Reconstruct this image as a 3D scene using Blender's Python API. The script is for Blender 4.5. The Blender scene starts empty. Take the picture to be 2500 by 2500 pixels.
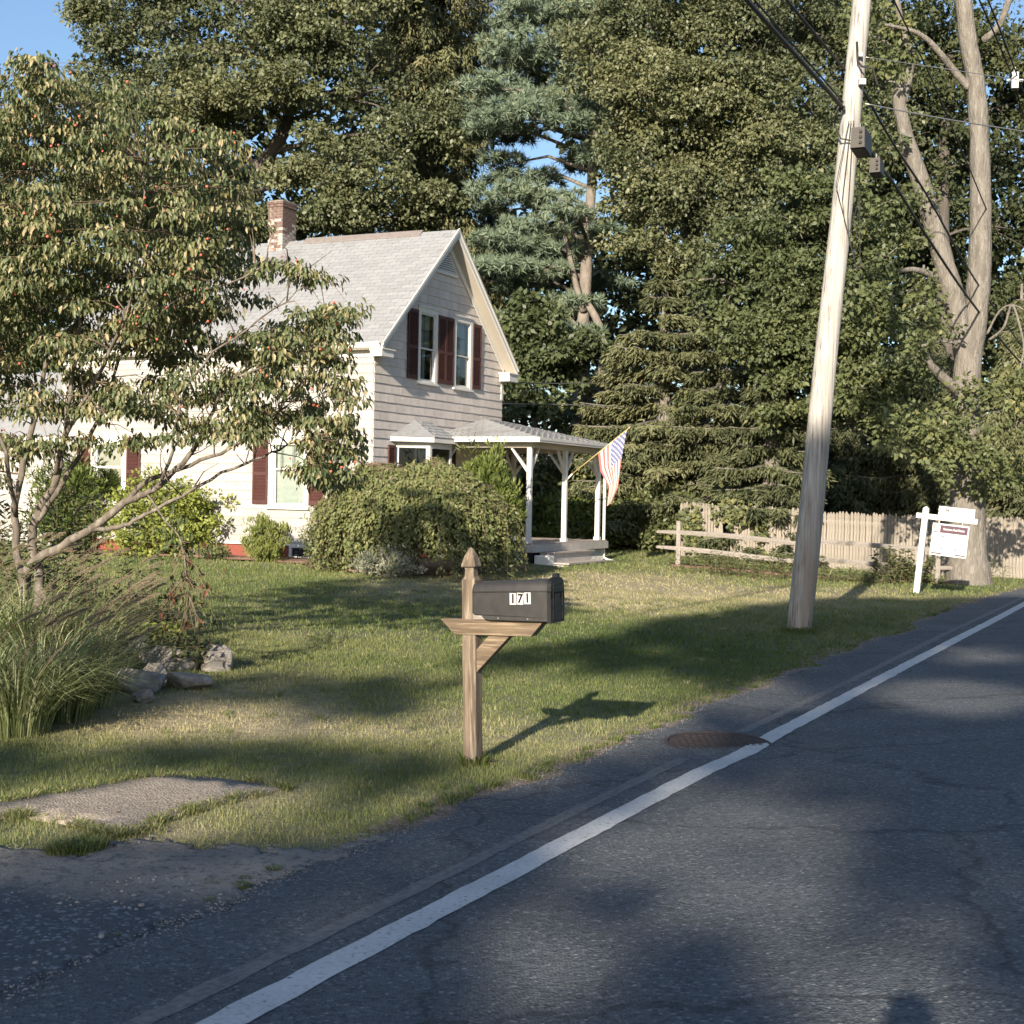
import bpy, math, random
import numpy as np
from mathutils import Vector, Matrix, Euler
R = np.random.default_rng(171)
random.seed(171)
PI = math.pi
SC = bpy.context.scene
COL = SC.collection

# ------------------------------------------------------------------ camera
HC = 1.77                      # eye height over the verge, metres
FPX, PITCH, ROLL = 3524.3, 0.0109, 0.0196
_f = np.array([0, math.cos(PITCH), -math.sin(PITCH)])
_u = np.array([0, math.sin(PITCH), math.cos(PITCH)])
_r = np.array([1.0, 0, 0])
IX = math.cos(ROLL) * _r + math.sin(ROLL) * _u
IY = -math.sin(ROLL) * _r + math.cos(ROLL) * _u
cd = bpy.data.cameras.new('camera')
cam = bpy.data.objects.new('camera', cd)
COL.objects.link(cam)
cam.matrix_world = Matrix(((IX[0], IY[0], -_f[0], 0), (IX[1], IY[1], -_f[1], 0),
                           (IX[2], IY[2], -_f[2], HC), (0, 0, 0, 1)))
cd.sensor_width = 36
cd.lens = FPX / 2500 * 36
cd.clip_start = 0.1
cd.clip_end = 3000
cd.dof.use_dof = True
cd.dof.focus_distance = 11.5
cd.dof.aperture_fstop = 9
SC.camera = cam

# ------------------------------------------------------------------ light
SUN_EL, SUN_AZ = math.radians(20.3), math.radians(16.6)     # shadows fall 16.6 deg right of +Y
RAY = np.array([math.sin(SUN_AZ) * math.cos(SUN_EL), math.cos(SUN_AZ) * math.cos(SUN_EL), -math.sin(SUN_EL)])
W = bpy.data.worlds.new('World')
SC.world = W
W.use_nodes = True
nt = W.node_tree
bg = nt.nodes['Background']
sky = nt.nodes.new('ShaderNodeTexSky')
sky.sky_type = 'NISHITA'
sky.sun_disc = False
sky.sun_elevation = SUN_EL
sky.sun_rotation = PI + SUN_AZ
sky.air_density = 1.0
sky.dust_density = 1.0
sky.ozone_density = 2.9
nt.links.new(sky.outputs[0], bg.inputs[0])
bg.inputs[1].default_value = 0.085
ld = bpy.data.lights.new('sun', 'SUN')
ld.energy = 5.0
ld.angle = math.radians(0.55)
ld.color = (1.0, 0.88, 0.71)
sun = bpy.data.objects.new('sun', ld)
COL.objects.link(sun)
sun.rotation_euler = Vector(-RAY).to_track_quat('Z', 'Y').to_euler()
sun.location = (-20, -60, 30)
SC.view_settings.view_transform = 'Standard'
SC.view_settings.look = 'None'
SC.view_settings.exposure = 1.12
SC.view_settings.gamma = 1.0
SC.render.engine = 'CYCLES'
SC.cycles.use_denoising = True
SC.cycles.max_bounces = 6
SC.cycles.transparent_max_bounces = 6
SC.cycles.caustics_reflective = False
SC.cycles.caustics_refractive = False

# ------------------------------------------------------------------ site frame
YAW = 0.4472
G = np.array([math.sin(YAW), math.cos(YAW), 0])        # along the road, away
N = np.array([math.cos(YAW), -math.sin(YAW), 0])       # across, from the lawn to the road
ROTZ = PI / 2 - YAW                                    # local x -> G, local y -> -N
ROTN = -YAW                                            # local x -> N, local y -> G

def sstep(x):
    x = np.clip(x, 0, 1)
    return x * x * (3 - 2 * x)

def zg(x, y):
    """height of the land: flat verge, lawn rising to the house, road rising to its crown"""
    b = x * N[0] + y * N[1]
    a = x * G[0] + y * G[1]
    z = 0.28 * sstep((-b - 6) / 9.5)
    z = z + 0.16 * sstep((b + 3.2) / 3.2)
    z = z + 3.0 * sstep((np.abs(b + 20) - 60) / 200) + 0.02 * np.sin(a * .7) * sstep((-b - 5) / 4)
    return z

def gnoise(x, y):
    b = x * N[0] + y * N[1]
    a = x * G[0] + y * G[1]
    return .03 * (vnoise(a * .8, b * .8, 11) - .5) * sstep((-b - 4.6) / 1.0)

def AB(a, b, z=0.0):
    p = G * a + N * b
    return np.array([p[0], p[1], z])

def ray(px, py):
    return _f + IX * (px - 1250) / FPX + IY * (1250 - py) / FPX

def at(px, py, Y):
    d = ray(px, py)
    k = Y / d[1]
    return np.array([d[0] * k, Y, HC + d[2] * k])

def gnd(px, py, z0=0.0):
    z = z0
    for _ in range(8):
        d = ray(px, py)
        k = (z - HC) / d[2]
        p = d * k
        z = float(zg(p[0], p[1]))
    return np.array([p[0], p[1], z])

def onb(px, py, b):
    d = ray(px, py)
    k = b / (d @ N)
    return np.array([d[0] * k, d[1] * k, HC + d[2] * k])

# ------------------------------------------------------------------ value noise for layout
def _hash(ix, iy, s):
    h = np.sin(ix * 127.1 + iy * 311.7 + s * 74.7) * 43758.5453
    return h - np.floor(h)

def vnoise(x, y, s=0):
    x = np.asarray(x, float); y = np.asarray(y, float)
    ix, iy = np.floor(x), np.floor(y)
    fx, fy = x - ix, y - iy
    fx = fx * fx * (3 - 2 * fx); fy = fy * fy * (3 - 2 * fy)
    return (_hash(ix, iy, s) * (1 - fx) + _hash(ix + 1, iy, s) * fx) * (1 - fy) + \
           (_hash(ix, iy + 1, s) * (1 - fx) + _hash(ix + 1, iy + 1, s) * fx) * fy

# ------------------------------------------------------------------ object helpers
def tag(o, label=None, cat=None, group=None, kind=None):
    if label: o['label'] = label
    if cat: o['category'] = cat
    if group: o['group'] = group
    if kind: o['kind'] = kind
    return o

def empty(name, loc, rz=0.0, label=None, cat=None, group=None, rot=None):
    o = bpy.data.objects.new(name, None)
    COL.objects.link(o)
    o.empty_display_size = .2
    o.location = [float(v) for v in loc]
    o.rotation_euler = rot if rot else (0, 0, rz)
    return tag(o, label, cat, group)

def link(name, me, parent=None):
    o = bpy.data.objects.new(name, me)
    COL.objects.link(o)
    if parent is not None:
        o.parent = parent
    return o

class MB:
    """collects boxes, prisms and tubes for ONE mesh object"""
    def __init__(s):
        s.v = []; s.f = []
    def add(s, vs, fs):
        n = len(s.v)
        s.v += [tuple(float(c) for c in p) for p in vs]
        s.f += [tuple(i + n for i in f) for f in fs]
        return s
    def box(s, x0, y0, z0, x1, y1, z1, ch=0.0):
        if ch <= 0:
            vs = [(x0, y0, z0), (x1, y0, z0), (x1, y1, z0), (x0, y1, z0), (x0, y0, z1), (x1, y0, z1), (x1, y1, z1), (x0, y1, z1)]
            return s.add(vs, [(3, 2, 1, 0), (4, 5, 6, 7), (0, 1, 5, 4), (1, 2, 6, 5), (2, 3, 7, 6), (3, 0, 4, 7)])
        c = ch
        pr = [(x0 + c, y0), (x1 - c, y0), (x1, y0 + c), (x1, y1 - c), (x1 - c, y1), (x0 + c, y1), (x0, y1 - c), (x0, y0 + c)]
        return s.prism([(p[0], p[1], z0) for p in pr], (0, 0, z1 - z0))
    def prism(s, poly, vec):
        n = len(poly)
        vs = [tuple(p) for p in poly] + [(p[0] + vec[0], p[1] + vec[1], p[2] + vec[2]) for p in poly]
        fs = [tuple(range(n - 1, -1, -1)), tuple(range(n, 2 * n))]
        fs += [(i, (i + 1) % n, n + (i + 1) % n, n + i) for i in range(n)]
        return s.add(vs, fs)
    def tube(s, pts, rads, n=8, cap=True):
        pts = [np.array(p, float) for p in pts]
        if np.isscalar(rads): rads = [rads] * len(pts)
        rings = []
        prev = None
        for i, p in enumerate(pts):
            d = pts[min(i + 1, len(pts) - 1)] - pts[max(i - 1, 0)]
            d = d / (np.linalg.norm(d) + 1e-9)
            if prev is None:
                a = np.array([0, 0, 1.0]) if abs(d[2]) < .9 else np.array([1.0, 0, 0])
            else:
                a = prev
            u = a - d * (a @ d)
            u /= np.linalg.norm(u) + 1e-9
            prev = u
            w = np.cross(d, u)
            rings.append([p + (u * math.cos(t) + w * math.sin(t)) * rads[i] for t in np.linspace(0, 2 * PI, n, endpoint=False)])
        vs = [v for r in rings for v in r]
        fs = []
        for i in range(len(rings) - 1):
            for j in range(n):
                k = (j + 1) % n
                fs.append((i * n + j, i * n + k, (i + 1) * n + k, (i + 1) * n + j))
        if cap:
            fs.append(tuple(range(n - 1, -1, -1)))
            fs.append(tuple(range((len(rings) - 1) * n, len(rings) * n)))
        return s.add(vs, fs)
    def mesh(s, name, mat, smooth=False):
        me = bpy.data.meshes.new(name)
        me.from_pydata(s.v, [], s.f)
        if mat is not None: me.materials.append(mat)
        if smooth: me.shade_smooth()
        me.update()
        return me
    def build(s, name, mat, parent=None, smooth=False):
        return link(name, s.mesh(name, mat, smooth), parent)

def recalc(o):
    import bmesh
    bm = bmesh.new(); bm.from_mesh(o.data)
    bmesh.ops.recalc_face_normals(bm, faces=bm.faces)
    bm.to_mesh(o.data); bm.free()
    return o

def bevel(o, w=.004, seg=2):
    m = o.modifiers.new('bevel', 'BEVEL'); m.width = w; m.segments = seg; m.limit_method = 'ANGLE'
    return o

def npmesh(name, V, F, mat, tint=None, k=4):
    """V (n,3), F (m,k) faces"""
    me = bpy.data.meshes.new(name)
    me.vertices.add(len(V))
    me.vertices.foreach_set('co', np.asarray(V, np.float32).ravel())
    m = len(F)
    me.loops.add(m * k)
    me.loops.foreach_set('vertex_index', np.asarray(F, np.int32).ravel())
    me.polygons.add(m)
    me.polygons.foreach_set('loop_start', np.arange(0, m * k, k, dtype=np.int32))
    me.polygons.foreach_set('loop_total', np.full(m, k, dtype=np.int32))
    if tint is not None:
        at_ = me.attributes.new('tint', 'FLOAT', 'POINT')
        at_.data.foreach_set('value', np.asarray(tint, np.float32))
    me.materials.append(mat)
    me.update(calc_edges=True)
    return me

# ------------------------------------------------------------------ materials
def _mat(name):
    m = bpy.data.materials.new(name)
    m.use_nodes = True
    t = m.node_tree
    return m, t, t.nodes['Principled BSDF']

def ramp(t, stops):
    r = t.nodes.new('ShaderNodeValToRGB')
    e = r.color_ramp.elements
    while len(e) < len(stops): e.new(0.5)
    for i, (p, c) in enumerate(stops):
        e[i].position = p
        e[i].color = (*c, 1)
    return r

def noise(t, scale, detail=4, vec=None, stretch=None, rough=.55, coord='Object'):
    n = t.nodes.new('ShaderNodeTexNoise')
    n.inputs['Scale'].default_value = scale
    n.inputs['Detail'].default_value = detail
    n.inputs['Roughness'].default_value = rough
    tc = t.nodes.new('ShaderNodeTexCoord')
    src = tc.outputs[coord]
    if stretch:
        mp = t.nodes.new('ShaderNodeMapping')
        mp.inputs['Scale'].default_value = stretch
        t.links.new(src, mp.inputs[0]); src = mp.outputs[0]
    t.links.new(src, n.inputs['Vector'])
    return n

def mix(t, a, b, fac, mode='MIX'):
    m = t.nodes.new('ShaderNodeMix')
    m.data_type = 'RGBA'; m.blend_type = mode
    for s, v in ((m.inputs[0], fac), (m.inputs[6], a), (m.inputs[7], b)):
        if isinstance(v, (int, float)): s.default_value = v
        elif isinstance(v, tuple): s.default_value = (*v, 1)
        else: t.links.new(v, s)
    return m.outputs[2]

def surf(name, c1, c2, scale=6, rough=.8, bump=.0, bscale=None, stretch=None, mid=(.35, .65), c3=None, s3=30, spec=.3, coord='Object', metal=0, dist=.01):
    m, t, p = _mat(name)
    n = noise(t, scale, 5, stretch=stretch, coord=coord)
    r = ramp(t, [(mid[0], c1), (mid[1], c2)])
    t.links.new(n.outputs[0], r.inputs[0])
    col = r.outputs[0]
    if c3:
        n3 = noise(t, s3, 6, stretch=stretch, coord=coord)
        r3 = ramp(t, [(.5, (0, 0, 0)), (.68, (1, 1, 1))])
        t.links.new(n3.outputs[0], r3.inputs[0])
        col = mix(t, col, c3, r3.outputs[0])
    # small change from piece to piece
    oi = t.nodes.new('ShaderNodeObjectInfo')
    rr = ramp(t, [(0, (.9, .9, .9)), (1, (1.06, 1.06, 1.06))])
    t.links.new(oi.outputs['Random'], rr.inputs[0])
    col = mix(t, col, rr.outputs[0], 1.0, 'MULTIPLY')
    t.links.new(col, p.inputs['Base Color'])
    p.inputs['Roughness'].default_value = rough
    p.inputs['Specular IOR Level'].default_value = spec
    p.inputs['Metallic'].default_value = metal
    if bump:
        nb = noise(t, bscale or scale * 4, 6, stretch=stretch, coord=coord)
        b = t.nodes.new('ShaderNodeBump')
        b.inputs['Strength'].default_value = bump
        b.inputs['Distance'].default_value = dist
        t.links.new(nb.outputs[0], b.inputs['Height'])
        t.links.new(b.outputs[0], p.inputs['Normal'])
    return m

def leafmat(name, cols, trans=.25, rough=.5, spec=.35):
    """cols: stops along the per-leaf tint attribute"""
    m, t, p = _mat(name)
    a = t.nodes.new('ShaderNodeAttribute'); a.attribute_name = 'tint'
    r = ramp(t, [(i / (len(cols) - 1), c) for i, c in enumerate(cols)])
    t.links.new(a.outputs['Fac'], r.inputs[0])
    t.links.new(r.outputs[0], p.inputs['Base Color'])
    p.inputs['Roughness'].default_value = rough
    p.inputs['Specular IOR Level'].default_value = spec
    tr = t.nodes.new('ShaderNodeBsdfTranslucent')
    hc = mix(t, r.outputs[0], (.28, .33, .08), .3)
    t.links.new(hc, tr.inputs[0])
    mx = t.nodes.new('ShaderNodeMixShader')
    mx.inputs[0].default_value = trans
    t.links.new(p.outputs[0], mx.inputs[1]); t.links.new(tr.outputs[0], mx.inputs[2])
    t.links.new(mx.outputs[0], t.nodes['Material Output'].inputs[0])
    return m

M = {}
M['siding'] = surf('siding_paint', (.385, .366, .35), (.355, .337, .32), 3, .65, .15, 40, c3=(.34, .32, .30), s3=2.2)
M['shake'] = surf('shake_paint', (.64, .575, .535), (.57, .51, .475), 5, .75, .35, 26, stretch=(6, 6, .5), c3=(.47, .42, .385), s3=14)
M['trim'] = surf('white_trim_paint', (.66, .645, .615), (.62, .605, .575), 2, .5, .05, 30)
M['soffit'] = surf('cream_soffit_paint', (.52, .475, .40), (.48, .435, .365), 2, .6, .05, 30)
M['shutter'] = surf('maroon_shutter', (.085, .036, .032), (.07, .029, .026), 4, .55, .1, 30)
M['roof'] = surf('grey_asphalt_shingle', (.265, .27, .28), (.225, .23, .24), 9, .95, .5, 160, c3=(.19, .185, .19), s3=1.1, dist=.004)
M['ridgecap'] = surf('brown_ridge_cap', (.19, .165, .155), (.23, .20, .19), 9, .9, .4, 80)
M['found'] = surf('red_foundation_paint', (.22, .065, .048), (.17, .05, .038), 5, .8, .2, 20)
M['brick'] = surf('chimney_brick', (.145, .095, .082), (.10, .066, .058), 9, .9, .4, 60, c3=(.22, .15, .125), s3=16)
M['brickw'] = surf('limewashed_brick', (.40, .365, .34), (.20, .125, .105), 7, .9, .4, 60, mid=(.45, .6))
M['mortar'] = surf('mortar', (.27, .235, .205), (.22, .19, .165), 12, .95, .4, 60)
M['curtain'] = surf('curtain_cloth', (.55, .55, .52), (.42, .43, .42), 14, .9, 0, stretch=(1, 8, .2))
M['blind'] = surf('white_blind', (.62, .66, .60), (.52, .56, .52), 3, .7, 0)
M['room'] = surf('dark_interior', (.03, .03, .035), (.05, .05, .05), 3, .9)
M['deck'] = surf('deck_paint', (.40, .36, .33), (.30, .26, .24), 5, .75, .2, 30, stretch=(1, 8, 1))
M['step'] = surf('step_paint', (.50, .47, .44), (.42, .38, .35), 5, .75, .2, 30, stretch=(1, 8, 1))
M['wood'] = surf('weathered_post_wood', (.185, .145, .105), (.088, .065, .046), 3.5, .8, .35, 14, stretch=(6, 6, .45), c3=(.26, .215, .17), s3=9, mid=(.34, .62))
M['woodx'] = surf('weathered_arm_wood', (.195, .145, .098), (.092, .066, .044), 3.5, .8, .35, 14, stretch=(.45, 6, 6), c3=(.28, .215, .15), s3=9, mid=(.34, .62))
M['greywood'] = surf('silvered_rail_wood', (.30, .27, .24), (.20, .175, .155), 4, .9, .5, 14, stretch=(1, 9, 9), c3=(.36, .33, .30), s3=12)
M['picket'] = surf('stockade_picket', (.27, .24, .205), (.175, .155, .13), 3, .9, .4, 14, stretch=(9, 9, .5), c3=(.38, .335, .28), s3=9)
M['pole'] = None
M['box'] = surf('mailbox_plastic', (.027, .026, .026), (.036, .034, .033), 18, .42, .35, 240, stretch=(1, 1, .6), c3=(.05, .047, .045), s3=5, spec=.4, dist=.002)
M['boxdoor'] = surf('mailbox_door_black', (.008, .008, .009), (.012, .012, .012), 20, .45, .1, 80, spec=.3)
M['decal'] = surf('decal_white', (.50, .50, .49), (.47, .47, .46), 20, .45)
M['digit'] = surf('decal_digit', (.022, .006, .008), (.02, .006, .008), 20, .5)
M['steel'] = surf('galvanised_steel', (.42, .42, .42), (.34, .34, .34), 30, .4, 0, metal=.8)
M['black'] = surf('black_rubber', (.02, .019, .018), (.03, .028, .026), 20, .6, .1, 60)
M['splice'] = surf('grey_splice_case', (.030, .027, .025), (.022, .020, .019), 12, .6, .1, 60)
M['spliceend'] = surf('pale_splice_end', (.070, .064, .058), (.06, .054, .048), 12, .6)
M['signw'] = surf('sign_white', (.64, .64, .625), (.60, .60, .585), 4, .45)
M['signp'] = surf('sign_plum', (.085, .045, .065), (.08, .04, .06), 8, .5)
M['signg'] = surf('sign_grey_ink', (.16, .17, .19), (.14, .15, .17), 8, .6)
M['signb'] = surf('sign_black_ink', (.10, .09, .09), (.09, .08, .08), 8, .6)
M['rock'] = surf('fieldstone', (.31, .285, .255), (.16, .145, .13), 5, .9, 1.0, 16, c3=(.34, .31, .28), s3=9, dist=.03)
M['soil'] = surf('bare_soil', (.16, .10, .07), (.10, .065, .045), 6, .95, .8, 40, c3=(.26, .18, .13), s3=30, dist=.02)
M['gravel'] = surf('sandy_gravel', (.30, .265, .225), (.17, .155, .14), 1.6, .95, 1.0, 70, c3=(.10, .098, .097), s3=24, dist=.012)
M['bark'] = surf('grey_bark', (.22, .20, .175), (.125, .112, .098), 3, .95, .9, 9, stretch=(3, 3, .7), c3=(.27, .25, .22), s3=6, dist=.06)
M['barkp'] = surf('pine_bark', (.23, .20, .175), (.155, .135, .115), 3, .95, .8, 7, stretch=(2, 2, 1), dist=.04)
M['barkd'] = surf('dogwood_bark', (.17, .145, .12), (.095, .08, .065), 7, .9, .6, 30, stretch=(2, 2, .5), c3=(.24, .215, .185), s3=9, dist=.01)
M['twig'] = surf('twig_bark', (.21, .155, .11), (.14, .10, .07), 7, .9)
M['barkb'] = surf('dark_woodland_bark', (.115, .10, .088), (.075, .066, .058), 3, .95, .9, 9, stretch=(3, 3, .7), dist=.04)
M['tshirt'] = surf('blue_cotton', (.07, .09, .15), (.06, .08, .13), 6, .9)
M['skin'] = surf('skin', (.42, .25, .18), (.38, .22, .16), 6, .6)
M['jean'] = surf('denim', (.05, .06, .10), (.04, .05, .08), 20, .9)
M['hair'] = surf('dark_hair', (.02, .014, .01), (.03, .02, .014), 20, .7)
M['manhole'] = surf('rusty_iron', (.075, .055, .048), (.055, .045, .041), 6, .7, .6, 60, c3=(.045, .04, .04), s3=8)
M['pebble'] = surf('pebble', (.34, .32, .30), (.20, .19, .18), 9, .9, .3, 40)

def worn_patch(m, dark):
    t = m.node_tree; p = t.nodes['Principled BSDF']; src = p.inputs['Base Color'].links[0].from_socket
    a = t.nodes.new('ShaderNodeAttribute'); a.attribute_name = 'tint'
    v = t.nodes.new('ShaderNodeTexVoronoi'); v.inputs['Scale'].default_value = 55
    tcw = t.nodes.new('ShaderNodeTexCoord'); t.links.new(tcw.outputs['Object'], v.inputs['Vector'])
    r = ramp(t, [(0, tuple(c * .7 for c in dark)), (.8, dark), (1, tuple(c * 2.6 for c in dark))]); sp = t.nodes.new('ShaderNodeSeparateColor')
    t.links.new(v.outputs['Color'], sp.inputs[0]); t.links.new(sp.outputs[0], r.inputs[0])
    t.links.new(mix(t, r.outputs[0], src, a.outputs['Fac']), p.inputs['Base Color'])
worn_patch(M['gravel'], (.088, .095, .103))      # broken asphalt where the sand has washed away

def pole_mat():
    m, t, p = _mat('pole_wood')
    n = noise(t, 5, 6, stretch=(7, 7, .22))
    r = ramp(t, [(.30, (.07, .062, .055)), (.40, (.30, .28, .255)), (.70, (.50, .48, .45))])
    t.links.new(n.outputs[0], r.inputs[0])
    # brown blotches, strongest at the foot and fading out upward
    tc = t.nodes.new('ShaderNodeTexCoord')
    sx = t.nodes.new('ShaderNodeSeparateXYZ')
    t.links.new(tc.outputs['Object'], sx.inputs[0])
    mr = t.nodes.new('ShaderNodeMapRange')
    mr.inputs[1].default_value = 0.0; mr.inputs[2].default_value = 3.6
    mr.inputs[3].default_value = .75; mr.inputs[4].default_value = 0
    t.links.new(sx.outputs['Z'], mr.inputs[0])
    n2 = noise(t, 2.2, 4, stretch=(3, 3, .3))
    r2 = ramp(t, [(.35, (0, 0, 0)), (.6, (1, 1, 1))])
    t.links.new(n2.outputs[0], r2.inputs[0])
    mm = t.nodes.new('ShaderNodeMath'); mm.operation = 'MULTIPLY'
    t.links.new(mr.outputs[0], mm.inputs[0]); t.links.new(r2.outputs[0], mm.inputs[1])
    col = mix(t, r.outputs[0], (.20, .135, .085), mm.outputs[0])
    t.links.new(col, p.inputs['Base Color'])
    p.inputs['Roughness'].default_value = .8
    b = t.nodes.new('ShaderNodeBump'); b.inputs['Strength'].default_value = .6; b.inputs['Distance'].default_value = .02
    nb = noise(t, 10, 6, stretch=(9, 9, .2))
    t.links.new(nb.outputs[0], b.inputs['Height']); t.links.new(b.outputs[0], p.inputs['Normal'])
    return m
M['pole'] = pole_mat()

def asphalt_mat(name, base, dark, light, patch):
    m, t, p = _mat(name)
    v = t.nodes.new('ShaderNodeTexVoronoi'); v.inputs['Scale'].default_value = 70
    tc = t.nodes.new('ShaderNodeTexCoord')
    t.links.new(tc.outputs['Object'], v.inputs['Vector'])
    r = ramp(t, [(.0, dark), (.55, base), (.9, base), (1.0, light)])
    sp = t.nodes.new('ShaderNodeSeparateColor')
    t.links.new(v.outputs['Color'], sp.inputs[0])
    t.links.new(sp.outputs[0], r.inputs[0])
    # few bright stones
    v2 = t.nodes.new('ShaderNodeTexVoronoi'); v2.inputs['Scale'].default_value = 26
    t.links.new(tc.outputs['Object'], v2.inputs['Vector'])
    r2 = ramp(t, [(.10, (1, 1, 1)), (.16, (0, 0, 0))])
    t.links.new(v2.outputs['Distance'], r2.inputs[0])
    sp2 = t.nodes.new('ShaderNodeSeparateColor'); t.links.new(v2.outputs['Color'], sp2.inputs[0])
    r3 = ramp(t, [(.72, (0, 0, 0)), (.76, (.8, .8, .8))]); t.links.new(sp2.outputs[1], r3.inputs[0])
    mm = t.nodes.new('ShaderNodeMath'); mm.operation = 'MULTIPLY'
    t.links.new(r2.outputs[0], mm.inputs[0]); t.links.new(r3.outputs[0], mm.inputs[1])
    col = mix(t, r.outputs[0], (.26, .25, .235), mm.outputs[0])
    n = noise(t, .9, 5)
    r4 = ramp(t, [(.3, (.80, .80, .80)), (.7, (1.2, 1.18, 1.15))])
    t.links.new(n.outputs[0], r4.inputs[0])
    col = mix(t, col, r4.outputs[0], 1.0, 'MULTIPLY')
    # fine cracks
    vc = t.nodes.new('ShaderNodeTexVoronoi'); vc.feature = 'DISTANCE_TO_EDGE'; vc.inputs['Scale'].default_value = .55
    nn = noise(t, 2.5, 5)
    vm = mix(t, tc.outputs['Object'], nn.outputs['Color'], .35)
    t.links.new(vm, vc.inputs['Vector'])
    rc = ramp(t, [(.003, (.3, .3, .3)), (.010, (1, 1, 1))])
    t.links.new(vc.outputs['Distance'], rc.inputs[0])
    if patch: col = mix(t, col, rc.outputs[0], .6, 'MULTIPLY')
    t.links.new(col, p.inputs['Base Color'])
    p.inputs['Roughness'].default_value = .82
    p.inputs['Specular IOR Level'].default_value = .35
    b = t.nodes.new('ShaderNodeBump'); b.inputs['Strength'].default_value = .7; b.inputs['Distance'].default_value = .012
    t.links.new(v.outputs['Distance'], b.inputs['Height'])
    b2 = t.nodes.new('ShaderNodeBump'); b2.inputs['Strength'].default_value = .4; b2.inputs['Distance'].default_value = .03
    n5 = noise(t, 14, 5); t.links.new(n5.outputs[0], b2.inputs['Height']); t.links.new(b.outputs[0], b2.inputs['Normal'])
    t.links.new(b2.outputs[0], p.inputs['Normal'])
    return m
M['asphalt'] = asphalt_mat('road_asphalt', (.100, .110, .121), (.048, .053, .060), (.23, .23, .228), True)
M['slab'] = asphalt_mat('path_asphalt', (.30, .255, .21), (.21, .18, .15), (.40, .37, .33), False)

def paint_mat():
    m, t, p = _mat('road_paint')
    n = noise(t, 45, 6)
    r = ramp(t, [(.30, (.16, .15, .14)), (.40, (.50, .50, .49)), (.7, (.60, .60, .585))])
    t.links.new(n.outputs[0], r.inputs[0])
    n2 = noise(t, 3, 4)
    r2 = ramp(t, [(.3, (.86, .86, .86)), (.7, (1.05, 1.05, 1.05))]); t.links.new(n2.outputs[0], r2.inputs[0])
    t.links.new(mix(t, r.outputs[0], r2.outputs[0], 1.0, 'MULTIPLY'), p.inputs['Base Color'])
    p.inputs['Roughness'].default_value = .6
    b = t.nodes.new('ShaderNodeBump'); b.inputs['Strength'].default_value = .4; b.inputs['Distance'].default_value = .006
    nb = noise(t, 60, 4); t.links.new(nb.outputs[0], b.inputs['Height']); t.links.new(b.outputs[0], p.inputs['Normal'])
    return m
M['paint'] = paint_mat()

def ghost_mat():
    """the old, worn edge line: dusty paint traces in the asphalt"""
    m, t, p = _mat('worn_old_paint')
    n = noise(t, 30, 6); 
    r = ramp(t, [(.36, (.095, .098, .100)), (.66, (.185, .178, .168))])
    t.links.new(n.outputs[0], r.inputs[0]); t.links.new(r.outputs[0], p.inputs['Base Color'])
    p.inputs['Roughness'].default_value = .85
    b = t.nodes.new('ShaderNodeBump'); b.inputs['Strength'].default_value = .6; b.inputs['Distance'].default_value = .01
    v = t.nodes.new('ShaderNodeTexVoronoi'); v.inputs['Scale'].default_value = 85
    t.links.new(v.outputs['Distance'], b.inputs['Height']); t.links.new(b.outputs[0], p.inputs['Normal'])
    return m
M['ghost'] = ghost_mat()

def lawn_mat():
    m, t, p = _mat('lawn_soil_and_thatch')
    a = t.nodes.new('ShaderNodeAttribute'); a.attribute_name = 'tint'
    r = ramp(t, [(0, (.045, .065, .022)), (.5, (.11, .12, .048)), (1, (.31, .26, .16))])
    t.links.new(a.outputs['Fac'], r.inputs[0])
    n = noise(t, 9, 6)
    r2 = ramp(t, [(.3, (.65, .65, .65)), (.7, (1.25, 1.25, 1.25))]); t.links.new(n.outputs[0], r2.inputs[0])
    t.links.new(mix(t, r.outputs[0], r2.outputs[0], 1.0, 'MULTIPLY'), p.inputs['Base Color'])
    p.inputs['Roughness'].default_value = .95
    b = t.nodes.new('ShaderNodeBump'); b.inputs['Strength'].default_value = .8; b.inputs['Distance'].default_value = .04
    nb = noise(t, 22, 6); t.links.new(nb.outputs[0], b.inputs['Height']); t.links.new(b.outputs[0], p.inputs['Normal'])
    return m
M['lawn'] = lawn_mat()
M['blade'] = leafmat('grass_blade', [(.050, .088, .020), (.120, .150, .045), (.25, .24, .11), (.40, .345, .21)], .25, .55, .25)
M['leaf_oak'] = leafmat('oak_leaf', [(.052, .066, .034), (.100, .115, .056), (.155, .16, .075), (.22, .205, .10)], .18, .5, .4)
M['leaf_ash'] = leafmat('broad_leaf', [(.036, .056, .026), (.066, .090, .040), (.10, .125, .055), (.15, .155, .070)], .18, .5, .4)
M['leaf_maple'] = leafmat('maple_leaf', [(.045, .062, .028), (.085, .105, .046), (.13, .15, .062), (.23, .21, .08)], .25, .5, .35)
M['leaf_pine'] = leafmat('pine_needle', [(.10, .14, .095), (.155, .205, .145), (.20, .25, .17), (.24, .25, .14)], .12, .6, .3)
M['leaf_spruce'] = leafmat('spruce_needle', [(.055, .066, .034), (.108, .120, .060), (.155, .162, .080), (.21, .19, .10)], .10, .6, .25)
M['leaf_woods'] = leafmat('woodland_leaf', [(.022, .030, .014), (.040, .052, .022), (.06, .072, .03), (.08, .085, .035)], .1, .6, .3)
M['leaf_dog'] = leafmat('dogwood_leaf', [(.048, .068, .026), (.098, .125, .050), (.19, .185, .085), (.38, .31, .18)], .25, .45, .4)
M['leaf_weep'] = leafmat('weeping_leaf', [(.065, .082, .030), (.115, .135, .050), (.17, .185, .07), (.25, .225, .09)], .2, .55, .3)
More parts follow.
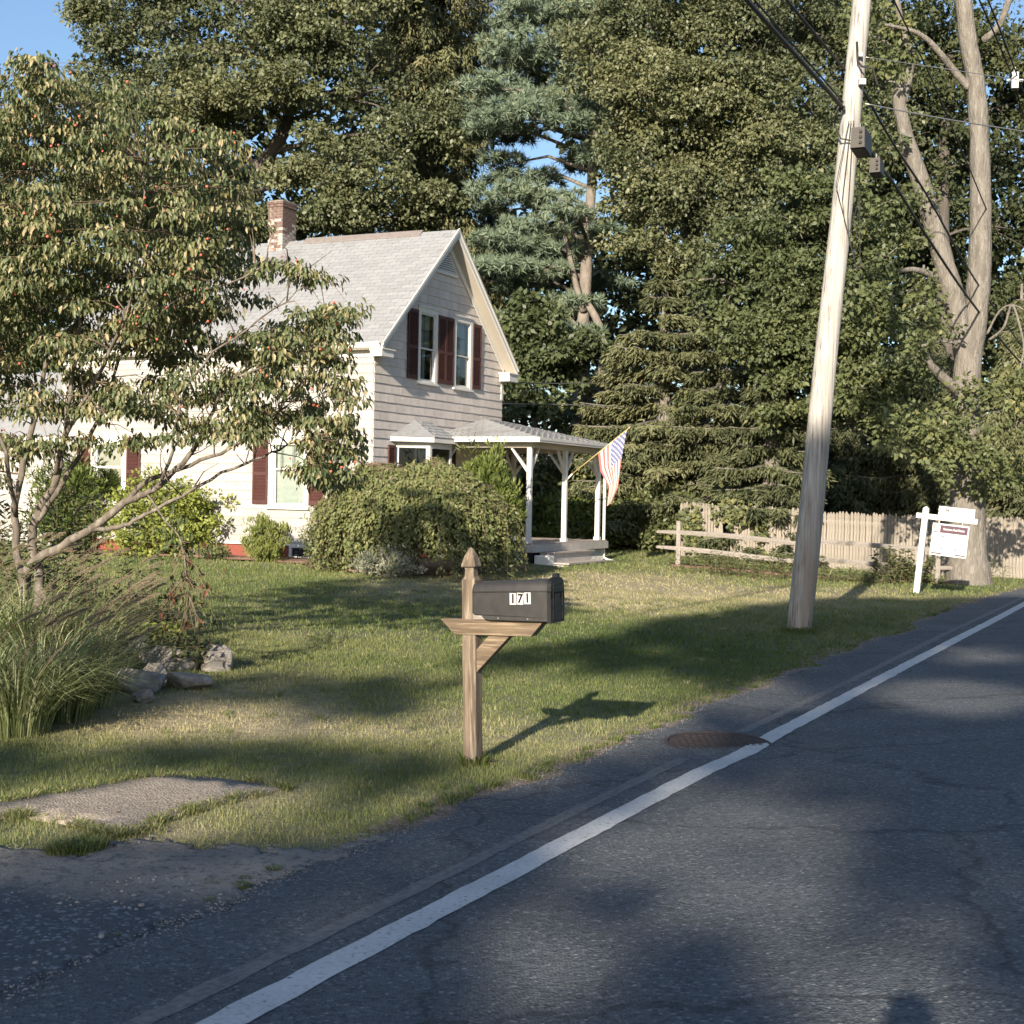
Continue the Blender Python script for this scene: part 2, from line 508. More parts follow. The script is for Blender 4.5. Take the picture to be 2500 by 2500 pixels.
M['leaf_gold'] = leafmat('yellow_green_leaf', [(.12, .16, .03), (.22, .26, .055), (.32, .34, .09)], .3, .5, .3)
M['leaf_lime'] = leafmat('light_green_needle', [(.09, .12, .03), (.16, .19, .05), (.22, .24, .08)], .2, .5, .3)
M['leaf_yew'] = leafmat('yew_needle', [(.035, .055, .015), (.09, .12, .025), (.17, .2, .05)], .15, .5, .3)
M['leaf_silver'] = leafmat('silver_leaf', [(.16, .18, .12), (.25, .26, .19), (.33, .33, .25)], .2, .6, .2)
M['leaf_ornam'] = leafmat('ornamental_blade', [(.055, .080, .028), (.13, .165, .060), (.27, .30, .14), (.46, .46, .27)], .3, .45, .4)
M['plume'] = leafmat('grass_plume', [(.20, .165, .12), (.32, .27, .19), (.46, .40, .29)], .3, .8, .1)
M['dead'] = leafmat('red_brown_leaf', [(.09, .035, .025), (.15, .05, .035), (.07, .075, .03), (.06, .08, .03)], .2, .5, .3)
M['berry'] = surf('red_fruit', (.42, .085, .06), (.50, .13, .08), 30, .5)
M['flower'] = surf('white_petal', (.72, .70, .62), (.66, .62, .55), 30, .6)

# ------------------------------------------------------------------ foliage kit
def unit(a):
    return a / (np.linalg.norm(a, axis=-1, keepdims=True) + 1e-9)

def leaves(P, D, U, L, Wd, fold=.25, tint=None, name='foliage', mat=None, parent=None, bend=0.0):
    """one four-cornered leaf per row: P base, D tip direction, U face normal"""
    n = len(P)
    D = unit(D); S = unit(np.cross(D, U)); U = np.cross(S, D)
    L = np.broadcast_to(L, (n,))[:, None]; Wd = np.broadcast_to(Wd, (n,))[:, None]
    base = P
    midl = P + D * L * .45 + S * Wd * .5 + U * Wd * fold
    midr = P + D * L * .45 - S * Wd * .5 + U * Wd * fold
    tip = P + D * L - U * L * bend
    V = np.stack([base, midl, tip, midr], 1).reshape(-1, 3)
    F = np.arange(n * 4).reshape(n, 4)
    if tint is None: tint = R.random(n)
    T = np.repeat(tint, 4)
    me = npmesh(name, V, F, mat, T, 4)
    return link(name, me, parent)

def inball(n, shell=.0):
    d = unit(R.normal(size=(n, 3)))
    r = (shell ** 3 + (1 - shell ** 3) * R.random(n)) ** (1 / 3)
    return d * r[:, None], d

def clump_points(C, RAD, per, shell=.45):
    """C (m,3) clump centres, RAD (m,3) radii, per leaves each"""
    m = len(C)
    p, d = inball(m * per, shell)
    idx = np.repeat(np.arange(m), per)
    return C[idx] + p * RAD[idx], d, idx

def lobes_to_clumps(lobes, cr, cover=1.3, front=True, jit=.25, flat=.55):
    """lobes: (x,y,z,rx,ry,rz). clumps sit on the lobe skins, mostly where camera and sun look"""
    C = []; RD = []
    for (x, y, z, rx, ry, rz) in lobes:
        ar = 4 * PI * ((rx * ry) ** 1.6 / 3 + (rx * rz) ** 1.6 / 3 + (ry * rz) ** 1.6 / 3) ** (1 / 1.6)
        n = int(ar / (PI * cr * cr) * cover) + 3
        d = unit(R.normal(size=(n, 3)))
        if front:
            keep = ((d[:, 1] < .25) | (R.random(n) < .25)) & ((d[:, 2] > -.25) | (R.random(n) < .15))
            q_ = np.array([x, y, z]) + d * np.array([rx, ry, rz])
            g_ = vnoise(q_[:, 0] * 1.1 + q_[:, 1] * .6, q_[:, 2] * 1.4, 77)
            keep &= (g_ > .34) | (R.random(n) < .12)
            d = d[keep]; n = len(d)
        k = 1 + R.normal(size=n) * jit * .6 - R.random(n) * jit
        c = np.array([x, y, z]) + d * np.array([rx, ry, rz]) * k[:, None]
        s = cr * R.uniform(.6, 1.35, n)
        C.append(c); RD.append(np.stack([s, s, s * flat], 1))
    return np.concatenate(C), np.concatenate(RD)

def broadleaf(name, lobes, cr, per, size, mat, parent, cover=1.3, tint_shift=0.0, droop=.35, flat=.55, front=True, aspect=.6, gap=None):
    C, RD = lobes_to_clumps(lobes, cr, cover, front, flat=flat)
    if gap is not None:
        k = np.array([not gap(c) for c in C]); C = C[k]; RD = RD[k]
    P, d, idx = clump_points(C, RD, per)
    n = len(P)
    ct = R.random(len(C))
    D = d * .8 + R.normal(size=(n, 3)) * .5 + np.array([0, 0, -droop])
    U = np.array([-.1, -.55, .55]) + d * .5 + R.normal(size=(n, 3)) * .55
    low = vnoise(C[:, 0] * .42 + C[:, 1] * .3, C[:, 2] * .5, 33)
    tint = np.clip(.10 + .26 * ct[idx] + .42 * (low[idx] - .3) + .28 * R.random(n) + .25 * (R.random(n) > .94) + tint_shift, 0, 1)
    s = size * R.uniform(.5, 1.45, n)
    o = leaves(P, D, U, s, s * aspect, tint=tint, name=name, mat=mat, parent=parent)
    return o, C

def limbs(mb, base, targets, r0, r1, bendup=.25, n=6, segs=5):
    for tg in targets:
        b = np.array(base, float); tg = np.array(tg, float)
        mid = (b + tg) / 2
        mid[2] += np.linalg.norm(tg - b) * bendup * .3
        side = R.normal(size=3) * np.linalg.norm(tg - b) * .06
        pts = []
        for t in np.linspace(0, 1, segs):
            p = b * (1 - t) ** 2 + 2 * (mid + side) * t * (1 - t) + tg * t * t
            pts.append(p)
        mb.tube(pts, list(np.linspace(r0, r1, segs)), n)

def needles(name, P, D, L, Wd, mat, parent, tint):
    """thin three-cornered needle sprays"""
    n = len(P)
    D = unit(D)
    S = unit(np.cross(D, R.normal(size=(n, 3))))
    L = np.broadcast_to(L, (n,))[:, None]
    V = np.stack([P - S * Wd * .5, P + S * Wd * .5, P + D * L], 1).reshape(-1, 3)
    F = np.arange(n * 3).reshape(n, 3)
    return link(name, npmesh(name, V, F, mat, np.repeat(tint, 3), 3), parent)

def glass_mat():
    m = bpy.data.materials.new('window_glass'); m.use_nodes = True
    t = m.node_tree; t.nodes.clear()
    o = t.nodes.new('ShaderNodeOutputMaterial')
    g = t.nodes.new('ShaderNodeBsdfGlossy'); g.inputs['Roughness'].default_value = .03; g.inputs[0].default_value = (.9, .93, .95, 1)
    tr = t.nodes.new('ShaderNodeBsdfTransparent'); tr.inputs[0].default_value = (.80, .84, .82, 1)
    f = t.nodes.new('ShaderNodeFresnel'); f.inputs[0].default_value = 1.6
    mx = t.nodes.new('ShaderNodeMixShader')
    t.links.new(f.outputs[0], mx.inputs[0]); t.links.new(tr.outputs[0], mx.inputs[1]); t.links.new(g.outputs[0], mx.inputs[2])
    t.links.new(mx.outputs[0], o.inputs[0])
    return m
M['glass'] = glass_mat()

# ================================================================== LAND
def poly_in(px, py, poly):
    px = np.asarray(px); py = np.asarray(py)
    ins = np.zeros(px.shape, bool)
    n = len(poly)
    j = n - 1
    for i in range(n):
        xi, yi = poly[i]; xj, yj = poly[j]
        c = ((yi > py) != (yj > py)) & (px < (xj - xi) * (py - yi) / (yj - yi + 1e-12) + xi)
        ins ^= c
        j = i
    return ins

def gp(pts):
    return [tuple(gnd(x, y)[:2]) for x, y in pts]

def edge_b(a):
    """where the lawn stops and the road shoulder begins"""
    a = np.asarray(a, float)
    return -3.80 + .16 * (vnoise(a * 1.1, a * 0, 3) - .5) + .12 * (vnoise(a * 3.7, a * 0, 5) - .5) + .30 * sstep((a - 26) / 8)

SLAB = gp([(-260, 2010), (0, 1963), (116, 1944), (280, 1914), (335, 1901), (419, 1896), (520, 1905), (699, 1921), (690, 1930), (606, 1946), (489, 1976), (405, 2003), (340, 2034), (270, 2046), (233, 2030), (163, 2012), (70, 2000), (0, 1998), (-240, 2040)])
GRAV = gp([(-420, 2070), (-200, 2066), (0, 2072), (107, 2084), (205, 2098), (240, 2090), (268, 2068), (326, 2056), (420, 2066), (500, 2078), (583, 2070), (650, 2086), (710, 2078), (792, 2079), (880, 2058), (930, 2040), (935, 2052), (850, 2090), (760, 2110), (699, 2138), (638, 2160), (600, 2178), (560, 2206), (494, 2236), (440, 2250), (396, 2268), (326, 2300), (260, 2314), (186, 2350), (93, 2396), (0, 2450), (-420, 2650)])

def house_pt(t, s, z=0.0):
    return np.array([-3.0196, 31.0, 0]) + G * t - N * s + np.array([0, 0, z])
MULCH = [tuple(house_pt(t, s)[:2]) for t, s in [(.2, 8.7), (-1.1, 8.7), (-1.25, 6.0), (-.95, 4.6), (-1.1, 3.2), (-1.3, 1.6), (-1.6, .6), (-2.6, -.2), (-3.4, -1.6), (-2.2, -2.9), (0, -3.4), (1.4, -3.1), (2.4, -1.0), (2.4, .2)]]
FENCEBED = [tuple(AB(a, b)[:2]) for a, b in [(33.05, -11.6), (33.1, -5.0), (33.75, -4.8), (33.9, -8.0), (33.7, -11.8)]]

def dry(x, y):
    n = .55 * vnoise(x * .55, y * .30, 1) + .3 * vnoise(x * 1.9, y * 1.2, 2) + .15 * vnoise(x * 5, y * 4, 4)
    d = .11 + .62 * n
    for (px, py, rx, ry, k) in ((1600, 1440, 6.5, 4.2, .55), (1330, 1480, 3.2, 3.0, .30), (200, 1745, 2.6, .9, .50), (700, 1700, 1.8, 1.1, .2), (1250, 1660, .9, 1.0, .2), (430, 2040, .9, .5, .45), (620, 1950, .6, .6, .4), (900, 1660, 2, .8, .18), (700, 1790, 2.8, 1.2, .18), (350, 1720, 2.2, 1.2, .25), (1400, 1760, 1.3, 1.2, .12)):
        c = gnd(px, py)
        q = ((x - c[0]) / rx) ** 2 + ((y - c[1]) / ry) ** 2
        d = d + k * np.exp(-q * 1.4) * (.6 + .8 * vnoise(x * 2.3, y * 1.5, 8))
    b = x * N[0] + y * N[1]
    a = x * G[0] + y * G[1]
    d = d + .35 * np.exp(-((b - edge_b(a)) / .22) ** 2) * vnoise(a * 1.5, b, 9)
    # greener in the shaded middle of the verge
    c = gnd(1700, 1600)
    d = d - .22 * np.exp(-(((x - c[0]) / 3.6) ** 2 + ((y - c[1]) / 5) ** 2))
    return np.clip(d, 0, 1)

def grid_sheet(name, As, Bs, zoff, mat, kind='structure', tintf=None, mask=None, zf=None):
    A, B = np.meshgrid(As, Bs, indexing='ij')
    X = A * G[0] + B * N[0]; Y = A * G[1] + B * N[1]
    Z = zg(X, Y) + zoff
    if zf is not None: Z = Z + zf(A, B)
    V = np.stack([X, Y, Z], -1).reshape(-1, 3)
    na, nb = A.shape
    I = np.arange(na * nb).reshape(na, nb)
    F = np.stack([I[:-1, :-1], I[:-1, 1:], I[1:, 1:], I[1:, :-1]], -1).reshape(-1, 4)
    # keep normals up
    F = F[:, ::-1]
    if mask is not None:
        cx = V[F].mean(1)
        F = F[mask(cx[:, 0], cx[:, 1])]
    tint = tintf(V[:, 0], V[:, 1]) if tintf else None
    me = npmesh(name, V, F, mat, tint, 4)
    me.shade_smooth()
    o = link(name, me)
    # be sure it faces up
    if len(me.polygons) and me.polygons[0].normal.z < 0:
        me.flip_normals()
    o['kind'] = kind
    return o

def nonuni(lo, hi, f0, f1, step, grow=1.25):
    xs = list(np.arange(f0, f1 + 1e-6, step))
    s = step; x = xs[0]
    while x > lo:
        s *= grow; x -= s; xs.insert(0, max(x, lo))
    s = step; x = xs[-1]
    while x < hi:
        s *= grow; x += s; xs.append(min(x, hi))
    return np.array(xs)

ground = grid_sheet('ground', nonuni(-700, 1500, 2, 44, .22), nonuni(-900, 900, -24, -3.4, .22), 0.0, M['lawn'], tintf=dry,
                    zf=lambda A, B: gnoise(A * G[0] + B * N[0], A * G[1] + B * N[1]) - .03 * sstep((B + 3.55) / .3) * sstep((4.9 - B) / .3))

# road surface: ragged near edge, gentle crown
As = np.concatenate([np.arange(-60, 1.5, 1.5), np.arange(1.5, 46, .12), np.arange(46, 130, 2), np.arange(130, 900, 30)])
tt = np.concatenate([[0, .05, .12, .25, .45, .7, 1.0], np.linspace(1.3, 8.9, 18)])
V = []; 
eb = edge_b(As) - .01 + .05 * (vnoise(As * 6, As * 0, 21) - .5)
for i, a in enumerate(As):
    for t_ in tt:
        b = eb[i] + t_ * (1 if t_ < 3 else 1)
        p = AB(a, b)
        z = float(zg(p[0], p[1])) + .006 + .012 * float(sstep(t_ / .25)) + .018 * (float(vnoise(a * .35, b * .35, 31)) - .5) * float(sstep(t_ / .5))
        V.append((p[0], p[1], z))
na, nb = len(As), len(tt)
I = np.arange(na * nb).reshape(na, nb)
F = np.stack([I[:-1, :-1], I[:-1, 1:], I[1:, 1:], I[1:, :-1]], -1).reshape(-1, 4)[:, ::-1]
me = npmesh('road', V, F, M['asphalt'], None, 4)
if me.polygons[0].normal.z < 0: me.flip_normals()
me.shade_smooth()
road = tag(link('road', me), kind='structure')
RV = np.array(V)

def road_z(a, b):
    p = AB(a, b); e = float(edge_b(a))
    t_ = max(b - e, 0)
    return float(zg(p[0], p[1])) + .006 + .012 * float(sstep(t_ / .25)) + .018 * (float(vnoise(a * .35, b * .35, 31)) - .5) * float(sstep(t_ / .5))

def strip(name, a0, a1, bf, w, zoff, mat, step=.15, jag=.01, bumpf=None, skip=None):
    V = []; F = []
    As = np.arange(a0, a1, step)
    k = 0
    for i, a in enumerate(As):
        b = bf(a)
        j1 = jag * (vnoise(a * 13, 1, 41) - .5) * 2; j2 = jag * (vnoise(a * 11, 5, 42) - .5) * 2
        bl, br = b + j1, b + w + j2
        for bb in (bl, (bl * 2 + br) / 3, (bl + 2 * br) / 3, br):
            p = AB(a, bb); V.append((p[0], p[1], road_z(a, bb) + zoff))
        if i:
            if not (skip and skip(a)):
                for q in range(3):
                    n = (i - 1) * 4 + q
                    F.append((n, n + 1, n + 5, n + 4))
    me = npmesh(name, V, np.array(F), mat, None, 4)
    if me.polygons[0].normal.z < 0: me.flip_normals()
    return tag(link(name, me), kind='structure')

def line_b(a):
    """edge line, with the painter's wobble round the manhole"""
    return -2.945 + .003 * math.sin(a * .4) + .035 * math.exp(-((a - 9.75) / .55) ** 2) 
def soil_strip():
    V = []; F = []; As = np.arange(6.5, 40, .07)
    for i, a in enumerate(As):
        e0 = float(edge_b(a))
        bl = e0 - .16; br = e0 + .02 + .13 * float(vnoise(a * 2.3, 3, 44)) * float(vnoise(a * .6, 3, 45)) + .05 * float(vnoise(a * 9, 3, 46))
        for bb in (bl, (bl + br) / 2, br):
            p = AB(a, bb); z = road_z(a, bb) + .004 if bb > e0 - .01 else float(zg(p[0], p[1])) + .006
            if bb == br: z -= .004
            V.append((p[0], p[1], z))
        if i:
            n = (i - 1) * 3
            F += [(n, n + 1, n + 4, n + 3), (n + 1, n + 2, n + 5, n + 4)]
    me = npmesh('verge_soil', V, np.array(F), surf('verge_dirt', (.20, .155, .12), (.12, .09, .07), 4, .95, .8, 50, c3=(.28, .235, .19), s3=25, dist=.02), None, 4)
    if me.polygons[0].normal.z < 0: me.flip_normals()
    tag(link('verge_soil', me), kind='structure')
soil_strip()
strip('edge_line', -40, 44, line_b, .150, .004, M['paint'], .1, .007)
strip('edge_line_far', 44, 400, lambda a: -2.94, .150, .007, M['paint'], 4, .0)
strip('worn_line', -10, 40, lambda a: -3.17 + .012 * math.sin(a * .5), .09, .0025, M['ghost'], .12, .010, skip=lambda a: 9.35 < a < 10.75)
strip('centre_line', -40, 200, lambda a: .45, .11, .006, surf('yellow_road_paint', (.42, .28, .03), (.34, .22, .03), 30, .7), 1.0, .004)
strip('centre_line_far_side', -40, 200, lambda a: .68, .11, .006, bpy.data.materials['yellow_road_paint'], 1.0, .004)

def sheet_poly(name, poly, zoff, mat, res=.12, kind='structure', amp=.01, jitter=.03):
    P = np.array(poly)
    x0, y0 = P.min(0) - .1; x1, y1 = P.max(0) + .1
    import bmesh
    bm = bmesh.new()
    # densify and roughen the outline
    out = []
    for i in range(len(P)):
        a, b = P[i], P[(i + 1) % len(P)]
        n = max(int(np.linalg.norm(b - a) / res), 1)
        for k in range(n):
            q = a + (b - a) * k / n
            nrm = np.array([-(b - a)[1], (b - a)[0]]); nrm /= np.linalg.norm(nrm) + 1e-9
            out.append(q + nrm * jitter * (vnoise(q[0] * 5, q[1] * 5, 51) - .5) * 2)
    vs = [bm.verts.new((q[0], q[1], 0)) for q in out]
    f = bm.faces.new(vs)
    bmesh.ops.triangulate(bm, faces=[f])
    for _ in range(2):
        bmesh.ops.subdivide_edges(bm, edges=[e for e in bm.edges if e.calc_length() > res * 2.2], cuts=1, use_grid_fill=False)
        bmesh.ops.triangulate(bm, faces=bm.faces[:])
    for v in bm.verts:
        x, y = v.co.x, v.co.y
        b = x * N[0] + y * N[1]; a = x * G[0] + y * G[1]
        base = float(zg(x, y) + gnoise(x, y))
        onr = b > float(edge_b(a)) - .02
        if onr: base = max(base, road_z(a, b))
        v.co.z = base + (.004 if onr else zoff) + amp * (.25 if onr else 1) * float(vnoise(x * 3, y * 3, 61))
    me = bpy.data.meshes.new(name)
    bmesh.ops.recalc_face_normals(bm, faces=bm.faces)
    bm.to_mesh(me); bm.free()
    me.materials.append(mat)
    if sum(p.normal.z for p in me.polygons) < 0: me.flip_normals()
    me.shade_smooth()
    o = tag(link(name, me), kind=kind)
    q = o.modifiers.new('depth', 'SOLIDIFY'); q.thickness = .04; q.offset = -1
    return o
sheet_poly('path', SLAB, .012, M['slab'], .15, amp=.008, jitter=.02)
def gravel_sheet():
    As = np.arange(2.2, 7.6, .028); Bs = np.arange(-6.4, -3.3, .028)
    A, B = np.meshgrid(As, Bs, indexing='ij')
    X = A * G[0] + B * N[0]; Y = A * G[1] + B * N[1]
    t_ = np.maximum(B - edge_b(A), 0)
    rz_ = zg(X, Y) + .006 + .012 * sstep(t_ / .25) + .018 * (vnoise(A * .35, B * .35, 31) - .5) * sstep(t_ / .5)
    Z = np.where(B > edge_b(A) - .05, np.maximum(rz_, zg(X, Y) + gnoise(X, Y)) + .0035, zg(X, Y) + gnoise(X, Y) + .010) + .010 * vnoise(X * 9, Y * 9, 61) * sstep((edge_b(A) + .1 - B) / .2)
    V = np.stack([X, Y, Z], -1).reshape(-1, 3); na, nb = A.shape
    I = np.arange(na * nb).reshape(na, nb)
    F = np.stack([I[:-1, :-1], I[:-1, 1:], I[1:, 1:], I[1:, :-1]], -1).reshape(-1, 4)[:, ::-1]
    c = V[F].mean(1)
    jx = .10 * (vnoise(c[:, 0] * 7, c[:, 1] * 7, 7) - .5) + .10 * (vnoise(c[:, 0] * 26, c[:, 1] * 26, 8) - .5); jy = .10 * (vnoise(c[:, 0] * 7, c[:, 1] * 7, 17) - .5) + .10 * (vnoise(c[:, 0] * 26, c[:, 1] * 26, 18) - .5)
    F = F[poly_in(c[:, 0] + jx, c[:, 1] + jy, GRAV)]
    tn = sstep((Y.ravel() - 5.9 + .35 * X.ravel() * 0) / .7 + .8 * (vnoise(X.ravel() * 2.2, Y.ravel() * 3.2, 5) - .5))
    me = npmesh('gravel_verge', V, F, M['gravel'], tn, 4)
    if me.polygons[0].normal.z < 0: me.flip_normals()
    me.shade_smooth()
    o = tag(link('gravel_verge', me), kind='structure'); q = o.modifiers.new('depth', 'SOLIDIFY'); q.thickness = .03; q.offset = -1
gravel_sheet()
sheet_poly('mulch_bed', MULCH, .03, M['soil'], .3, amp=.05, jitter=.06)
sheet_poly('fence_bed', FENCEBED, .02, M['soil'], .4, amp=.04, jitter=.1)

# loose stones lying on the gravel verge: nobody could count the small ones
mb = MB()
def pebble(mb, x, y, z, s, flat=.6):
    d = [(-1, 0, 0), (1, 0, 0), (0, -1, 0), (0, 1, 0), (0, 0, -1), (0, 0, 1)]
    vs = [(x + dx * s * random.uniform(.6, 1.2) + random.uniform(-.2, .2) * s, y + dy * s * random.uniform(.6, 1.2) + random.uniform(-.2, .2) * s, z + dz * s * flat) for dx, dy, dz in d]
    mb.add(vs, [(0, 2, 5), (2, 1, 5), (1, 3, 5), (3, 0, 5), (2, 0, 4), (1, 2, 4), (3, 1, 4), (0, 3, 4)])
GP = np.array(GRAV)
for _ in range(5200):
    x = random.uniform(-3.8, -.5); y = random.uniform(4.6, 8.6)
    if not poly_in(x, y, GRAV): continue
    c = gnd(330, 2190)
    dd = math.hypot((x - c[0]) / .75, (y - c[1]) / .45)
    if random.random() > .12 + .88 * math.exp(-dd * dd): continue
    s = random.uniform(.002, .007) * (1 + 1.6 * math.exp(-dd * dd) * random.random())
    pebble(mb, x, y, float(zg(x, y) + gnoise(x, y)) + .010 + s * .3, s)
for i in range(len(GRAV)):
    q0, q1 = np.array(GRAV[i]), np.array(GRAV[(i + 1) % len(GRAV)])
    for _ in range(int(np.linalg.norm(q1 - q0) * 260)):
        q = q0 + (q1 - q0) * random.random() + np.array([random.gauss(0, .06), random.gauss(0, .06)])
        a, b = q[0] * G[0] + q[1] * G[1], q[0] * N[0] + q[1] * N[1]
        s = random.uniform(.0025, .008)
        pebble(mb, q[0], q[1], max(road_z(a, b) if b > float(edge_b(a)) else 0, float(zg(q[0], q[1]))) + .006 + s * .3, s)
for _ in range(3800):
    a = random.uniform(6.4, 24); b = float(edge_b(a)) + random.gauss(.02, .06); p = AB(a, b)
    s = random.uniform(.002, .0065)
    pebble(mb, p[0], p[1], road_z(a, b) + s * .3, s)
for _ in range(900):
    a = random.uniform(3.5, 20); b = random.uniform(-3.7, -2.4); p = AB(a, b)
    s = random.uniform(.0015, .004)
    pebble(mb, p[0], p[1], road_z(a, b) + s * .3, s)
tag(mb.build('loose_gravel', M['pebble']), 'scatter of small grey stones on the sandy verge beside the asphalt', 'gravel', kind='stuff')
for i, (px, py, s, lab) in enumerate([(248, 2301, .036, 'pale flat stone lying on the asphalt edge below the gravel'), (340, 2063, .012, 'small white pebble at the edge of the asphalt path'),
                                     (283, 2212, .022, 'pale chipped stone in the heap of gravel on the verge'), (432, 2130, .012, 'round grey stone alone on the sandy verge'), (458, 2132, .013, 'pinkish stone beside the round grey stone on the verge'),
                                     (88, 2362, .022, 'bluish stone lying at the asphalt edge furthest left'), (345, 2222, .028, 'flat grey stone lowest in the gravel heap on the verge')]):
    p = gnd(px, py)
    mb = MB(); pebble(mb, 0, 0, s * .4, s, .55)
    o = mb.build('stone', M['pebble']); o.location = (p[0], p[1], p[2] + .010)
    tag(o, lab, 'stone', 'single stones on the gravel verge')
    sub = o.modifiers.new('round', 'SUBSURF'); sub.levels = 1; sub.render_levels = 1

# manhole in the shoulder
mc = gnd(1753, 1821)
a_m, b_m = mc @ G, mc @ N
mh = empty('manhole_cover', (mc[0], mc[1], road_z(a_m, b_m)), 0, 'rusty round iron manhole cover sunk in the asphalt beside the white line', 'manhole')
mh.rotation_euler = Euler((0.045, 0, 0))
mb = MB(); n = 48; r0 = .355
ring = [(r0 * math.cos(2 * PI * i / n), r0 * math.sin(2 * PI * i / n)) for i in range(n)]
mb.prism([(x, y, -.02) for x, y in ring], (0, 0, .028))
mb.build('lid', M['manhole'], mh)
mb = MB()
for k in range(-6, 7):
    h = math.sqrt(max(r0 * r0 * .85 - (k * .05) ** 2, 0))
    for q in np.arange(-h, h - .03, .06):
        mb.box(k * .05 - .016, q, .008, k * .05 + .016, q + .035, .012)
tag(mb.build('tread', M['manhole'], mh), kind='stuff')
mb = MB()
for i in range(n):
    a0, a1 = 2 * PI * i / n, 2 * PI * (i + 1) / n
    c0, s0, c1, s1 = math.cos(a0), math.sin(a0), math.cos(a1), math.sin(a1)
    mb.add([(.362 * c0, .362 * s0, -.02), (.362 * c1, .362 * s1, -.02), (.362 * c1, .362 * s1, .013), (.362 * c0, .362 * s0, .013), (.385 * c1, .385 * s1, .013), (.385 * c0, .385 * s0, .013), (.39 * c1, .39 * s1, -.02), (.39 * c0, .39 * s0, -.02)],
           [(0, 1, 2, 3), (3, 2, 4, 5), (5, 4, 6, 7)])
mb.build('frame_ring', M['manhole'], mh)

# ================================================================== HOUSE
HOUSE = empty('house', house_pt(0, 0, 0), ROTZ, 'cream two storey gabled house with grey shingle roof, maroon shutters and a corner porch', 'house')
WG, LH = 6.2495, 8.7          # gable width (t) and depth of the main block (s)
E_, O_ = .217, .31            # eave and rake overhangs
ZE, ZR, ZF = 4.989, 7.968, .60
SL = (ZR - ZE) / (WG / 2 + E_)
def zroof(t): return ZE + (min(t, WG - t) + E_) * SL

def hb(name, mat, f, parent=HOUSE, bev=0, smooth=False):
    m = MB(); f(m); o = recalc(m.build(name, M[mat], parent, smooth))
    if bev: bevel(o, bev, 1)
    return o

TH = .13
def core(m):
    zt = zroof(0) - TH
    m.prism([(0, 0, ZF), (WG, 0, ZF), (WG, 0, zt), (WG / 2, 0, zroof(WG / 2) - TH), (0, 0, zt)], (0, LH, 0))
wall_gable = hb('wall', 'siding', core)
hb('foundation', 'found', lambda m: m.box(.03, .03, -.1, WG - .03, LH - .03, ZF - .002))
hb('water_table', 'trim', lambda m: (m.box(-.028, -.028, ZF - .02, WG + .02, -.003, ZF + .02), m.box(-.028, -.003, ZF - .02, -.003, LH, ZF + .02)))

# --- windows -----------------------------------------------------------
class Fr:
    """local frame on a wall: u along the wall, o outward, z up"""
    def __init__(s, O, U, Out):
        s.O = np.array(O, float); s.U = np.array(U, float); s.N = np.array(Out, float)
    def box(s, m, u0, o0, z0, u1, o1, z1):
        vs = []
        for z in (z0, z1):
            for (u, o) in ((u0, o0), (u1, o0), (u1, o1), (u0, o1)):
                vs.append(tuple(s.O + s.U * u + s.N * o + np.array([0, 0, z])))
        m.add(vs, [(3, 2, 1, 0), (4, 5, 6, 7), (0, 1, 5, 4), (1, 2, 6, 5), (2, 3, 7, 6), (3, 0, 4, 7)])
    def quad(s, m, u0, z0, u1, z1, o):
        m.add([tuple(s.O + s.U * u + s.N * o + np.array([0, 0, z])) for u, z in ((u0, z0), (u1, z0), (u1, z1), (u0, z1))], [(0, 1, 2, 3)])
LEFTW = Fr((0, 0, 0), (0, 1, 0), (-1, 0, 0))
GABLE = Fr((0, 0, 0), (1, 0, 0), (0, -1, 0))

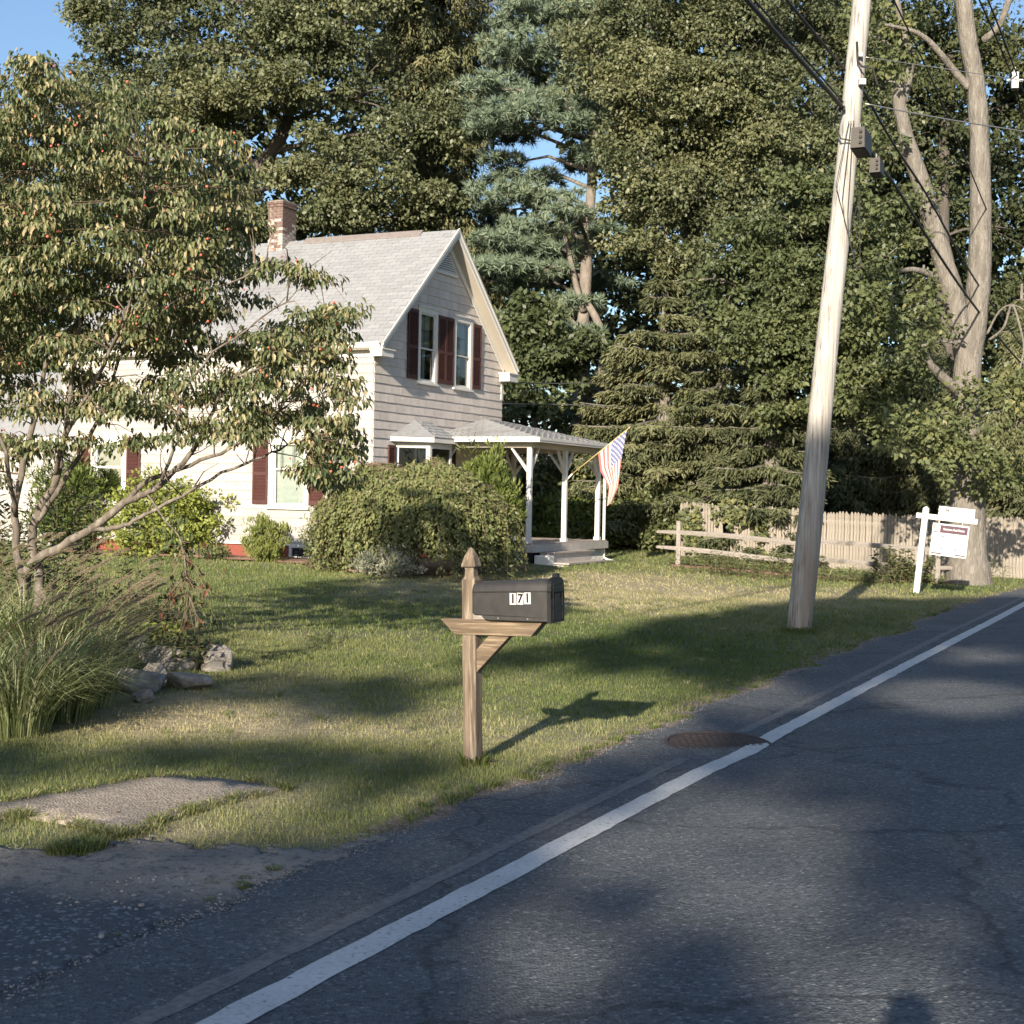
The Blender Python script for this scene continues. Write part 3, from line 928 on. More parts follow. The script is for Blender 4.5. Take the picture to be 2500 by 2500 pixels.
def window(fr, u0, u1, z0, z1, cw=.11, grille='cross', fill='curtain', parent=HOUSE, name='window', rail=None, cdepth=.045, head=.02):
    w = MB()
    fr.box(w, u0, -.04, z0, u0 + cw, cdepth, z1); fr.box(w, u1 - cw, -.04, z0, u1, cdepth, z1)
    fr.box(w, u0 + cw, -.04, z1 - cw, u1 - cw, cdepth, z1)
    fr.box(w, u0 - head, -.04, z1, u1 + head, cdepth + .03, z1 + .03)
    fr.box(w, u0 + cw, -.04, z0, u1 - cw, cdepth - .004, z0 + .05)
    wo = recalc(w.build(name, M['trim'], parent))
    s_ = MB(); fr.box(s_, u0 - .03, -.02, z0 - .045, u1 + .03, cdepth + .035, z0 - .002)
    recalc(s_.build('sill', M['trim'], wo))
    a, b, c, d = u0 + cw, u1 - cw, z0 + .05, z1 - cw
    mid = rail if rail else (c + d) / 2
    sa = MB(); k = .035
    for (zz0, zz1, oo) in ((c, mid + .02, -.005), (mid - .02, d, .018)):
        fr.box(sa, a, oo - .03, zz0, a + k, oo, zz1); fr.box(sa, b - k, oo - .03, zz0, b, oo, zz1)
        fr.box(sa, a + k, oo - .03, zz0, b - k, oo, zz0 + k); fr.box(sa, a + k, oo - .03, zz1 - k, b - k, oo, zz1)
    recalc(sa.build('sash', M['trim'], wo))
    for (zz0, zz1, oo) in ((c, mid, -.02), (mid, d, .002)):
        g = MB(); fr.quad(g, a + k, zz0 + k, b - k, zz1 - k * .5, oo); g.build('pane', M['glass'], wo)
    if grille:
        g = MB(); W_ = b - a
        if grille == 'cross':
            for f in (.33, .67): fr.box(g, a + W_ * f - .006, -.008, mid + .02, a + W_ * f + .006, -.001, d - k)
            for f in (.5,): fr.box(g, a + k, -.0085, mid + (d - mid) * f - .006, b - k, -.0015, mid + (d - mid) * f + .006)
        else:
            for f in (.35, .40, .74, .79): fr.box(g, a + W_ * f - .005, -.008, mid + .02, a + W_ * f + .005, -.001, d - k)
        recalc(g.build('grille', M['room'], wo))
    # interior behind the panes
    if fill == 'blind':
        g = MB(); z = c
        while z < d:
            fr.box(g, a + k, -.075, z, b - k, -.062, z + .021); z += .026
        recalc(g.build('blind', M['blind'], wo))
    elif fill == 'curtain':
        g = MB()
        fr.box(g, a + k, -.11, mid, b - k, -.09, d)
        fr.box(g, a + (b - a) * .42, -.11, c, a + (b - a) * .62, -.09, mid)
        recalc(g.build('curtain', M['curtain'], wo))
    elif fill == 'drape':
        g = MB()
        for i in range(14):
            u = a + k + (b - a - 2 * k) * i / 14; fr.box(g, u, -.12 + .015 * (i % 2), c, u + (b - a - 2 * k) / 14, -.10 + .015 * (i % 2), d)
        recalc(g.build('curtain', M['curtain'], wo))
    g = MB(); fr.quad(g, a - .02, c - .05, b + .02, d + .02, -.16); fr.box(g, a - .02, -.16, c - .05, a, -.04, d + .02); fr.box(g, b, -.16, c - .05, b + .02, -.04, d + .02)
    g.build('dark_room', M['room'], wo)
    return wo

def shutter(fr, u0, u1, z0, z1, parent=HOUSE):
    m = MB(); e = .045; o0, o1 = .026, .058
    fr.box(m, u0, o0, z0, u0 + e, o1, z1); fr.box(m, u1 - e, o0, z0, u1, o1, z1)
    zm = z0 + (z1 - z0) * .46
    for a, b in ((z0, z0 + .09), (zm - .04, zm + .04), (z1 - .07, z1)): fr.box(m, u0 + e, o0, a, u1 - e, o1, b)
    fr.box(m, u0 + e, o0, z0, u1 - e, o0 + .006, z1)
    so = recalc(m.build('shutter', M['shutter'], parent))
    l = MB()
    for lo, hi in ((z0 + .09, zm - .04), (zm + .04, z1 - .07)):
        z = lo + .004
        while z < hi - .02:
            vs = []
            for u in (u0 + e, u1 - e):
                for (o, zz) in ((.034, z + .022), (.054, z), (.057, z + .004), (.037, z + .026)):
                    vs.append(tuple(fr.O + fr.U * u + fr.N * o + np.array([0, 0, zz])))
            l.add(vs, [(0, 1, 5, 4), (1, 2, 6, 5), (2, 3, 7, 6), (3, 0, 4, 7)])
            z += .032
    tag(recalc(l.build('louvre', M['shutter'], so)), kind='stuff')
    return so

wallcut = []   # openings: (frame id, u0,u1,z0,z1)
# real recesses for the openings are boxed by the window's own dark room; the core wall is cut with booleans
def cutter(fr, u0, u1, z0, z1, depth=.17):
    m = MB(); fr.box(m, u0, -depth, z0, u1, .2, z1)
    return recalc(m.build('cut', M['room'], HOUSE))
cuts = []
W1 = (1.59, 2.66, 1.43, 2.98); W2 = (6.69, 7.76, 1.43, 2.98)
for (u0, u1, z0, z1) in (W1, W2):
    window(LEFTW, u0, u1, z0, z1, .135, 'pairs', 'blind', rail=2.27)
    cuts.append(cutter(LEFTW, u0 + .1, u1 - .1, z0 + .03, z1 - .1))
    shutter(LEFTW, u0 - .42, u0 - .01, z0 + .06, z1 - .01); shutter(LEFTW, u1 + .01, u1 + .42, z0 + .06, z1 - .01)
for (u0, u1) in ((1.83, 2.75), (3.55, 4.51)):
    window(GABLE, u0, u1, 4.32, 6.02, .12, 'cross', 'curtain', rail=5.10)
    cuts.append(cutter(GABLE, u0 + .09, u1 - .09, 4.35, 5.93))
for (u0, u1) in ((1.36, 1.815), (2.765, 3.145), (3.155, 3.535), (4.525, 4.955)):
    shutter(GABLE, u0, u1, 4.365, 5.93)
for c in cuts:
    md = wall_gable.modifiers.new('opening', 'BOOLEAN'); md.object = c; md.operation = 'DIFFERENCE'; md.solver = 'FAST'
bpy.context.view_layer.update()
dg = bpy.context.evaluated_depsgraph_get()
me = bpy.data.meshes.new_from_object(wall_gable.evaluated_get(dg))
wall_gable.modifiers.clear(); wall_gable.data = me
for c in cuts: bpy.data.objects.remove(c)

# --- siding, course by course -----------------------------------------
_cache = {}
def shingle_mesh(fr_name, w, mat, h=.205, tb=.022, tp=.005):
    k = (fr_name, round(w, 2), mat)
    if k in _cache: return _cache[k]
    w = round(w, 2) - .003
    m = MB()
    if fr_name == 'L':   # width along y, outward -x
        vs = [(-.001, 0, 0), (-tb, 0, 0), (-tp, 0, h), (-.001, 0, h), (-.001, w, 0), (-tb, w, 0), (-tp, w, h), (-.001, w, h)]
        m.add(vs, [(0, 1, 2, 3), (7, 6, 5, 4), (1, 5, 6, 2), (0, 4, 5, 1), (3, 2, 6, 7)])
    else:
        vs = [(0, -.001, 0), (0, -tb, 0), (0, -tp, h), (0, -.001, h), (w, -.001, 0), (w, -tb, 0), (w, -tp, h), (w, -.001, h)]
        m.add(vs, [(0, 1, 2, 3), (7, 6, 5, 4), (1, 5, 6, 2), (0, 4, 5, 1), (3, 2, 6, 7)])
    me = m.mesh('siding_piece', M[mat]); 
    import bmesh
    bm = bmesh.new(); bm.from_mesh(me); bmesh.ops.recalc_face_normals(bm, faces=bm.faces); bm.to_mesh(me); bm.free()
    _cache[k] = me
    return me

def spans(lo, hi, cuts):
    segs = [(lo, hi)]
    for c0, c1 in cuts:
        ns = []
        for a, b in segs:
            if c1 <= a or c0 >= b: ns.append((a, b)); continue
            if c0 > a: ns.append((a, c0))
            if c1 < b: ns.append((c1, b))
        segs = ns
    return [(a, b) for a, b in segs if b - a > .03]

def courses(fr, z_start, z_end, lims, opens, pw, mat, name, off):
    out = []
    z = z_start; r = 0
    while z < z_end:
        lo, hi = lims(z)
        if hi - lo > .1:
            cs = [(u0 + .03, u1 - .03) for (u0, u1, z0, z1) in opens if z0 < z + .1 < z1 + .02]
            for a, b in spans(lo, hi, cs):
                u = a; first = True
                while u < b - .02:
                    w = pw() if not first else pw() * (.5 if r % 2 else 1)
                    first = False
                    w = round(min(w, b - u), 2)
                    if b - u - w < .06: w = round(b - u, 2)
                    if w < .02: break
                    out.append((u, z, w)); u += w
        z += .198; r += 1
    res = []
    for (u, z, w) in out:
        me = shingle_mesh(fr, w, mat)
        res.append((me, u, z))
    return res

def place_siding(fr, lst, name, parent):
    lst.sort(key=lambda q: q[1])
    if fr == 'L': big = lst[:300]; rest = lst[300:]
    else: big = lst[:300]; rest = lst[300:]
    for me, u, z in big:
        o = link(name, me, parent)
        o.location = (0, u, z) if fr == 'L' else (u, -random.uniform(0, .003), z + random.uniform(-.004, .004))
    if rest:
        mb = MB()
        for me, u, z in rest:
            d = (0, u, z) if fr == 'L' else (u, 0, z)
            mb.add([(v.co.x + d[0], v.co.y + d[1], v.co.z + d[2]) for v in me.vertices], [tuple(p.vertices) for p in me.polygons])
        tag(mb.build(name + '_field', rest[0][0].materials[0], parent), kind='stuff')

zt0 = 3.3715 - .198 * 14
openL = [(W1[0], W1[1], W1[2] - .05, W1[3]), (W2[0], W2[1], W2[2] - .05, W2[3])]
place_siding('L', courses('L', zt0, 4.72, lambda z: (0, LH), openL, lambda: .61, 'siding', 'siding_panel', 0), 'siding_panel', wall_gable)
def glim(z):
    t0 = max(0.0, (z + .14 - (ZE - TH)) / SL - E_)
    return (t0, WG - t0)
openG = [(1.83, 2.75, 4.28, 6.02), (3.55, 4.51, 4.28, 6.02), (2.75, 3.55, 4.42, 5.85), (.95, 3.05, .5, 3.0)]
place_siding('G', courses('G', zt0 + .198 * 7, 7.6, glim, openG, lambda: random.choice([.30, .36, .42]), 'shake', 'shingle', 0), 'shingle', wall_gable)

# --- trim ---------------------------------------------------------------
hb('frieze_board', 'trim', lambda m: m.box(-.035, -.02, 4.70, -.001, LH, 4.86))
hb('soffit', 'soffit', lambda m: m.box(-E_ - .02, -O_ + .03, 4.845, .0, LH + O_, 4.87))
def gut(m):
    prof = [(-E_, 4.865), (-E_ - .05, 4.865), (-E_ - .085, 4.90), (-E_ - .085, 4.935), (-E_ - .11, 4.955), (-E_ - .11, 4.985), (-E_ - .098, 4.985), (-E_ - .07, 4.93), (-E_, 4.90)]
    m.prism([(x, -O_ + .01, z) for x, z in prof], (0, LH + 2 * O_ - .02, 0))
hb('gutter', 'trim', gut)
def rakeboard(m, side):
    d = .17
    x = lambda t: t if side < 0 else WG - t
    t0 = -E_ - .01
    pts = [(x(t0), ZE - .01), (x(WG / 2), ZR + .0), (x(WG / 2), ZR - d * 1.25), (x(t0), ZE - d)]
    m.prism([(p[0], -O_ - .03, p[1]) for p in pts], (0, .03, 0))
def crown(m, side):
    x = lambda t: t if side < 0 else WG - t
    t0 = -E_ - .02
    pts = [(x(t0), ZE + .0), (x(WG / 2), ZR + .012), (x(WG / 2), ZR - .07), (x(t0), ZE - .06)]
    m.prism([(p[0], -O_ - .055, p[1]) for p in pts], (0, .025, 0))
def rsoffit(m, side):
    x = lambda t: t if side < 0 else WG - t
    d = .15
    pts = [(x(-E_), ZE - d), (x(WG / 2), ZR - d), (x(WG / 2), ZR - d - .02), (x(-E_), ZE - d - .02)]
    m.prism([(p[0], -O_, p[1]) for p in pts], (0, O_ + .0, 0))
def rfrieze(m, side):
    x = lambda t: t if side < 0 else WG - t
    d = .16
    pts = [(x(-.02), zroof(0) - d), (x(WG / 2), ZR - d), (x(WG / 2), ZR - d - .20), (x(-.02), zroof(0) - d - .15)]
    m.prism([(p[0], -.045, p[1]) for p in pts], (0, .018, 0))
for sd in (-1, 1):
    hb('rake_board', 'trim', lambda m: rakeboard(m, sd)); hb('rake_moulding', 'trim', lambda m: crown(m, sd))
    hb('rake_soffit', 'soffit', lambda m: rsoffit(m, sd)); hb('rake_frieze', 'trim', lambda m: rfrieze(m, sd))
hb('cornice_return', 'trim', lambda m: (m.box(-E_ - .02, -O_ - .02, 4.70, .26, -.04, 4.84), m.box(-E_ - .05, -O_ - .05, 4.84, .30, -.04, 4.87)))
hb('cornice_return', 'trim', lambda m: (m.box(WG - .26, -O_ - .02, 4.66, WG + E_ + .02, -.04, 4.84), m.box(WG - .30, -O_ - .05, 4.84, WG + E_ + .05, -.04, 4.87)))
hb('corner_board', 'trim', lambda m: m.box(WG - .09, -.03, 4.2, WG + .02, -.002, 4.7))

# gable vent: a triangular louvre under the peak
def vent(m):
    t0, t1, z0, z1 = WG / 2 - .42, WG / 2 + .42, 6.98, 7.44
    m.prism([(t0 - .12, -.03, z0 - .07), (t1 + .12, -.03, z0 - .07), (t1 + .08, -.03, z0), (t0 - .08, -.03, z0)], (0, -.03, 0))
vo = hb('gable_vent', 'trim', vent)
m = MB()
z = 6.985
while z < 7.36:
    hw = (7.44 - z) / .46 * .42
    for q in (0,):
        m.add([(WG / 2 - hw, -.034, z + .045), (WG / 2 + hw, -.034, z + .045), (WG / 2 + hw, -.062, z), (WG / 2 - hw, -.062, z), (WG / 2 - hw, -.034, z + .035), (WG / 2 + hw, -.034, z + .035)], [(0, 1, 2, 3), (3, 2, 5, 4)])
    z += .052
m.build('slat', M['trim'], vo)
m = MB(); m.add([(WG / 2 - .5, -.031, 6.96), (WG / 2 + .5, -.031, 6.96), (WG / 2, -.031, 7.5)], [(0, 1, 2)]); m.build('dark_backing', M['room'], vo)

# --- roof ---------------------------------------------------------------
def slab(m, side):
    x = lambda t: t if side < 0 else WG - t
    pts = [(x(-E_), ZE - .02), (x(WG / 2), ZR - .02), (x(WG / 2), ZR - .12), (x(-E_), ZE - .12)]
    m.prism([(p[0], -O_, p[1]) for p in pts], (0, LH + 2 * O_, 0))
roof = hb('roof', 'roof', lambda m: (slab(m, -1), slab(m, 1)))
SLEN = math.hypot(WG / 2 + E_, ZR - ZE); ANG = math.atan2(ZR - ZE, WG / 2 + E_)
tabw, expo = .305, .140
def tabmesh(w):
    m = MB()
    h = .15
    # local: y = along eave (s), x = up the slope, z = normal
    m.add([(0, 0, .004), (h, 0, 0), (h, w, 0), (0, w, .004), (0, 0, .011), (h, 0, .003), (h, w, .003), (0, w, .011)],
          [(0, 3, 2, 1), (4, 5, 6, 7), (0, 4, 7, 3), (0, 1, 5, 4), (3, 7, 6, 2)])
    me = m.mesh('roof_tab', M['roof'])
    import bmesh
    bm = bmesh.new(); bm.from_mesh(me); bmesh.ops.recalc_face_normals(bm, faces=bm.faces); bm.to_mesh(me); bm.free()
    return me
tm = tabmesh(tabw - .008)
cells = []
nrow = int(SLEN / expo)
for r_ in range(nrow + 1):
    off = (r_ % 2) * tabw / 2 + (r_ % 6) * .012
    s0 = -O_ - .02 + off
    while s0 < LH + O_:
        cells.append((s0, r_ * expo - .02)); s0 += tabw
cells.sort(key=lambda c: c[0])
rot = Euler((0, -ANG, 0))
for i, (s0, d0) in enumerate(cells[:300]):
    o = link('roof_shingle', tm, roof)
    o.location = (-E_ + math.cos(ANG) * d0, s0, ZE - .018 + math.sin(ANG) * d0 + random.uniform(0, .0025)); o.rotation_euler = rot
Rm = rot.to_matrix(); mb = MB()
for (s0, d0) in cells[300:]:
    base = Vector((-E_ + math.cos(ANG) * d0, s0, ZE - .018 + math.sin(ANG) * d0 + random.uniform(0, .0025)))
    mb.add([tuple(base + Rm @ v.co) for v in tm.vertices], [tuple(p.vertices) for p in tm.polygons])
tag(mb.build('roof_shingle_field', M['roof'], roof), kind='stuff')
hb('roof_edge', 'ridgecap', lambda m: [m.prism([(-E_ - .02, -O_ - .055, ZE - .012), (WG / 2, -O_ - .055, ZR + .0), (WG / 2, -O_ - .055, ZR - .018), (-E_ - .02, -O_ - .055, ZE - .03)], (0, .05, 0)),
                                      m.prism([(WG + E_ + .02, -O_ - .055, ZE - .006), (WG / 2, -O_ - .055, ZR + .006), (WG / 2, -O_ - .055, ZR - .012), (WG + E_ + .02, -O_ - .055, ZE - .024)], (0, .05, 0))], roof)
def rcap(m, s0, s1):
    w = .15; h = w * math.tan(ANG)
    m.prism([(WG / 2 - w, s0, ZR - h + .03), (WG / 2, s0, ZR + .035), (WG / 2 + w, s0, ZR - h + .03), (WG / 2 + w, s0, ZR - h), (WG / 2, s0, ZR), (WG / 2 - w, s0, ZR - h)], (0, s1 - s0, 0))
hb('ridge_vent', 'ridgecap', lambda m: rcap(m, .62, 3.9), roof)

# --- chimney ------------------------------------------------------------
CX, CY = WG / 2 + .02, 4.12     # t, s of its near corner
cw, cl = .43, .59
x0, x1, y0, y1 = WG / 2 - .36, WG / 2 + .07, 4.0, 4.59
# side facing the camera-left is the -t face; faces are (x0) and (y0)
x0, x1, y0, y1 = WG / 2 - .33, WG / 2 + .26, 4.37, 4.80
CT = 8.93
chim = hb('chimney', 'mortar', lambda m: m.box(x0 + .006, y0 + .006, 7.2, x1 - .006, y1 - .006, CT - .01))
bh = .072; bl = .205; z = 7.32; k = 0
bcache = {}
def brickm(dx, dy, white):
    key = (round(dx, 3), round(dy, 3), white)
    if key not in bcache:
        m = MB(); m.box(0, 0, 0, dx, dy, bh - .012)
        me = m.mesh('brick', M['brickw' if white else 'brick'])
        bcache[key] = me
    return bcache[key]
nb_ = 0
while z + bh < CT + .001:
    top = CT - z < .20
    g = .018 if top else 0
    for face in range(4):
        if face in (0, 2): lo, hi = x0 - g, x1 + g
        else: lo, hi = y0 - g + .05, y1 + g - .05
        u = lo; off = (k % 2) * bl / 2; first = True
        while u < hi - .02:
            w = bl if not (first and off) else off
            first = False
            w = min(w, hi - u)
            dep = .05
            if face == 0: loc = (u, y0 - g, z); dims = (w - .01, dep)
            elif face == 2: loc = (u, y1 + g - dep, z); dims = (w - .01, dep)
            elif face == 3: loc = (x0 - g, u, z); dims = (dep, w - .01)
            else: loc = (x1 + g - dep, u, z); dims = (dep, w - .01)
            if w > .03 and nb_ < 298:
                fr_ = (CT - z) / 1.4
                white = random.random() < (0 if fr_ < .30 else min((fr_ - .30) * 1.9, .85))
                o = link('brick', brickm(dims[0], dims[1], white), chim); o.location = loc; nb_ += 1
            u += w
    z += bh; k += 1
hb('chimney_flashing', 'roof', lambda m: m.box(x0 - .02, y0 - .02, 7.3, x1 + .02, y1 + .02, 7.55), chim)

# --- bay window ---------------------------------------------------------
bay_pts = [(.95, 0), (1.52, -.57), (2.55, -.57), (3.10, 0)]
def baybody(m):
    m.prism([(x, y, .9) for x, y in bay_pts], (0, 0, .75))
    m.box(2.0, -.03, 1.6, 2.04, -.002, 2.9)
    m.prism([(x, y, 2.86) for x, y in bay_pts], (0, 0, .12))
bay = hb('bay_window', 'trim', baybody)
def bayface(i):
    a = np.array([*bay_pts[i], 0.0]); b = np.array([*bay_pts[i + 1], 0.0])
    L = np.linalg.norm(b - a); U = (b - a) / L; Nn = np.array([U[1], -U[0], 0])
    return Fr(a, U, Nn), L
for i in range(3):
    fr, L = bayface(i)
    m = MB()
    fr.box(m, 0, -.05, 1.65, .09, 0, 2.86); fr.box(m, L - .09, -.05, 1.65, L, 0, 2.86)
    fr.box(m, .09, -.05, 2.80, L - .09, -.002, 2.86)
    recalc(m.build('bay_frame', M['trim'], bay))
    m = MB(); fr.quad(m, .09, 1.65, L - .09, 2.80, -.02); m.build('bay_pane', M['glass'], bay)
    m = MB()
    if i == 0:
        for q in range(6):
            u = .09 + (L - .18) * q / 6; fr.box(m, u, -.15 + .02 * (q % 2), 1.65, u + (L - .18) / 6, -.13 + .02 * (q % 2), 2.80)
        recalc(m.build('bay_curtain', M['curtain'], bay))
        m = MB(); fr.box(m, L * .33, -.12, 1.65, L * .36, -.08, 2.80); fr.box(m, L * .62, -.12, 1.65, L * .65, -.08, 2.80); recalc(m.build('bay_muntin', M['trim'], bay))
    else:
        fr.box(m, .09, -.15, 1.65, L - .09, -.13, 2.45); recalc(m.build('bay_curtain', M['blind'], bay))
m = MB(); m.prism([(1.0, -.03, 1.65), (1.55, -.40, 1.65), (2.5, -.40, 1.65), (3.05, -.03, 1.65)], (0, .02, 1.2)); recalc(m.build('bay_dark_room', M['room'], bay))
ov = .15
eave = [(.95 - .25, -.0), (.95 - .23, -.05), (1.52 - .07, -.57 - ov), (2.55 + .07, -.57 - ov), (3.10 + .23, -.05), (3.10 + .25, 0)]
def bayroof(m):
    zt, zb = 3.46, 3.04
    T0, T1 = (1.80, 0, zt), (2.45, 0, zt)
    ev = [(x, y, zb) for x, y in eave]
    vs = ev + [T0, T1]
    m.add(vs, [(0, 1, 6), (1, 2, 6), (2, 3, 7, 6), (3, 4, 7), (4, 5, 7), (0, 6, 7, 5), (5, 4, 3, 2, 1, 0)])
hb('bay_roof', 'roof', bayroof, bay)
mb = MB()
def facetabs(mb, A, B, T, T2, th=.012, ex=.13, tw=.28):
    """shingle tabs on a sloping face: eave A-B, top T-T2"""
    A, B, T, T2 = [np.array(p, float) for p in (A, B, T, T2)]
    hgt = np.linalg.norm(((T + T2) / 2) - (A + B) / 2)
    nr = max(int(hgt / ex), 1)
    nrm = np.cross(B - A, T - A); nrm /= np.linalg.norm(nrm)
    if nrm[2] < 0: nrm = -nrm
    for r_ in range(nr):
        f0, f1 = r_ / nr, min((r_ + 1.05) / nr, 1)
        L0, R0 = A + (T - A) * f0, B + (T2 - B) * f0
        L1, R1 = A + (T - A) * f1, B + (T2 - B) * f1
        w = np.linalg.norm(R0 - L0); nt_ = max(int(w / tw), 1)
        for q in range(nt_):
            g0 = min(max((q + (.5 if r_ % 2 else 0)) / nt_, 0), 1); g1 = min((q + 1 + (.5 if r_ % 2 else 0)) / nt_ - .02, 1)
            if r_ % 2 and q == nt_ - 1: g1 = 1
            if g1 <= g0: continue
            p = [L0 + (R0 - L0) * g0, L0 + (R0 - L0) * g1, L1 + (R1 - L1) * g1, L1 + (R1 - L1) * g0]
            top = [p[0] + nrm * th, p[1] + nrm * th, p[2] + nrm * .003, p[3] + nrm * .003]
            mb.add(p + top, [(4, 5, 6, 7), (0, 1, 5, 4), (1, 2, 6, 5), (3, 0, 4, 7)])
T0, T1 = (1.80, 0, 3.46), (2.45, 0, 3.46)
ev = [(x, y, 3.04) for x, y in eave]
facetabs(mb, ev[1], ev[2], T0, T0); facetabs(mb, ev[2], ev[3], T0, T1); facetabs(mb, ev[3], ev[4], T1, T1)
tag(recalc(mb.build('bay_roof_shingle', M['roof'], bay)), kind='stuff')
hb('bay_fascia', 'trim', lambda m: m.prism([(x, y * .985, 2.93) for x, y in eave], (0, 0, .105)), bay)
shutter(GABLE, .60, .90, 1.6, 2.84); shutter(GABLE, 3.36, 3.72, 1.6, 2.84)

# --- porch --------------------------------------------------------------
porch = hb('porch', 'deck', lambda m: m.box(2.62, -2.62, .60, 7.05, -.03, .695))     # the deck itself carries the other parts
px_ = [(2.75, -2.45), (4.74, -2.45), (6.82, -2.45), (6.82, -.1), (2.75, -.12)]
DZ = .70
m = MB()
y = -2.62
while y < -.05:
    m.box(2.60, y, .696, 7.07, min(y + .094, -.03), .722); y += .10
tag(recalc(m.build('deck_board', M['deck'], porch)), kind='stuff')
hb('deck_fascia', 'step', lambda m: (m.box(2.585, -2.65, .52, 7.08, -2.622, .69), m.box(2.585, -2.62, .52, 2.618, -.03, .69), m.box(7.052, -2.62, .52, 7.08, -.03, .69)), porch)
for i, (x, y) in enumerate(px_):
    w = .055
    def post(m):
        m.box(x - w, y - w, .722, x + w, y + w, 2.90, .012)
        m.box(x - w - .015, y - w - .015, .722, x + w + .015, y + w + .015, .80)
    hb('porch_post', 'trim', post, porch)
    def brace(dx, dy):
        def f(m):
            a = np.array([x + dx * w, y + dy * w, 2.36]); b = np.array([x + dx * .46, y + dy * .46, 2.86])
            n_ = np.array([dy, dx, 0.0]); n_ = np.abs(n_) * .03
            up = np.array([0, 0, .055])
            m.add([a - n_ - up, a + n_ - up, a + n_ + up, a - n_ + up, b - n_ - up * .4, b + n_ - up * .4, b + n_ + up * .6, b - n_ + up * .6],
                  [(0, 1, 2, 3), (7, 6, 5, 4), (0, 4, 5, 1), (1, 5, 6, 2), (2, 6, 7, 3), (3, 7, 4, 0)])
        return f
    ds = {0: ((1, 0), (0, 1)), 1: ((1, 0), (-1, 0), (0, 1)), 2: ((-1, 0), (0, 1)), 3: ((-1, 0), (0, -1)), 4: ((0, -1),)}[i]
    for d in ds: hb('post_brace', 'trim', brace(*d), porch)
hb('porch_beam', 'soffit', lambda m: (m.box(2.68, -2.52, 2.87, 6.9, -2.40, 2.99), m.box(2.68, -2.40, 2.87, 2.80, -.03, 2.99), m.box(6.76, -2.40, 2.87, 6.88, .3, 2.99)), porch)
PA, PB, PT1, PT2, PL, PR = (2.48, -2.74, 3.10), (7.22, -2.74, 3.10), (5.22, -.03, 3.67), (6.27, -.03, 3.67), (2.48, -.03, 3.10), (7.22, 1.2, 3.10)
PT3 = (6.27, 1.2, 3.67)
def proof(m):
    t = .05
    vs = [PA, PB, PT2, PT1, PL, PR, PT3]
    lo = [(a, b, c - t) for a, b, c in vs]
    m.add(vs + lo, [(0, 1, 2, 3), (0, 3, 4), (1, 5, 6, 2), (7 + 3, 7 + 2, 7 + 1, 7), (11, 10, 7), (9, 13, 12, 8), (0, 7, 8, 1), (4, 11, 7, 0), (1, 8, 12, 5), (5, 12, 13, 6)])
hb('porch_roof', 'roof', proof, porch)
mb = MB()
facetabs(mb, PA, PB, PT1, PT2, ex=.14, tw=.31); facetabs(mb, PL, PA, PT1, PT1, ex=.14, tw=.31); facetabs(mb, PB, PR, PT2, PT3, ex=.14, tw=.31)
tag(recalc(mb.build('porch_roof_shingle', M['roof'], porch)), kind='stuff')
hb('porch_ceiling', 'soffit', lambda m: m.box(2.56, -2.66, 2.995, 7.14, -.03, 3.01), porch)
def pgut(m):
    for (p, q, ax) in (((2.40, -2.84), (7.30, -2.74), 0), ((2.40, -2.74), (2.50, -.04), 1), ((7.22, -2.74), (7.32, 1.2), 1)):
        m.box(p[0], p[1], 2.985, q[0], q[1], 3.03); m.box(p[0] - .012, p[1] - .012, 3.03, q[0] + .012 * (ax == 0), q[1], 3.095)
hb('porch_gutter', 'trim', pgut, porch)
def dspout(m):
    a = [(7.16, -2.72, 3.0), (7.10, -2.62, 2.88), (6.99, -2.56, 2.78), (6.99, -2.56, .30), (7.03, -2.66, .22), (7.1, -2.86, .18)]
    m.tube(a, .038, 8)
hb('downspout', 'trim', dspout, porch, smooth=True)
# lattice skirt under the deck (right part) and a scrap of it at the left
def lattice(m, u0, u1, z0, z1, y, ax='x', st=.075):
    w = .018
    L = u1 - u0; H = z1 - z0
    for sgn in (1, -1):
        k = -H
        while k < L:
            a0 = max(k, 0); a1 = min(k + H, L)
            if a1 > a0:
                za = (a0 - k); zb = (a1 - k)
                if sgn < 0: za, zb = H - za, H - zb
                p = np.array([u0 + a0, 0, z0 + za]); q = np.array([u0 + a1, 0, z0 + zb])
                d = (q - p); d /= np.linalg.norm(d) + 1e-9
                nn = np.array([-d[2], 0, d[0]]) * w / 2
                yy = y - (.006 if sgn > 0 else .0)
                vs = []
                for r in (p - nn, q - nn, q + nn, p + nn):
                    vs.append((r[0], yy, r[2]) if ax == 'x' else (yy, r[0], r[2]))
                t2 = [(v[0], v[1] - .005, v[2]) if ax == 'x' else (v[0] - .005, v[1], v[2]) for v in vs]
                m.add(vs + t2, [(0, 1, 2, 3), (7, 6, 5, 4), (0, 4, 5, 1), (1, 5, 6, 2), (2, 6, 7, 3), (3, 7, 4, 0)])
            k += st
tag(hb('lattice_strip', 'trim', lambda m: lattice(m, 4.9, 7.0, .16, .52, -2.56), porch), kind='stuff')
tag(hb('lattice_strip', 'trim', lambda m: lattice(m, -2.5, -1.2, .16, .50, 2.60, 'y', .16), porch), kind='stuff')
hb('crawl_space', 'room', lambda m: m.box(2.75, -2.5, .05, 6.95, -.1, .595), porch)
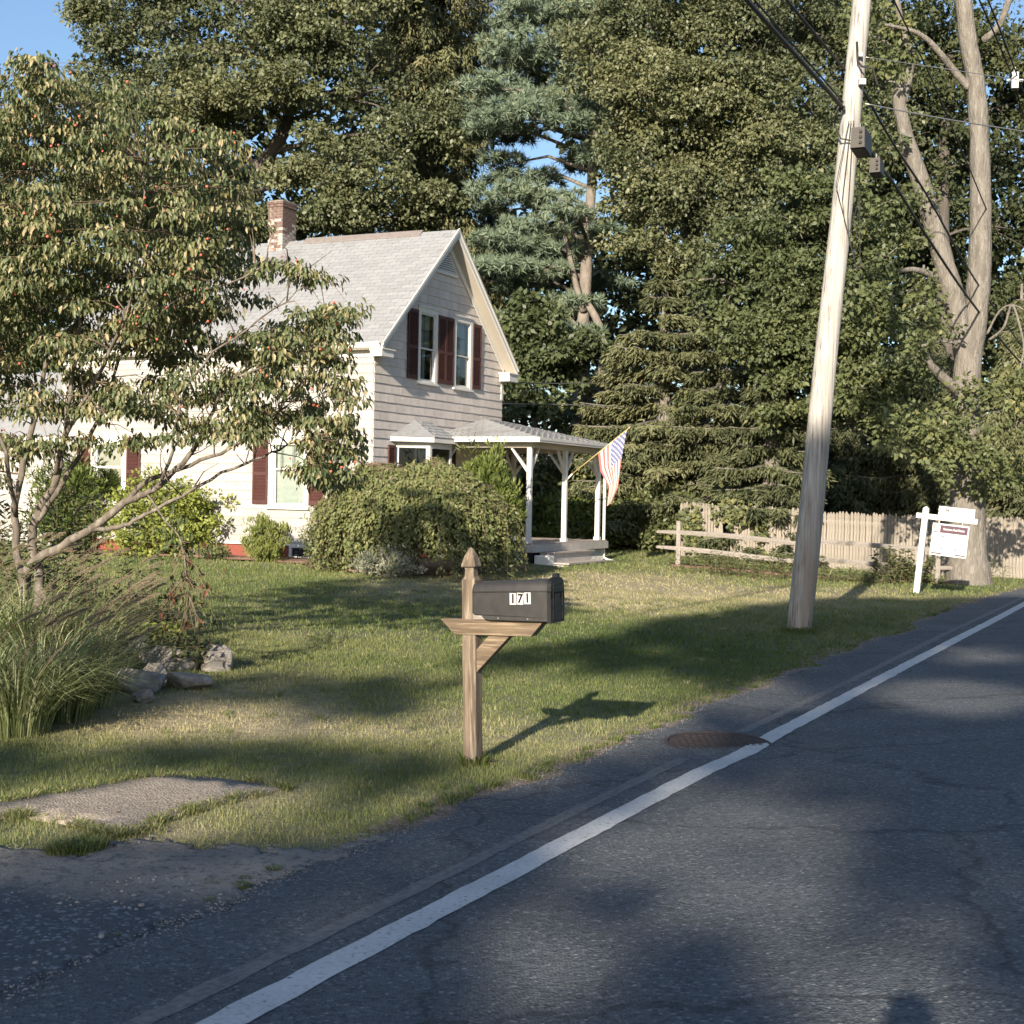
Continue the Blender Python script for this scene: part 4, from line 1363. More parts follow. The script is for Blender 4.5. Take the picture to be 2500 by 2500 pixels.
# steps
steps = hb('front_steps', 'step', lambda m: (m.box(2.95, -3.0, .44, 5.25, -2.655, .50), m.box(3.0, -2.98, .1, 5.2, -2.95, .44)))
hb('tread', 'deck', lambda m: m.box(2.92, -3.03, .50, 5.28, -2.655, .53), steps)
hb('riser', 'step', lambda m: m.box(3.0, -3.34, .08, 5.15, -3.31, .26), steps)
hb('tread', 'deck', lambda m: m.box(2.92, -3.38, .265, 5.22, -2.985, .30), steps)
hb('side_block', 'trim', lambda m: m.box(2.62, -3.02, .05, 2.93, -2.66, .46), steps, .02)
hb('side_block', 'trim', lambda m: m.box(2.66, -3.40, .05, 2.9, -3.03, .25), steps, .02)
# cellar window in the foundation
cw_ = hb('cellar_window', 'trim', lambda m: [LEFTW.box(m, u0, -.03, z0, u1, .05, z1) for (u0, z0, u1, z1) in ((1.35, .30, 1.42, .585), (2.0, .30, 2.07, .585), (1.42, .30, 2.0, .35), (1.42, .54, 2.0, .585))])
hb('cellar_pane', 'room', lambda m: LEFTW.box(m, 1.42, -.03, .35, 2.0, .01, .54), cw_)
hb('porch_wall_sheet', 'soffit', lambda m: m.box(3.8, -.024, .6, WG, -.023, 2.9))  # thin cream sheet laid over the wall under the porch roof
# door on the porch wall
dr = hb('door', 'trim', lambda m: m.box(4.75, -.06, .72, 5.65, -.028, 2.75))
hb('door_panel', 'shutter', lambda m: m.box(4.85, -.07, .74, 5.55, -.062, 2.66), dr)

# --- rear ell -----------------------------------------------------------
def ell(m):
    m.prism([(1.3, LH, .0), (5.0, LH, .0), (5.0, LH, 3.2), (3.15, LH, 4.7), (1.3, LH, 3.2)], (0, 6.5, 0))
ello = hb('rear_ell', 'siding', ell)
hb('ell_roof', 'roof', lambda m: (m.prism([(1.0, LH - .0, 3.02), (3.15, LH, 4.86), (3.15, LH, 4.74), (1.0, LH, 2.92)], (0, 6.8, 0)), m.prism([(5.3, LH, 3.02), (3.15, LH, 4.86), (3.15, LH, 4.74), (5.3, LH, 2.92)], (0, 6.8, 0))), ello)
hb('ell_gutter', 'trim', lambda m: m.box(.90, LH, 2.90, .995, LH + 6.8, 3.03), ello)
m = MB()
z = .5
while z < 3.0:
    m.prism([(1.299, LH, z), (1.275, LH, z), (1.295, LH, z + .2), (1.299, LH, z + .2)], (0, 6.5, 0)); z += .198
tag(recalc(m.build('ell_siding_course', M['siding'], ello)), kind='stuff')

# --- flag on its pole -----------------------------------------------------
fb = house_pt(4.78, -2.52, 2.25); ft = house_pt(4.86, -3.98, 3.40)
fp = empty('flag_pole', fb, 0, 'short gold flag pole slanting out from the middle porch post', 'flag pole')
rel = ft - fb
MB().tube([(0, 0, 0), tuple(rel)], .013, 8).build('pole', surf('brass_pole', (.45, .36, .16), (.38, .30, .13), 20, .4, spec=.5), fp, True)
m = MB(); m.tube([tuple(rel), tuple(rel * 1.02), tuple(rel * 1.035)], [.013, .026, .006], 10); m.build('finial', bpy.data.materials['brass_pole'], fp, True)
m = MB(); m.tube([(-.03, 0, -.05), tuple(rel * .07)], .022, 8); m.build('bracket', M['trim'], fp)

def flag_mat():
    m, t, p = _mat('flag_cloth')
    uv = t.nodes.new('ShaderNodeUVMap'); uv.uv_map = 'flag'
    sp = t.nodes.new('ShaderNodeSeparateXYZ'); t.links.new(uv.outputs[0], sp.inputs[0])
    def math_(op, a, b=None):
        n = t.nodes.new('ShaderNodeMath'); n.operation = op
        for i, v in enumerate((a, b)):
            if v is None: continue
            if isinstance(v, (int, float)): n.inputs[i].default_value = v
            else: t.links.new(v, n.inputs[i])
        return n.outputs[0]
    hoist, fly = sp.outputs[0], sp.outputs[1]        # hoist 0 at the union end
    st = math_('FLOOR', math_('MULTIPLY', hoist, 13))
    red = math_('LESS_THAN', math_('MODULO', st, 2), .5)
    inc = math_('MULTIPLY', math_('LESS_THAN', hoist, 7 / 13), math_('LESS_THAN', fly, .4))
    # stars: staggered grid of dots
    a = math_('MULTIPLY', fly, 11 / .4); b = math_('MULTIPLY', hoist, 9 / (7 / 13))
    ia, ib = math_('FLOOR', a), math_('FLOOR', b)
    par = math_('LESS_THAN', math_('MODULO', math_('ADD', ia, ib), 2), .5)
    fa = math_('SUBTRACT', math_('FRACT', a), .5); fb_ = math_('SUBTRACT', math_('FRACT', b), .5)
    rr = math_('ADD', math_('MULTIPLY', fa, fa), math_('MULTIPLY', fb_, fb_))
    star = math_('MULTIPLY', par, math_('LESS_THAN', rr, .15))
    c = mix(t, (.78, .74, .70), (.58, .17, .15), red)
    c2 = mix(t, (.16, .17, .33), (.74, .72, .72), star)
    c = mix(t, c, c2, inc)
    t.links.new(c, p.inputs['Base Color']); p.inputs['Roughness'].default_value = .85
    tr = t.nodes.new('ShaderNodeBsdfTranslucent'); t.links.new(c, tr.inputs[0])
    mx = t.nodes.new('ShaderNodeMixShader'); mx.inputs[0].default_value = .3
    t.links.new(p.outputs[0], mx.inputs[1]); t.links.new(tr.outputs[0], mx.inputs[2]); t.links.new(mx.outputs[0], t.nodes['Material Output'].inputs[0])
    return m
def pl(pts, s):
    pts = [np.array(p, float) for p in pts]
    d = [0]
    for i in range(1, len(pts)): d.append(d[-1] + np.linalg.norm(pts[i] - pts[i - 1]))
    x = s * d[-1]
    for i in range(1, len(pts)):
        if x <= d[i] + 1e-9: return pts[i - 1] + (pts[i] - pts[i - 1]) * (x - d[i - 1]) / (d[i] - d[i - 1] + 1e-9)
    return pts[-1]
tipw = ft * .98 + fb * .02; lowp = fb + (ft - fb) * .50
Yf = lambda q: q[1]
edgeA = [tipw, at(1517, 1120, ft[1] + .02), at(1508, 1190, ft[1] + .06), at(1494, 1226, ft[1] + .1)]
edgeB = [lowp, at(1466, 1150, lowp[1] - .02), at(1487, 1190, lowp[1] - .1), at(1482, 1236, lowp[1] - .14)]
nu, nv = 40, 56
Vf = []; UVs = []
for j in range(nv + 1):
    v = j / nv
    A, B = pl(edgeA, v), pl(edgeB, v)
    for i in range(nu + 1):
        u = i / nu
        p = A * (1 - u) + B * u
        rip = math.sin(u * 9 + v * 2) * .045 * (v ** .7) * (1 - .2 * v) + math.sin(u * 21 + 1) * .012 * v
        p = p + np.array([.25, .9, .1]) * rip
        Vf.append(p - fb); UVs.append((u, v))
Ff = []
for j in range(nv):
    for i in range(nu):
        a = j * (nu + 1) + i
        Ff.append((a, a + 1, a + nu + 2, a + nu + 1))
me = bpy.data.meshes.new('flag'); me.from_pydata([tuple(p) for p in Vf], [], Ff)
uvl = me.uv_layers.new(name='flag')
for lp in me.loops: uvl.data[lp.index].uv = UVs[lp.vertex_index]
me.materials.append(flag_mat()); me.shade_smooth()
flag = link('flag', me); flag.location = [float(c) for c in fb]
tag(flag, 'faded American flag of red and white stripes hanging limp from the slanting porch pole', 'flag')
# thin wires the folded tail

# ================================================================== MAILBOX
mp = gnd(1155, 1867)
MBX = empty('mailbox_post', (mp[0], mp[1], mp[2] - .02), rot=Euler((0, -.031, ROTN)), label= 'weathered square timber mailbox post with pointed finial and diagonal brace', cat='post')
def tf(x): return x
pw = .0485
m = MB()
m.box(-pw, -pw, -.15, pw, pw, 1.235, .004)
recalc(m.build('post', M['wood'], MBX))
m = MB()
prof = [(1.235, 1.0), (1.262, .72), (1.30, .66), (1.318, .70), (1.322, 1.04), (1.332, 1.04), (1.362, .90), (1.392, .70), (1.42, .47), (1.44, .26), (1.450, .08)]
vs = []
for z, k in prof:
    r = pw * k
    vs += [(-r, -r, z), (r, -r, z), (r, r, z), (-r, r, z)]
fs = []
for i in range(len(prof) - 1):
    for j in range(4):
        q = (j + 1) % 4
        fs.append((i * 4 + j, i * 4 + q, i * 4 + 4 + q, i * 4 + 4 + j))
fs.append((len(prof) * 4 - 4, len(prof) * 4 - 3, len(prof) * 4 - 2, len(prof) * 4 - 1))
m.add(vs, fs)
bevel(recalc(m.build('finial', M['wood'], MBX)), .003, 1)
m = MB()
m.prism([(-.205, -.062, .980), (.545, -.062, .980), (.455, -.062, .880), (-.10, -.062, .880)], (0, .092, 0))
bevel(recalc(m.build('arm', M['woodx'], MBX)), .003, 1)
m = MB()
m.prism([(.146, -.040, .879), (.296, -.040, .879), (.050, -.040, .632), (.050, -.040, .782)], (0, .066, 0))
bevel(recalc(m.build('brace', M['woodx'], MBX)), .003, 1)
m = MB()
m.prism([(.0505, -.075, .982), (.50, -.075, .982), (.47, -.075, 1.004), (.0505, -.075, 1.016)], (0, .15, 0))
recalc(m.build('mounting_board', M['greywood'], MBX))

box = empty('mailbox', (mp[0], mp[1], mp[2] - .02), rot=Euler((0, -.031, ROTN)), label= 'black plastic mailbox numbered 171 mounted on the timber post', cat='mailbox')
def mprof(zb, zt, hw, n=14):
    """section of the box: flat sides, rounded shoulders and top"""
    pts = [(-hw, zb), (-hw, zb + (zt - zb) * .70)]
    cz = zb + (zt - zb) * .66; rz = zt - cz
    for i in range(n + 1):
        a = PI - PI * i / n
        c, s_ = math.cos(a), math.sin(a)
        e = .62
        pts.append((hw * math.copysign(abs(c) ** e, c), cz + rz * abs(s_) ** e))
    pts += [(hw, zb + (zt - zb) * .70), (hw, zb)]
    return pts
secs = []
for x, zb, zt, hw in ((.050, 1.030, 1.208, .088), (.056, 1.020, 1.222, .094), (.075, 1.017, 1.228, .097), (.595, 1.004, 1.252, .101)):
    secs.append([(x, y, z) for y, z in mprof(zb, zt, hw)])
n = len(secs[0]); vs = [p for s in secs for p in s]; fs = []
for i in range(len(secs) - 1):
    for j in range(n - 1): fs.append((i * n + j, i * n + j + 1, i * n + n + j + 1, i * n + n + j))
    fs.append((i * n + n - 1, i * n, i * n + n, i * n + 2 * n - 1))
fs.append(tuple(range(n))); fs.append(tuple(range(len(secs) * n - n, len(secs) * n)))
m = MB(); m.add(vs, fs)
bd = recalc(m.build('body', M['box'], box)); bd.data.shade_smooth()
md = bd.modifiers.new('es', 'EDGE_SPLIT'); md.split_angle = math.radians(40)
m = MB()
m.prism([(.125, -.1045, 1.006), (.145, -.1045, .990), (.175, -.1045, .984), (.56, -.1045, .982), (.598, -.1045, .982), (.598, -.1045, 1.003), (.125, -.1045, 1.012)], (0, .209, 0))
recalc(m.build('skirt', M['box'], box))
def ringsec(x0, x1, zb, zt, hw):
    a = [(x0, y, z) for y, z in mprof(zb, zt, hw)]; b = [(x1, y, z) for y, z in mprof(zb, zt, hw)]
    k = len(a); f = [(j, j + 1, k + j + 1, k + j) for j in range(k - 1)] + [(k - 1, 0, k, 2 * k - 1), tuple(range(k)), tuple(range(k, 2 * k))]
    return a + b, f
m = MB(); m.add(*ringsec(.592, .618, .972, 1.262, .108))
dr_ = recalc(m.build('door', M['boxdoor'], box)); bevel(dr_, .004, 2)
m = MB()
for (y0, y1, z0, z1) in ((-.072, .072, 1.185, 1.225), (-.075, .075, 1.075, 1.175), (-.078, .078, .990, 1.060)):
    for (a, b, c, d) in ((y0, z0, y1, z0 + .006), (y0, z1 - .006, y1, z1), (y0, z0 + .006, y0 + .006, z1 - .006), (y1 - .006, z0 + .006, y1, z1 - .006)):
        m.box(.618, a, b, .6225, c, d)
for q in range(9): m.box(.618, -.035 + q * .008, 1.092, .6205, -.031 + q * .008, 1.155)
recalc(m.build('embossed_panel', M['boxdoor'], dr_))
m = MB(); m.box(.588, -.018, 1.258, .628, .018, 1.285, .004); recalc(m.build('latch', M['boxdoor'], box))
m = MB()
for x in (.245, .455): m.box(x - .004, -.1075, .992, x + .004, -.1046, 1.000)
m.build('screw', M['steel'], box)

def text_mesh(txt, size, mat, parent, loc, rot, name='lettering', ext=.0008, sx=1.0, sp=1.0, off=0.0):
    c = bpy.data.curves.new(name, 'FONT'); c.body = txt; c.size = size; c.align_x = 'CENTER'; c.align_y = 'CENTER'
    c.extrude = ext; c.space_character = sp; c.offset = off; c.resolution_u = 3
    o = bpy.data.objects.new(name, c)
    COL.objects.link(o)
    bpy.context.view_layer.update()
    me = bpy.data.meshes.new_from_object(o.evaluated_get(bpy.context.evaluated_depsgraph_get()))
    bpy.data.objects.remove(o); bpy.data.curves.remove(c)
    me.materials.clear(); me.materials.append(mat)
    o = link(name, me, parent); o.location = loc; o.rotation_euler = rot; o.scale = (sx, 1, 1)
    return o
for x, z, dg_, rt in ((.350, 1.122, '1', 0.0), (.4015, 1.124, '7', .04), (.4525, 1.1275, '1', -.03)):
    m = MB(); m.box(-.023, -.001, -.037, .023, 0, .037)
    o = m.build('number_plate', M['decal'], box); o.location = (x, -.1015, z); o.rotation_euler = (0, rt, 0)
    text_mesh(dg_, .080, M['digit'], o, (0, -.0018, -.001), (PI / 2, 0, 0), 'digit', .0006, .90, off=.0030)

# ================================================================== UTILITY POLE
pb = gnd(1950, 1540)
top_dir = np.array([.74, .25, 8.7]); top_dir /= top_dir[2]
PO = empty('utility_pole', (pb[0], pb[1], pb[2]), 0, 'tall pale weathered timber utility pole leaning right beside the road', 'utility pole')
m = MB()
pts = []; rad = []
for z in np.linspace(-.3, 11.5, 24):
    pts.append((top_dir[0] * z + .008 * math.sin(z * 1.3), top_dir[1] * z, z)); rad.append(.176 - .0055 * z if z > .4 else .170 - .03 * max(0, .25 - z))
pts[1] = (pts[1][0], pts[1][1], pts[1][2])
shaft = m.tube(pts, rad, 28).build('shaft', M['pole'], PO, True)
def polept(z): return np.array([pb[0] + top_dir[0] * z, pb[1] + top_dir[1] * z, pb[2] + z])
m = MB()
zc = 6.9
c0 = np.array([top_dir[0] * zc, top_dir[1] * zc, zc])
m.box(c0[0] - .22, c0[1] - .17, zc + .25, c0[0] - .10, c0[1] - .13, zc + .31)
m.tube([c0 + [-.20, -.14, .35], c0 + [-.24, -.18, .05], c0 + [-.16, -.2, -.15], c0 + [.0, -.22, -.18]], .012, 6)
m.build('clamp', M['black'], PO)
m = MB()
for q in range(3):
    a = [c0 + np.array([-.05 + .03 * q, -.19, .1]), c0 + np.array([-.22 + .08 * q, -.24, -.8 - .3 * q]), c0 + np.array([-.02 + .08 * q, -.23, -1.5 - .3 * q]), c0 + np.array([.12, -.2, -.9]), c0 + np.array([.1, -.2, -.2])]
    pp = [pl(a, t) for t in np.linspace(0, 1, 14)]
    m.tube(pp, .006, 5)
m.build('drip_wire', M['black'], PO)
m = MB()
c1 = np.array([top_dir[0] * 7.8, top_dir[1] * 7.8, 7.8])
m.tube([c1 + [-.04, -.21, .28], c1 + [-.03, -.23, .02], c1 + [.02, -.24, -.06], c1 + [.18, -.24, -.09], c1 + [.24, -.24, -.3], c1 + [.32, -.22, -.34]], .017, 8)
m.build('cable_loop', M['black'], PO, True)
m = MB(); m.box(c0[0] + .08, c0[1] - .2, .6 + zc, c0[0] + .17, c0[1] - .1, .68 + zc); m.box(c1[0] - .02, c1[1] - .22, 7.88, c1[0] + .04, c1[1] - .14, 7.94); m.build('bolt', M['steel'], PO)

def wire(name, pts, r, label, group=None, mat='black'):
    m = MB()
    P = [np.array(p) for p in pts]
    # Catmull-Rom so that the sag is smooth
    out = []
    for i in range(len(P) - 1):
        p0 = P[max(i - 1, 0)]; p1 = P[i]; p2 = P[i + 1]; p3 = P[min(i + 2, len(P) - 1)]
        for t in np.linspace(0, 1, 7)[:-1]:
            out.append(.5 * ((2 * p1) + (-p0 + p2) * t + (2 * p0 - 5 * p1 + 4 * p2 - p3) * t * t + (-p0 + 3 * p1 - 3 * p2 + p3) * t ** 3))
    out.append(P[-1])
    m.tube(out, r, 6)
    o = m.build(name, M[mat], None, True)
    return tag(o, label, 'cable', group)
GW = 'cables along the road'
bpole = lambda z: (polept(z) @ N)
pA = at(2056, 261, 19.85)
bA = pA @ N
def on(px, py, b=None): return onb(px, py, bA if b is None else b)
def extend(p, q, k): return p + (p - q) * k
a0, a1 = on(1823, 0), on(2056, 261)
wire('overhead_cable', [extend(a0, a1, 3.2), a0, a1, on(2115, 330)], .028, 'thick black cable bundle running from the top edge down to the pole', GW)
a0, a1 = on(1842, 0, bA - .02), on(2066, 258, bA - .02)
wire('overhead_cable', [extend(a0, a1, 3.2), a0, a1], .012, 'thin black wire running close above the thick cable bundle left of the pole', GW)
wire('overhead_cable', [on(2108, 345), on(2159, 419), on(2187, 456), on(2275, 596), on(2364, 727), on(2462, 852), on(2530, 925)], .024, 'thick black cable running from the grey cases down across the forked trunk', GW)
bB = at(2056, 163, 19.9) @ N
a0, a1 = on(1921, 0, bB), on(2056, 163, bB)
wire('overhead_cable', [extend(a0, a1, 4), a0, a1, on(2108, 224, bB), on(2150, 298, bB), on(2192, 368, bB), on(2262, 475, bB), on(2345, 624, bB), on(2410, 727, bB), on(2520, 880, bB)], .019, 'black cable crossing the pole above the grey case and running right', GW)
wire('overhead_cable', [at(2100, -180, 22), at(2182, 0, 24), at(2271, 186, 27), at(2364, 405, 29.6), at(2415, 526, 32.5), at(2470, 640, 36), at(2530, 740, 39)], .014, 'thin dark wire sagging before the taller right trunk', GW)
wire('overhead_cable', [at(2330, -130, 19), at(2391, 0, 20), at(2471, 186, 22), at(2500, 290, 23), at(2540, 390, 24)], .012, 'thin dark wire at the upper right edge above the white bracket', GW)
wire('overhead_cable', [at(2345, -130, 19), at(2412, 0, 20), at(2484, 186, 22), at(2512, 260, 23)], .012, 'second thin wire just right of the one with the white bracket', GW)
wire('overhead_cable', [at(2110, 139, 20), at(2300, 167, 20.4), at(2500, 197, 21), at(2600, 212, 21.3)], .006, 'thin light wire running level to the right from high on the pole', GW, 'steel')
wire('overhead_cable', [at(2112, 253, 20), at(2300, 289, 20.4), at(2500, 321, 21), at(2600, 338, 21.3)], .010, 'light guy wire running to the right edge from below the crossing cable', GW, 'steel')
wire('service_cable', [at(1222, 934, 40), at(1380, 936, 42), at(1560, 932, 44), at(1760, 918, 46)], .012, 'thin line strung level across the trees right of the gable', None, 'steel')
wire('service_cable', [at(1222, 985, 40), at(1450, 990, 42), at(1640, 1003, 44), at(1800, 1012, 46)], .014, 'pair line strung low across the dark spruces behind the flag', None, 'steel')
br = at(2478, 196, 22)
m = MB(); m.box(-.05, -.03, -.12, .05, .03, .12, .01); m.tube([(-.12, 0, 0), (.12, 0, 0)], .02, 6); m.tube([(0, 0, .1), (-.01, 0, .2)], .015, 6)
o = m.build('wire_bracket', M['signw']); o.location = br; tag(o, 'white insulator bracket on the wires at the upper right edge', 'bracket')

def splice(name, px, py, Yd, L, w, h, lab):
    p = at(px, py, Yd)
    e = empty(name, p, 0, lab, 'cable box')
    d = (on(2364, 727) - on(2159, 419)); d /= np.linalg.norm(d)
    q = Vector(d).to_track_quat('X', 'Z'); e.rotation_euler = q.to_euler()
    m = MB(); m.prism([(-L / 2, -w / 2, -h), (-L / 2, w / 2, -h), (-L / 2, w / 2 * .9, 0), (-L / 2, -w / 2 * .9, 0)], (L, 0, 0)); bevel(recalc(m.build('case', M['splice'], e)), .015, 2)
    m = MB(); m.prism([(-L / 2 - .02, -w / 2 * .94, -h * .97), (-L / 2 - .02, w / 2 * .94, -h * .97), (-L / 2 - .02, w / 2 * .85, -.01), (-L / 2 - .02, -w / 2 * .85, -.01)], (.018, 0, 0)); recalc(m.build('end_plate', M['spliceend'], e))
    m = MB()
    for k in range(3): m.tube([(-L / 2 - .045, -w * .2, -h * (.25 + .25 * k)), (-L / 2 - .02, -w * .2, -h * (.25 + .25 * k))], h * .075, 10)
    m.build('cable_port', M['black'], e)
    m = MB()
    for k in (-.3, .3): m.tube([(k * L, 0, -.01), (k * L, 0, .07)], .012, 6)
    m.build('hanger', M['steel'], e)
splice('splice_case', 2104, 322, 19.1, .42, .20, .29, 'large grey cable splice case hanging right against the pole')
splice('splice_case', 2142, 392, 20.3, .28, .16, .22, 'smaller dark splice case hanging on the cable right of the large one')

# ================================================================== FOR SALE SIGN
sp_ = gnd(2237, 1452)
SG = empty('sale_sign', (sp_[0], sp_[1], sp_[2]), rot=Euler((.0, math.radians(5.2), ROTN)), label='leaning white post with arm carrying a hanging estate agent board', cat='sign')
k = 1.0
m = MB(); m.box(-.055, -.055, -.1, .055, .055, 1.70, .004); m.prism([(-.055, -.055, 1.70), (.055, -.055, 1.70), (.055, .055, 1.70), (-.055, .055, 1.70)], (0, 0, .001))
m.add([(-.055, -.055, 1.701), (.055, -.055, 1.701), (.055, .055, 1.701), (-.055, .055, 1.701), (0, 0, 1.745)], [(0, 1, 4), (1, 2, 4), (2, 3, 4), (3, 0, 4)])
recalc(m.build('post', M['signw'], SG))
m = MB(); m.box(-.165, -.062, 1.50, .99, -.056, 1.60); m.box(-.165, -.056, 1.50, .99, .030, 1.60, .004)
recalc(m.build('arm', M['signw'], SG))
m = MB(); m.box(.245, -.034, 1.602, .92, -.026, 1.775); rd = recalc(m.build('rider_panel', M['signw'], SG))
text_mesh('COMING SOON!', .118, M['signg'], rd, (.582, -.0348, 1.705), (PI / 2, 0, 0), 'lettering', .0006, .80, off=.002)
m = MB(); m.box(.165, -.030, .820, .850, -.012, 1.44)
bdn = recalc(m.build('board', M['signw'], SG))
m = MB()
for x in (.275, .715): m.box(x - .007, -.026, 1.435, x + .007, -.016, 1.502)
m.build('hanger', M['signw'], SG)
m = MB(); m.box(.188, -.0325, 1.262, .828, -.0305, 1.412); recalc(m.build('band', M['signp'], bdn))
m = MB(); m.box(.188, -.0325, .845, .378, -.0305, .872); recalc(m.build('band', M['signp'], bdn))
m = MB(); m.box(.640, -.0325, .845, .828, -.0305, .872); recalc(m.build('band', M['signp'], bdn))
m = MB(); m.box(.205, -.0345, 1.282, .312, -.0327, 1.396); recalc(m.build('emblem', M['signw'], bdn))
m = MB()
for q in range(3):
    m.box(.224 + q * .011, -.0358, 1.300 + q * .012, .229 + q * .011, -.0347, 1.378 - q * .012); m.box(.288 - q * .011, -.0358, 1.300 + q * .012, .293 - q * .011, -.0347, 1.378 - q * .012)
    m.box(.229 + q * .011, -.0358, 1.373 - q * .012, .288 - q * .011, -.0347, 1.378 - q * .012)
recalc(m.build('emblem_mark', M['signg'], bdn))
RX = (PI / 2, 0, 0)
text_mesh('Katrynna Real Estate', .058, M['signw'], bdn, (.570, -.0330, 1.338), RX, 'lettering', .0005, .82, off=.0012)
text_mesh('HOME FOR SALE', .085, M['signg'], bdn, (.508, -.0306, 1.185), RX, 'lettering', .0005, .88, off=.0006)
text_mesh('by appointment only', .042, M['signg'], bdn, (.508, -.0306, 1.045), RX, 'lettering', .0005, 1.2)
text_mesh('774.258.0423', .088, M['signb'], bdn, (.508, -.0306, .955), RX, 'lettering', .0005, .98, off=.0012)

# ================================================================== FENCES
SR = empty('split_rail_fence', AB(33.2, -11.4, float(zg(*AB(33.2, -11.4)[:2]))), 0, 'low silvered two rail split rail fence between lawn and stockade', 'fence')
srb = np.array(SR.location)
posts = [(-11.45, 1.10), (-8.3, 1.06), (-5.35, 1.12)]
def gz(p): return float(zg(p[0], p[1]))
pw_ = []
for b, h in posts:
    p = AB(33.2, b); p[2] = gz(p); pw_.append(p)
    m = MB(); q = p - srb
    m.tube([q + [0, 0, -.1], q + [.005, 0, h * .5], q + [.0, .01, h]], [.068, .064, .056], 7)
    m.build('fence_post', M['greywood'], SR)
for i in range(2):
    for z, ph in ((.80, 0), (.40, 1)):
        a = pw_[i] + [0, 0, z]; b = pw_[i + 1] + [0, 0, z - .02]
        d = (b - a) / np.linalg.norm(b - a)
        a = a - d * (.55 if i == 0 else .12) + [0, -.01 * i, 0]; b = b + d * (.12 if i == 0 else .45)
        pts = [a + (b - a) * t + np.array([0, 0, .035 * math.sin(t * PI * 1.3 + ph + i)]) for t in np.linspace(0, 1, 7)]
        m = MB(); m.tube([p - srb for p in pts], [.035, .055, .06, .062, .06, .055, .035], 5)
        m.build('rail', M['greywood'], SR)

def stockade(name, a_of, b0, b1, h, label, npick=None, gaps=(), lean=()):
    p0 = AB(a_of(b0), b0); p0[2] = gz(p0)
    e = empty(name, p0, 0, label, 'fence')
    w = .078; b = b0; k = 0
    meshes = []
    for v in range(5):
        m = MB(); hh = h * (1 + .012 * (v - 2))
        m.prism([(-.036, -.012, -.06), (.036, -.012, -.06), (.036, -.012, hh - .055), (.012, -.012, hh), (-.012, -.012, hh), (-.036, -.012, hh - .055)], (0, .022, 0))
        meshes.append(recalc_me(m.mesh('picket', M['picket'])))
    while b < b1:
        a = a_of(b); da = a_of(b + .05) - a
        if not any(g0 < b < g1 for g0, g1 in gaps):
            p = AB(a, b); z = gz(p)
            o = link('picket', random.choice(meshes), e)
            o.location = (p[0] - p0[0], p[1] - p0[1], z - p0[2])
            tilt = random.gauss(0, .006)
            for l0, l1, tv in lean:
                if l0 < b < l1: tilt += tv
            o.rotation_euler = Euler((random.gauss(0, .01), tilt, ROTN + math.atan2(da, .05)))
        b += w; k += 1
    m = MB()
    for z in (.32, h * .82):
        pts = []
        for q in np.linspace(b0, b1, 8):
            p = AB(a_of(q) + .045, q); pts.append((p[0] - p0[0], p[1] - p0[1], gz(p) + z - p0[2]))
        m.tube(pts, .035, 4)
    m.build('backing_rail', M['picket'], e)
    return e
def recalc_me(me):
    import bmesh
    bm = bmesh.new(); bm.from_mesh(me); bmesh.ops.recalc_face_normals(bm, faces=bm.faces); bm.to_mesh(me); bm.free(); return me
pL = onb(1642, 1350, 0) if False else None
FB0 = -12.7
stockade('stockade_fence', lambda b: 37.2 + .02 * math.sin(b), -12.75, -3.9, 1.47, 'tan stockade fence of pointed pickets behind the split rail fence', gaps=((-11.52, -11.40),), lean=((-11.60, -11.50, -.05), (-11.42, -11.32, .03)))
stockade('stockade_fence', lambda b: 42.0 + .0 * b, -5.6, -1.0, 1.45, 'grey stockade fence in the shade beyond the thick forked trunk')

# far mailbox in front of the second fence
q = gnd(2474, 1390)
FM = empty('far_mailbox', q, ROTN, 'dark mailbox on a post far down the road at the right edge', 'mailbox')
m = MB(); m.box(-.05, -.05, -.1, .05, .05, 1.0); m.build('post', M['signw'], FM)
m = MB(); m.box(-.22, -.045, .98, .22, .045, 1.03); m.build('arm', M['greywood'], FM)
m = MB(); m.add(*ringsec(-.26, .26, 1.03, 1.25, .1)); recalc(m.build('body', M['box'], FM))
m = MB(); m.box(-.24, -.05, .80, .24, -.02, .96); m.build('newspaper_tube', M['box'], FM)

# ================================================================== ROCKS
def rock(px, py, Yd, sx, sy, sz, seed, label, rz=0, sq=.6):
    p = gnd(px, py)
    k = Yd
    rr = np.random.default_rng(seed)
    import bmesh
    bm = bmesh.new(); bmesh.ops.create_icosphere(bm, subdivisions=4, radius=1)
    off = rr.random(3) * 50
    for v in bm.verts:
        c = np.array(v.co)
        c = np.sign(c) * np.abs(c) ** sq
        # split faces: cut by a few planes
        for j in range(7):
            nn = unit(np.array(np.random.default_rng(seed * 17 + j).normal(size=3)))
            dd = .62 + .25 * np.random.default_rng(seed * 31 + j).random()
            t_ = c @ nn
            if t_ > dd: c = c - nn * (t_ - dd) * .9
        c = c * (1 + .10 * (float(vnoise(c[0] * 3 + off[0], c[1] * 3 + c[2] * 2 + off[1], 3)) - .5) + .05 * (float(vnoise(c[0] * 9 + off[0], c[1] * 9 + c[2] * 7 + off[1], 4)) - .5))
        v.co = c * np.array([sx, sy, sz])
    me = bpy.data.meshes.new('rock'); bm.to_mesh(me); bm.free()
    me.materials.append(M['rock'])
    o = link('rock', me); o.location = (p[0], p[1] + sy * .75, p[2] + sz * .62); o.rotation_euler = (rr.normal() * .08, rr.normal() * .08, rz)
    me.shade_smooth()
    return tag(o, label, 'rock')
rock(320, 1692, 0, .285, .23, .115, 1, 'broad pale flat stone at the front of the garden edge', -.25, .6)
rock(455, 1688, 0, .225, .20, .095, 2, 'flat squared grey slab at the right of the garden edge', .12, .4)
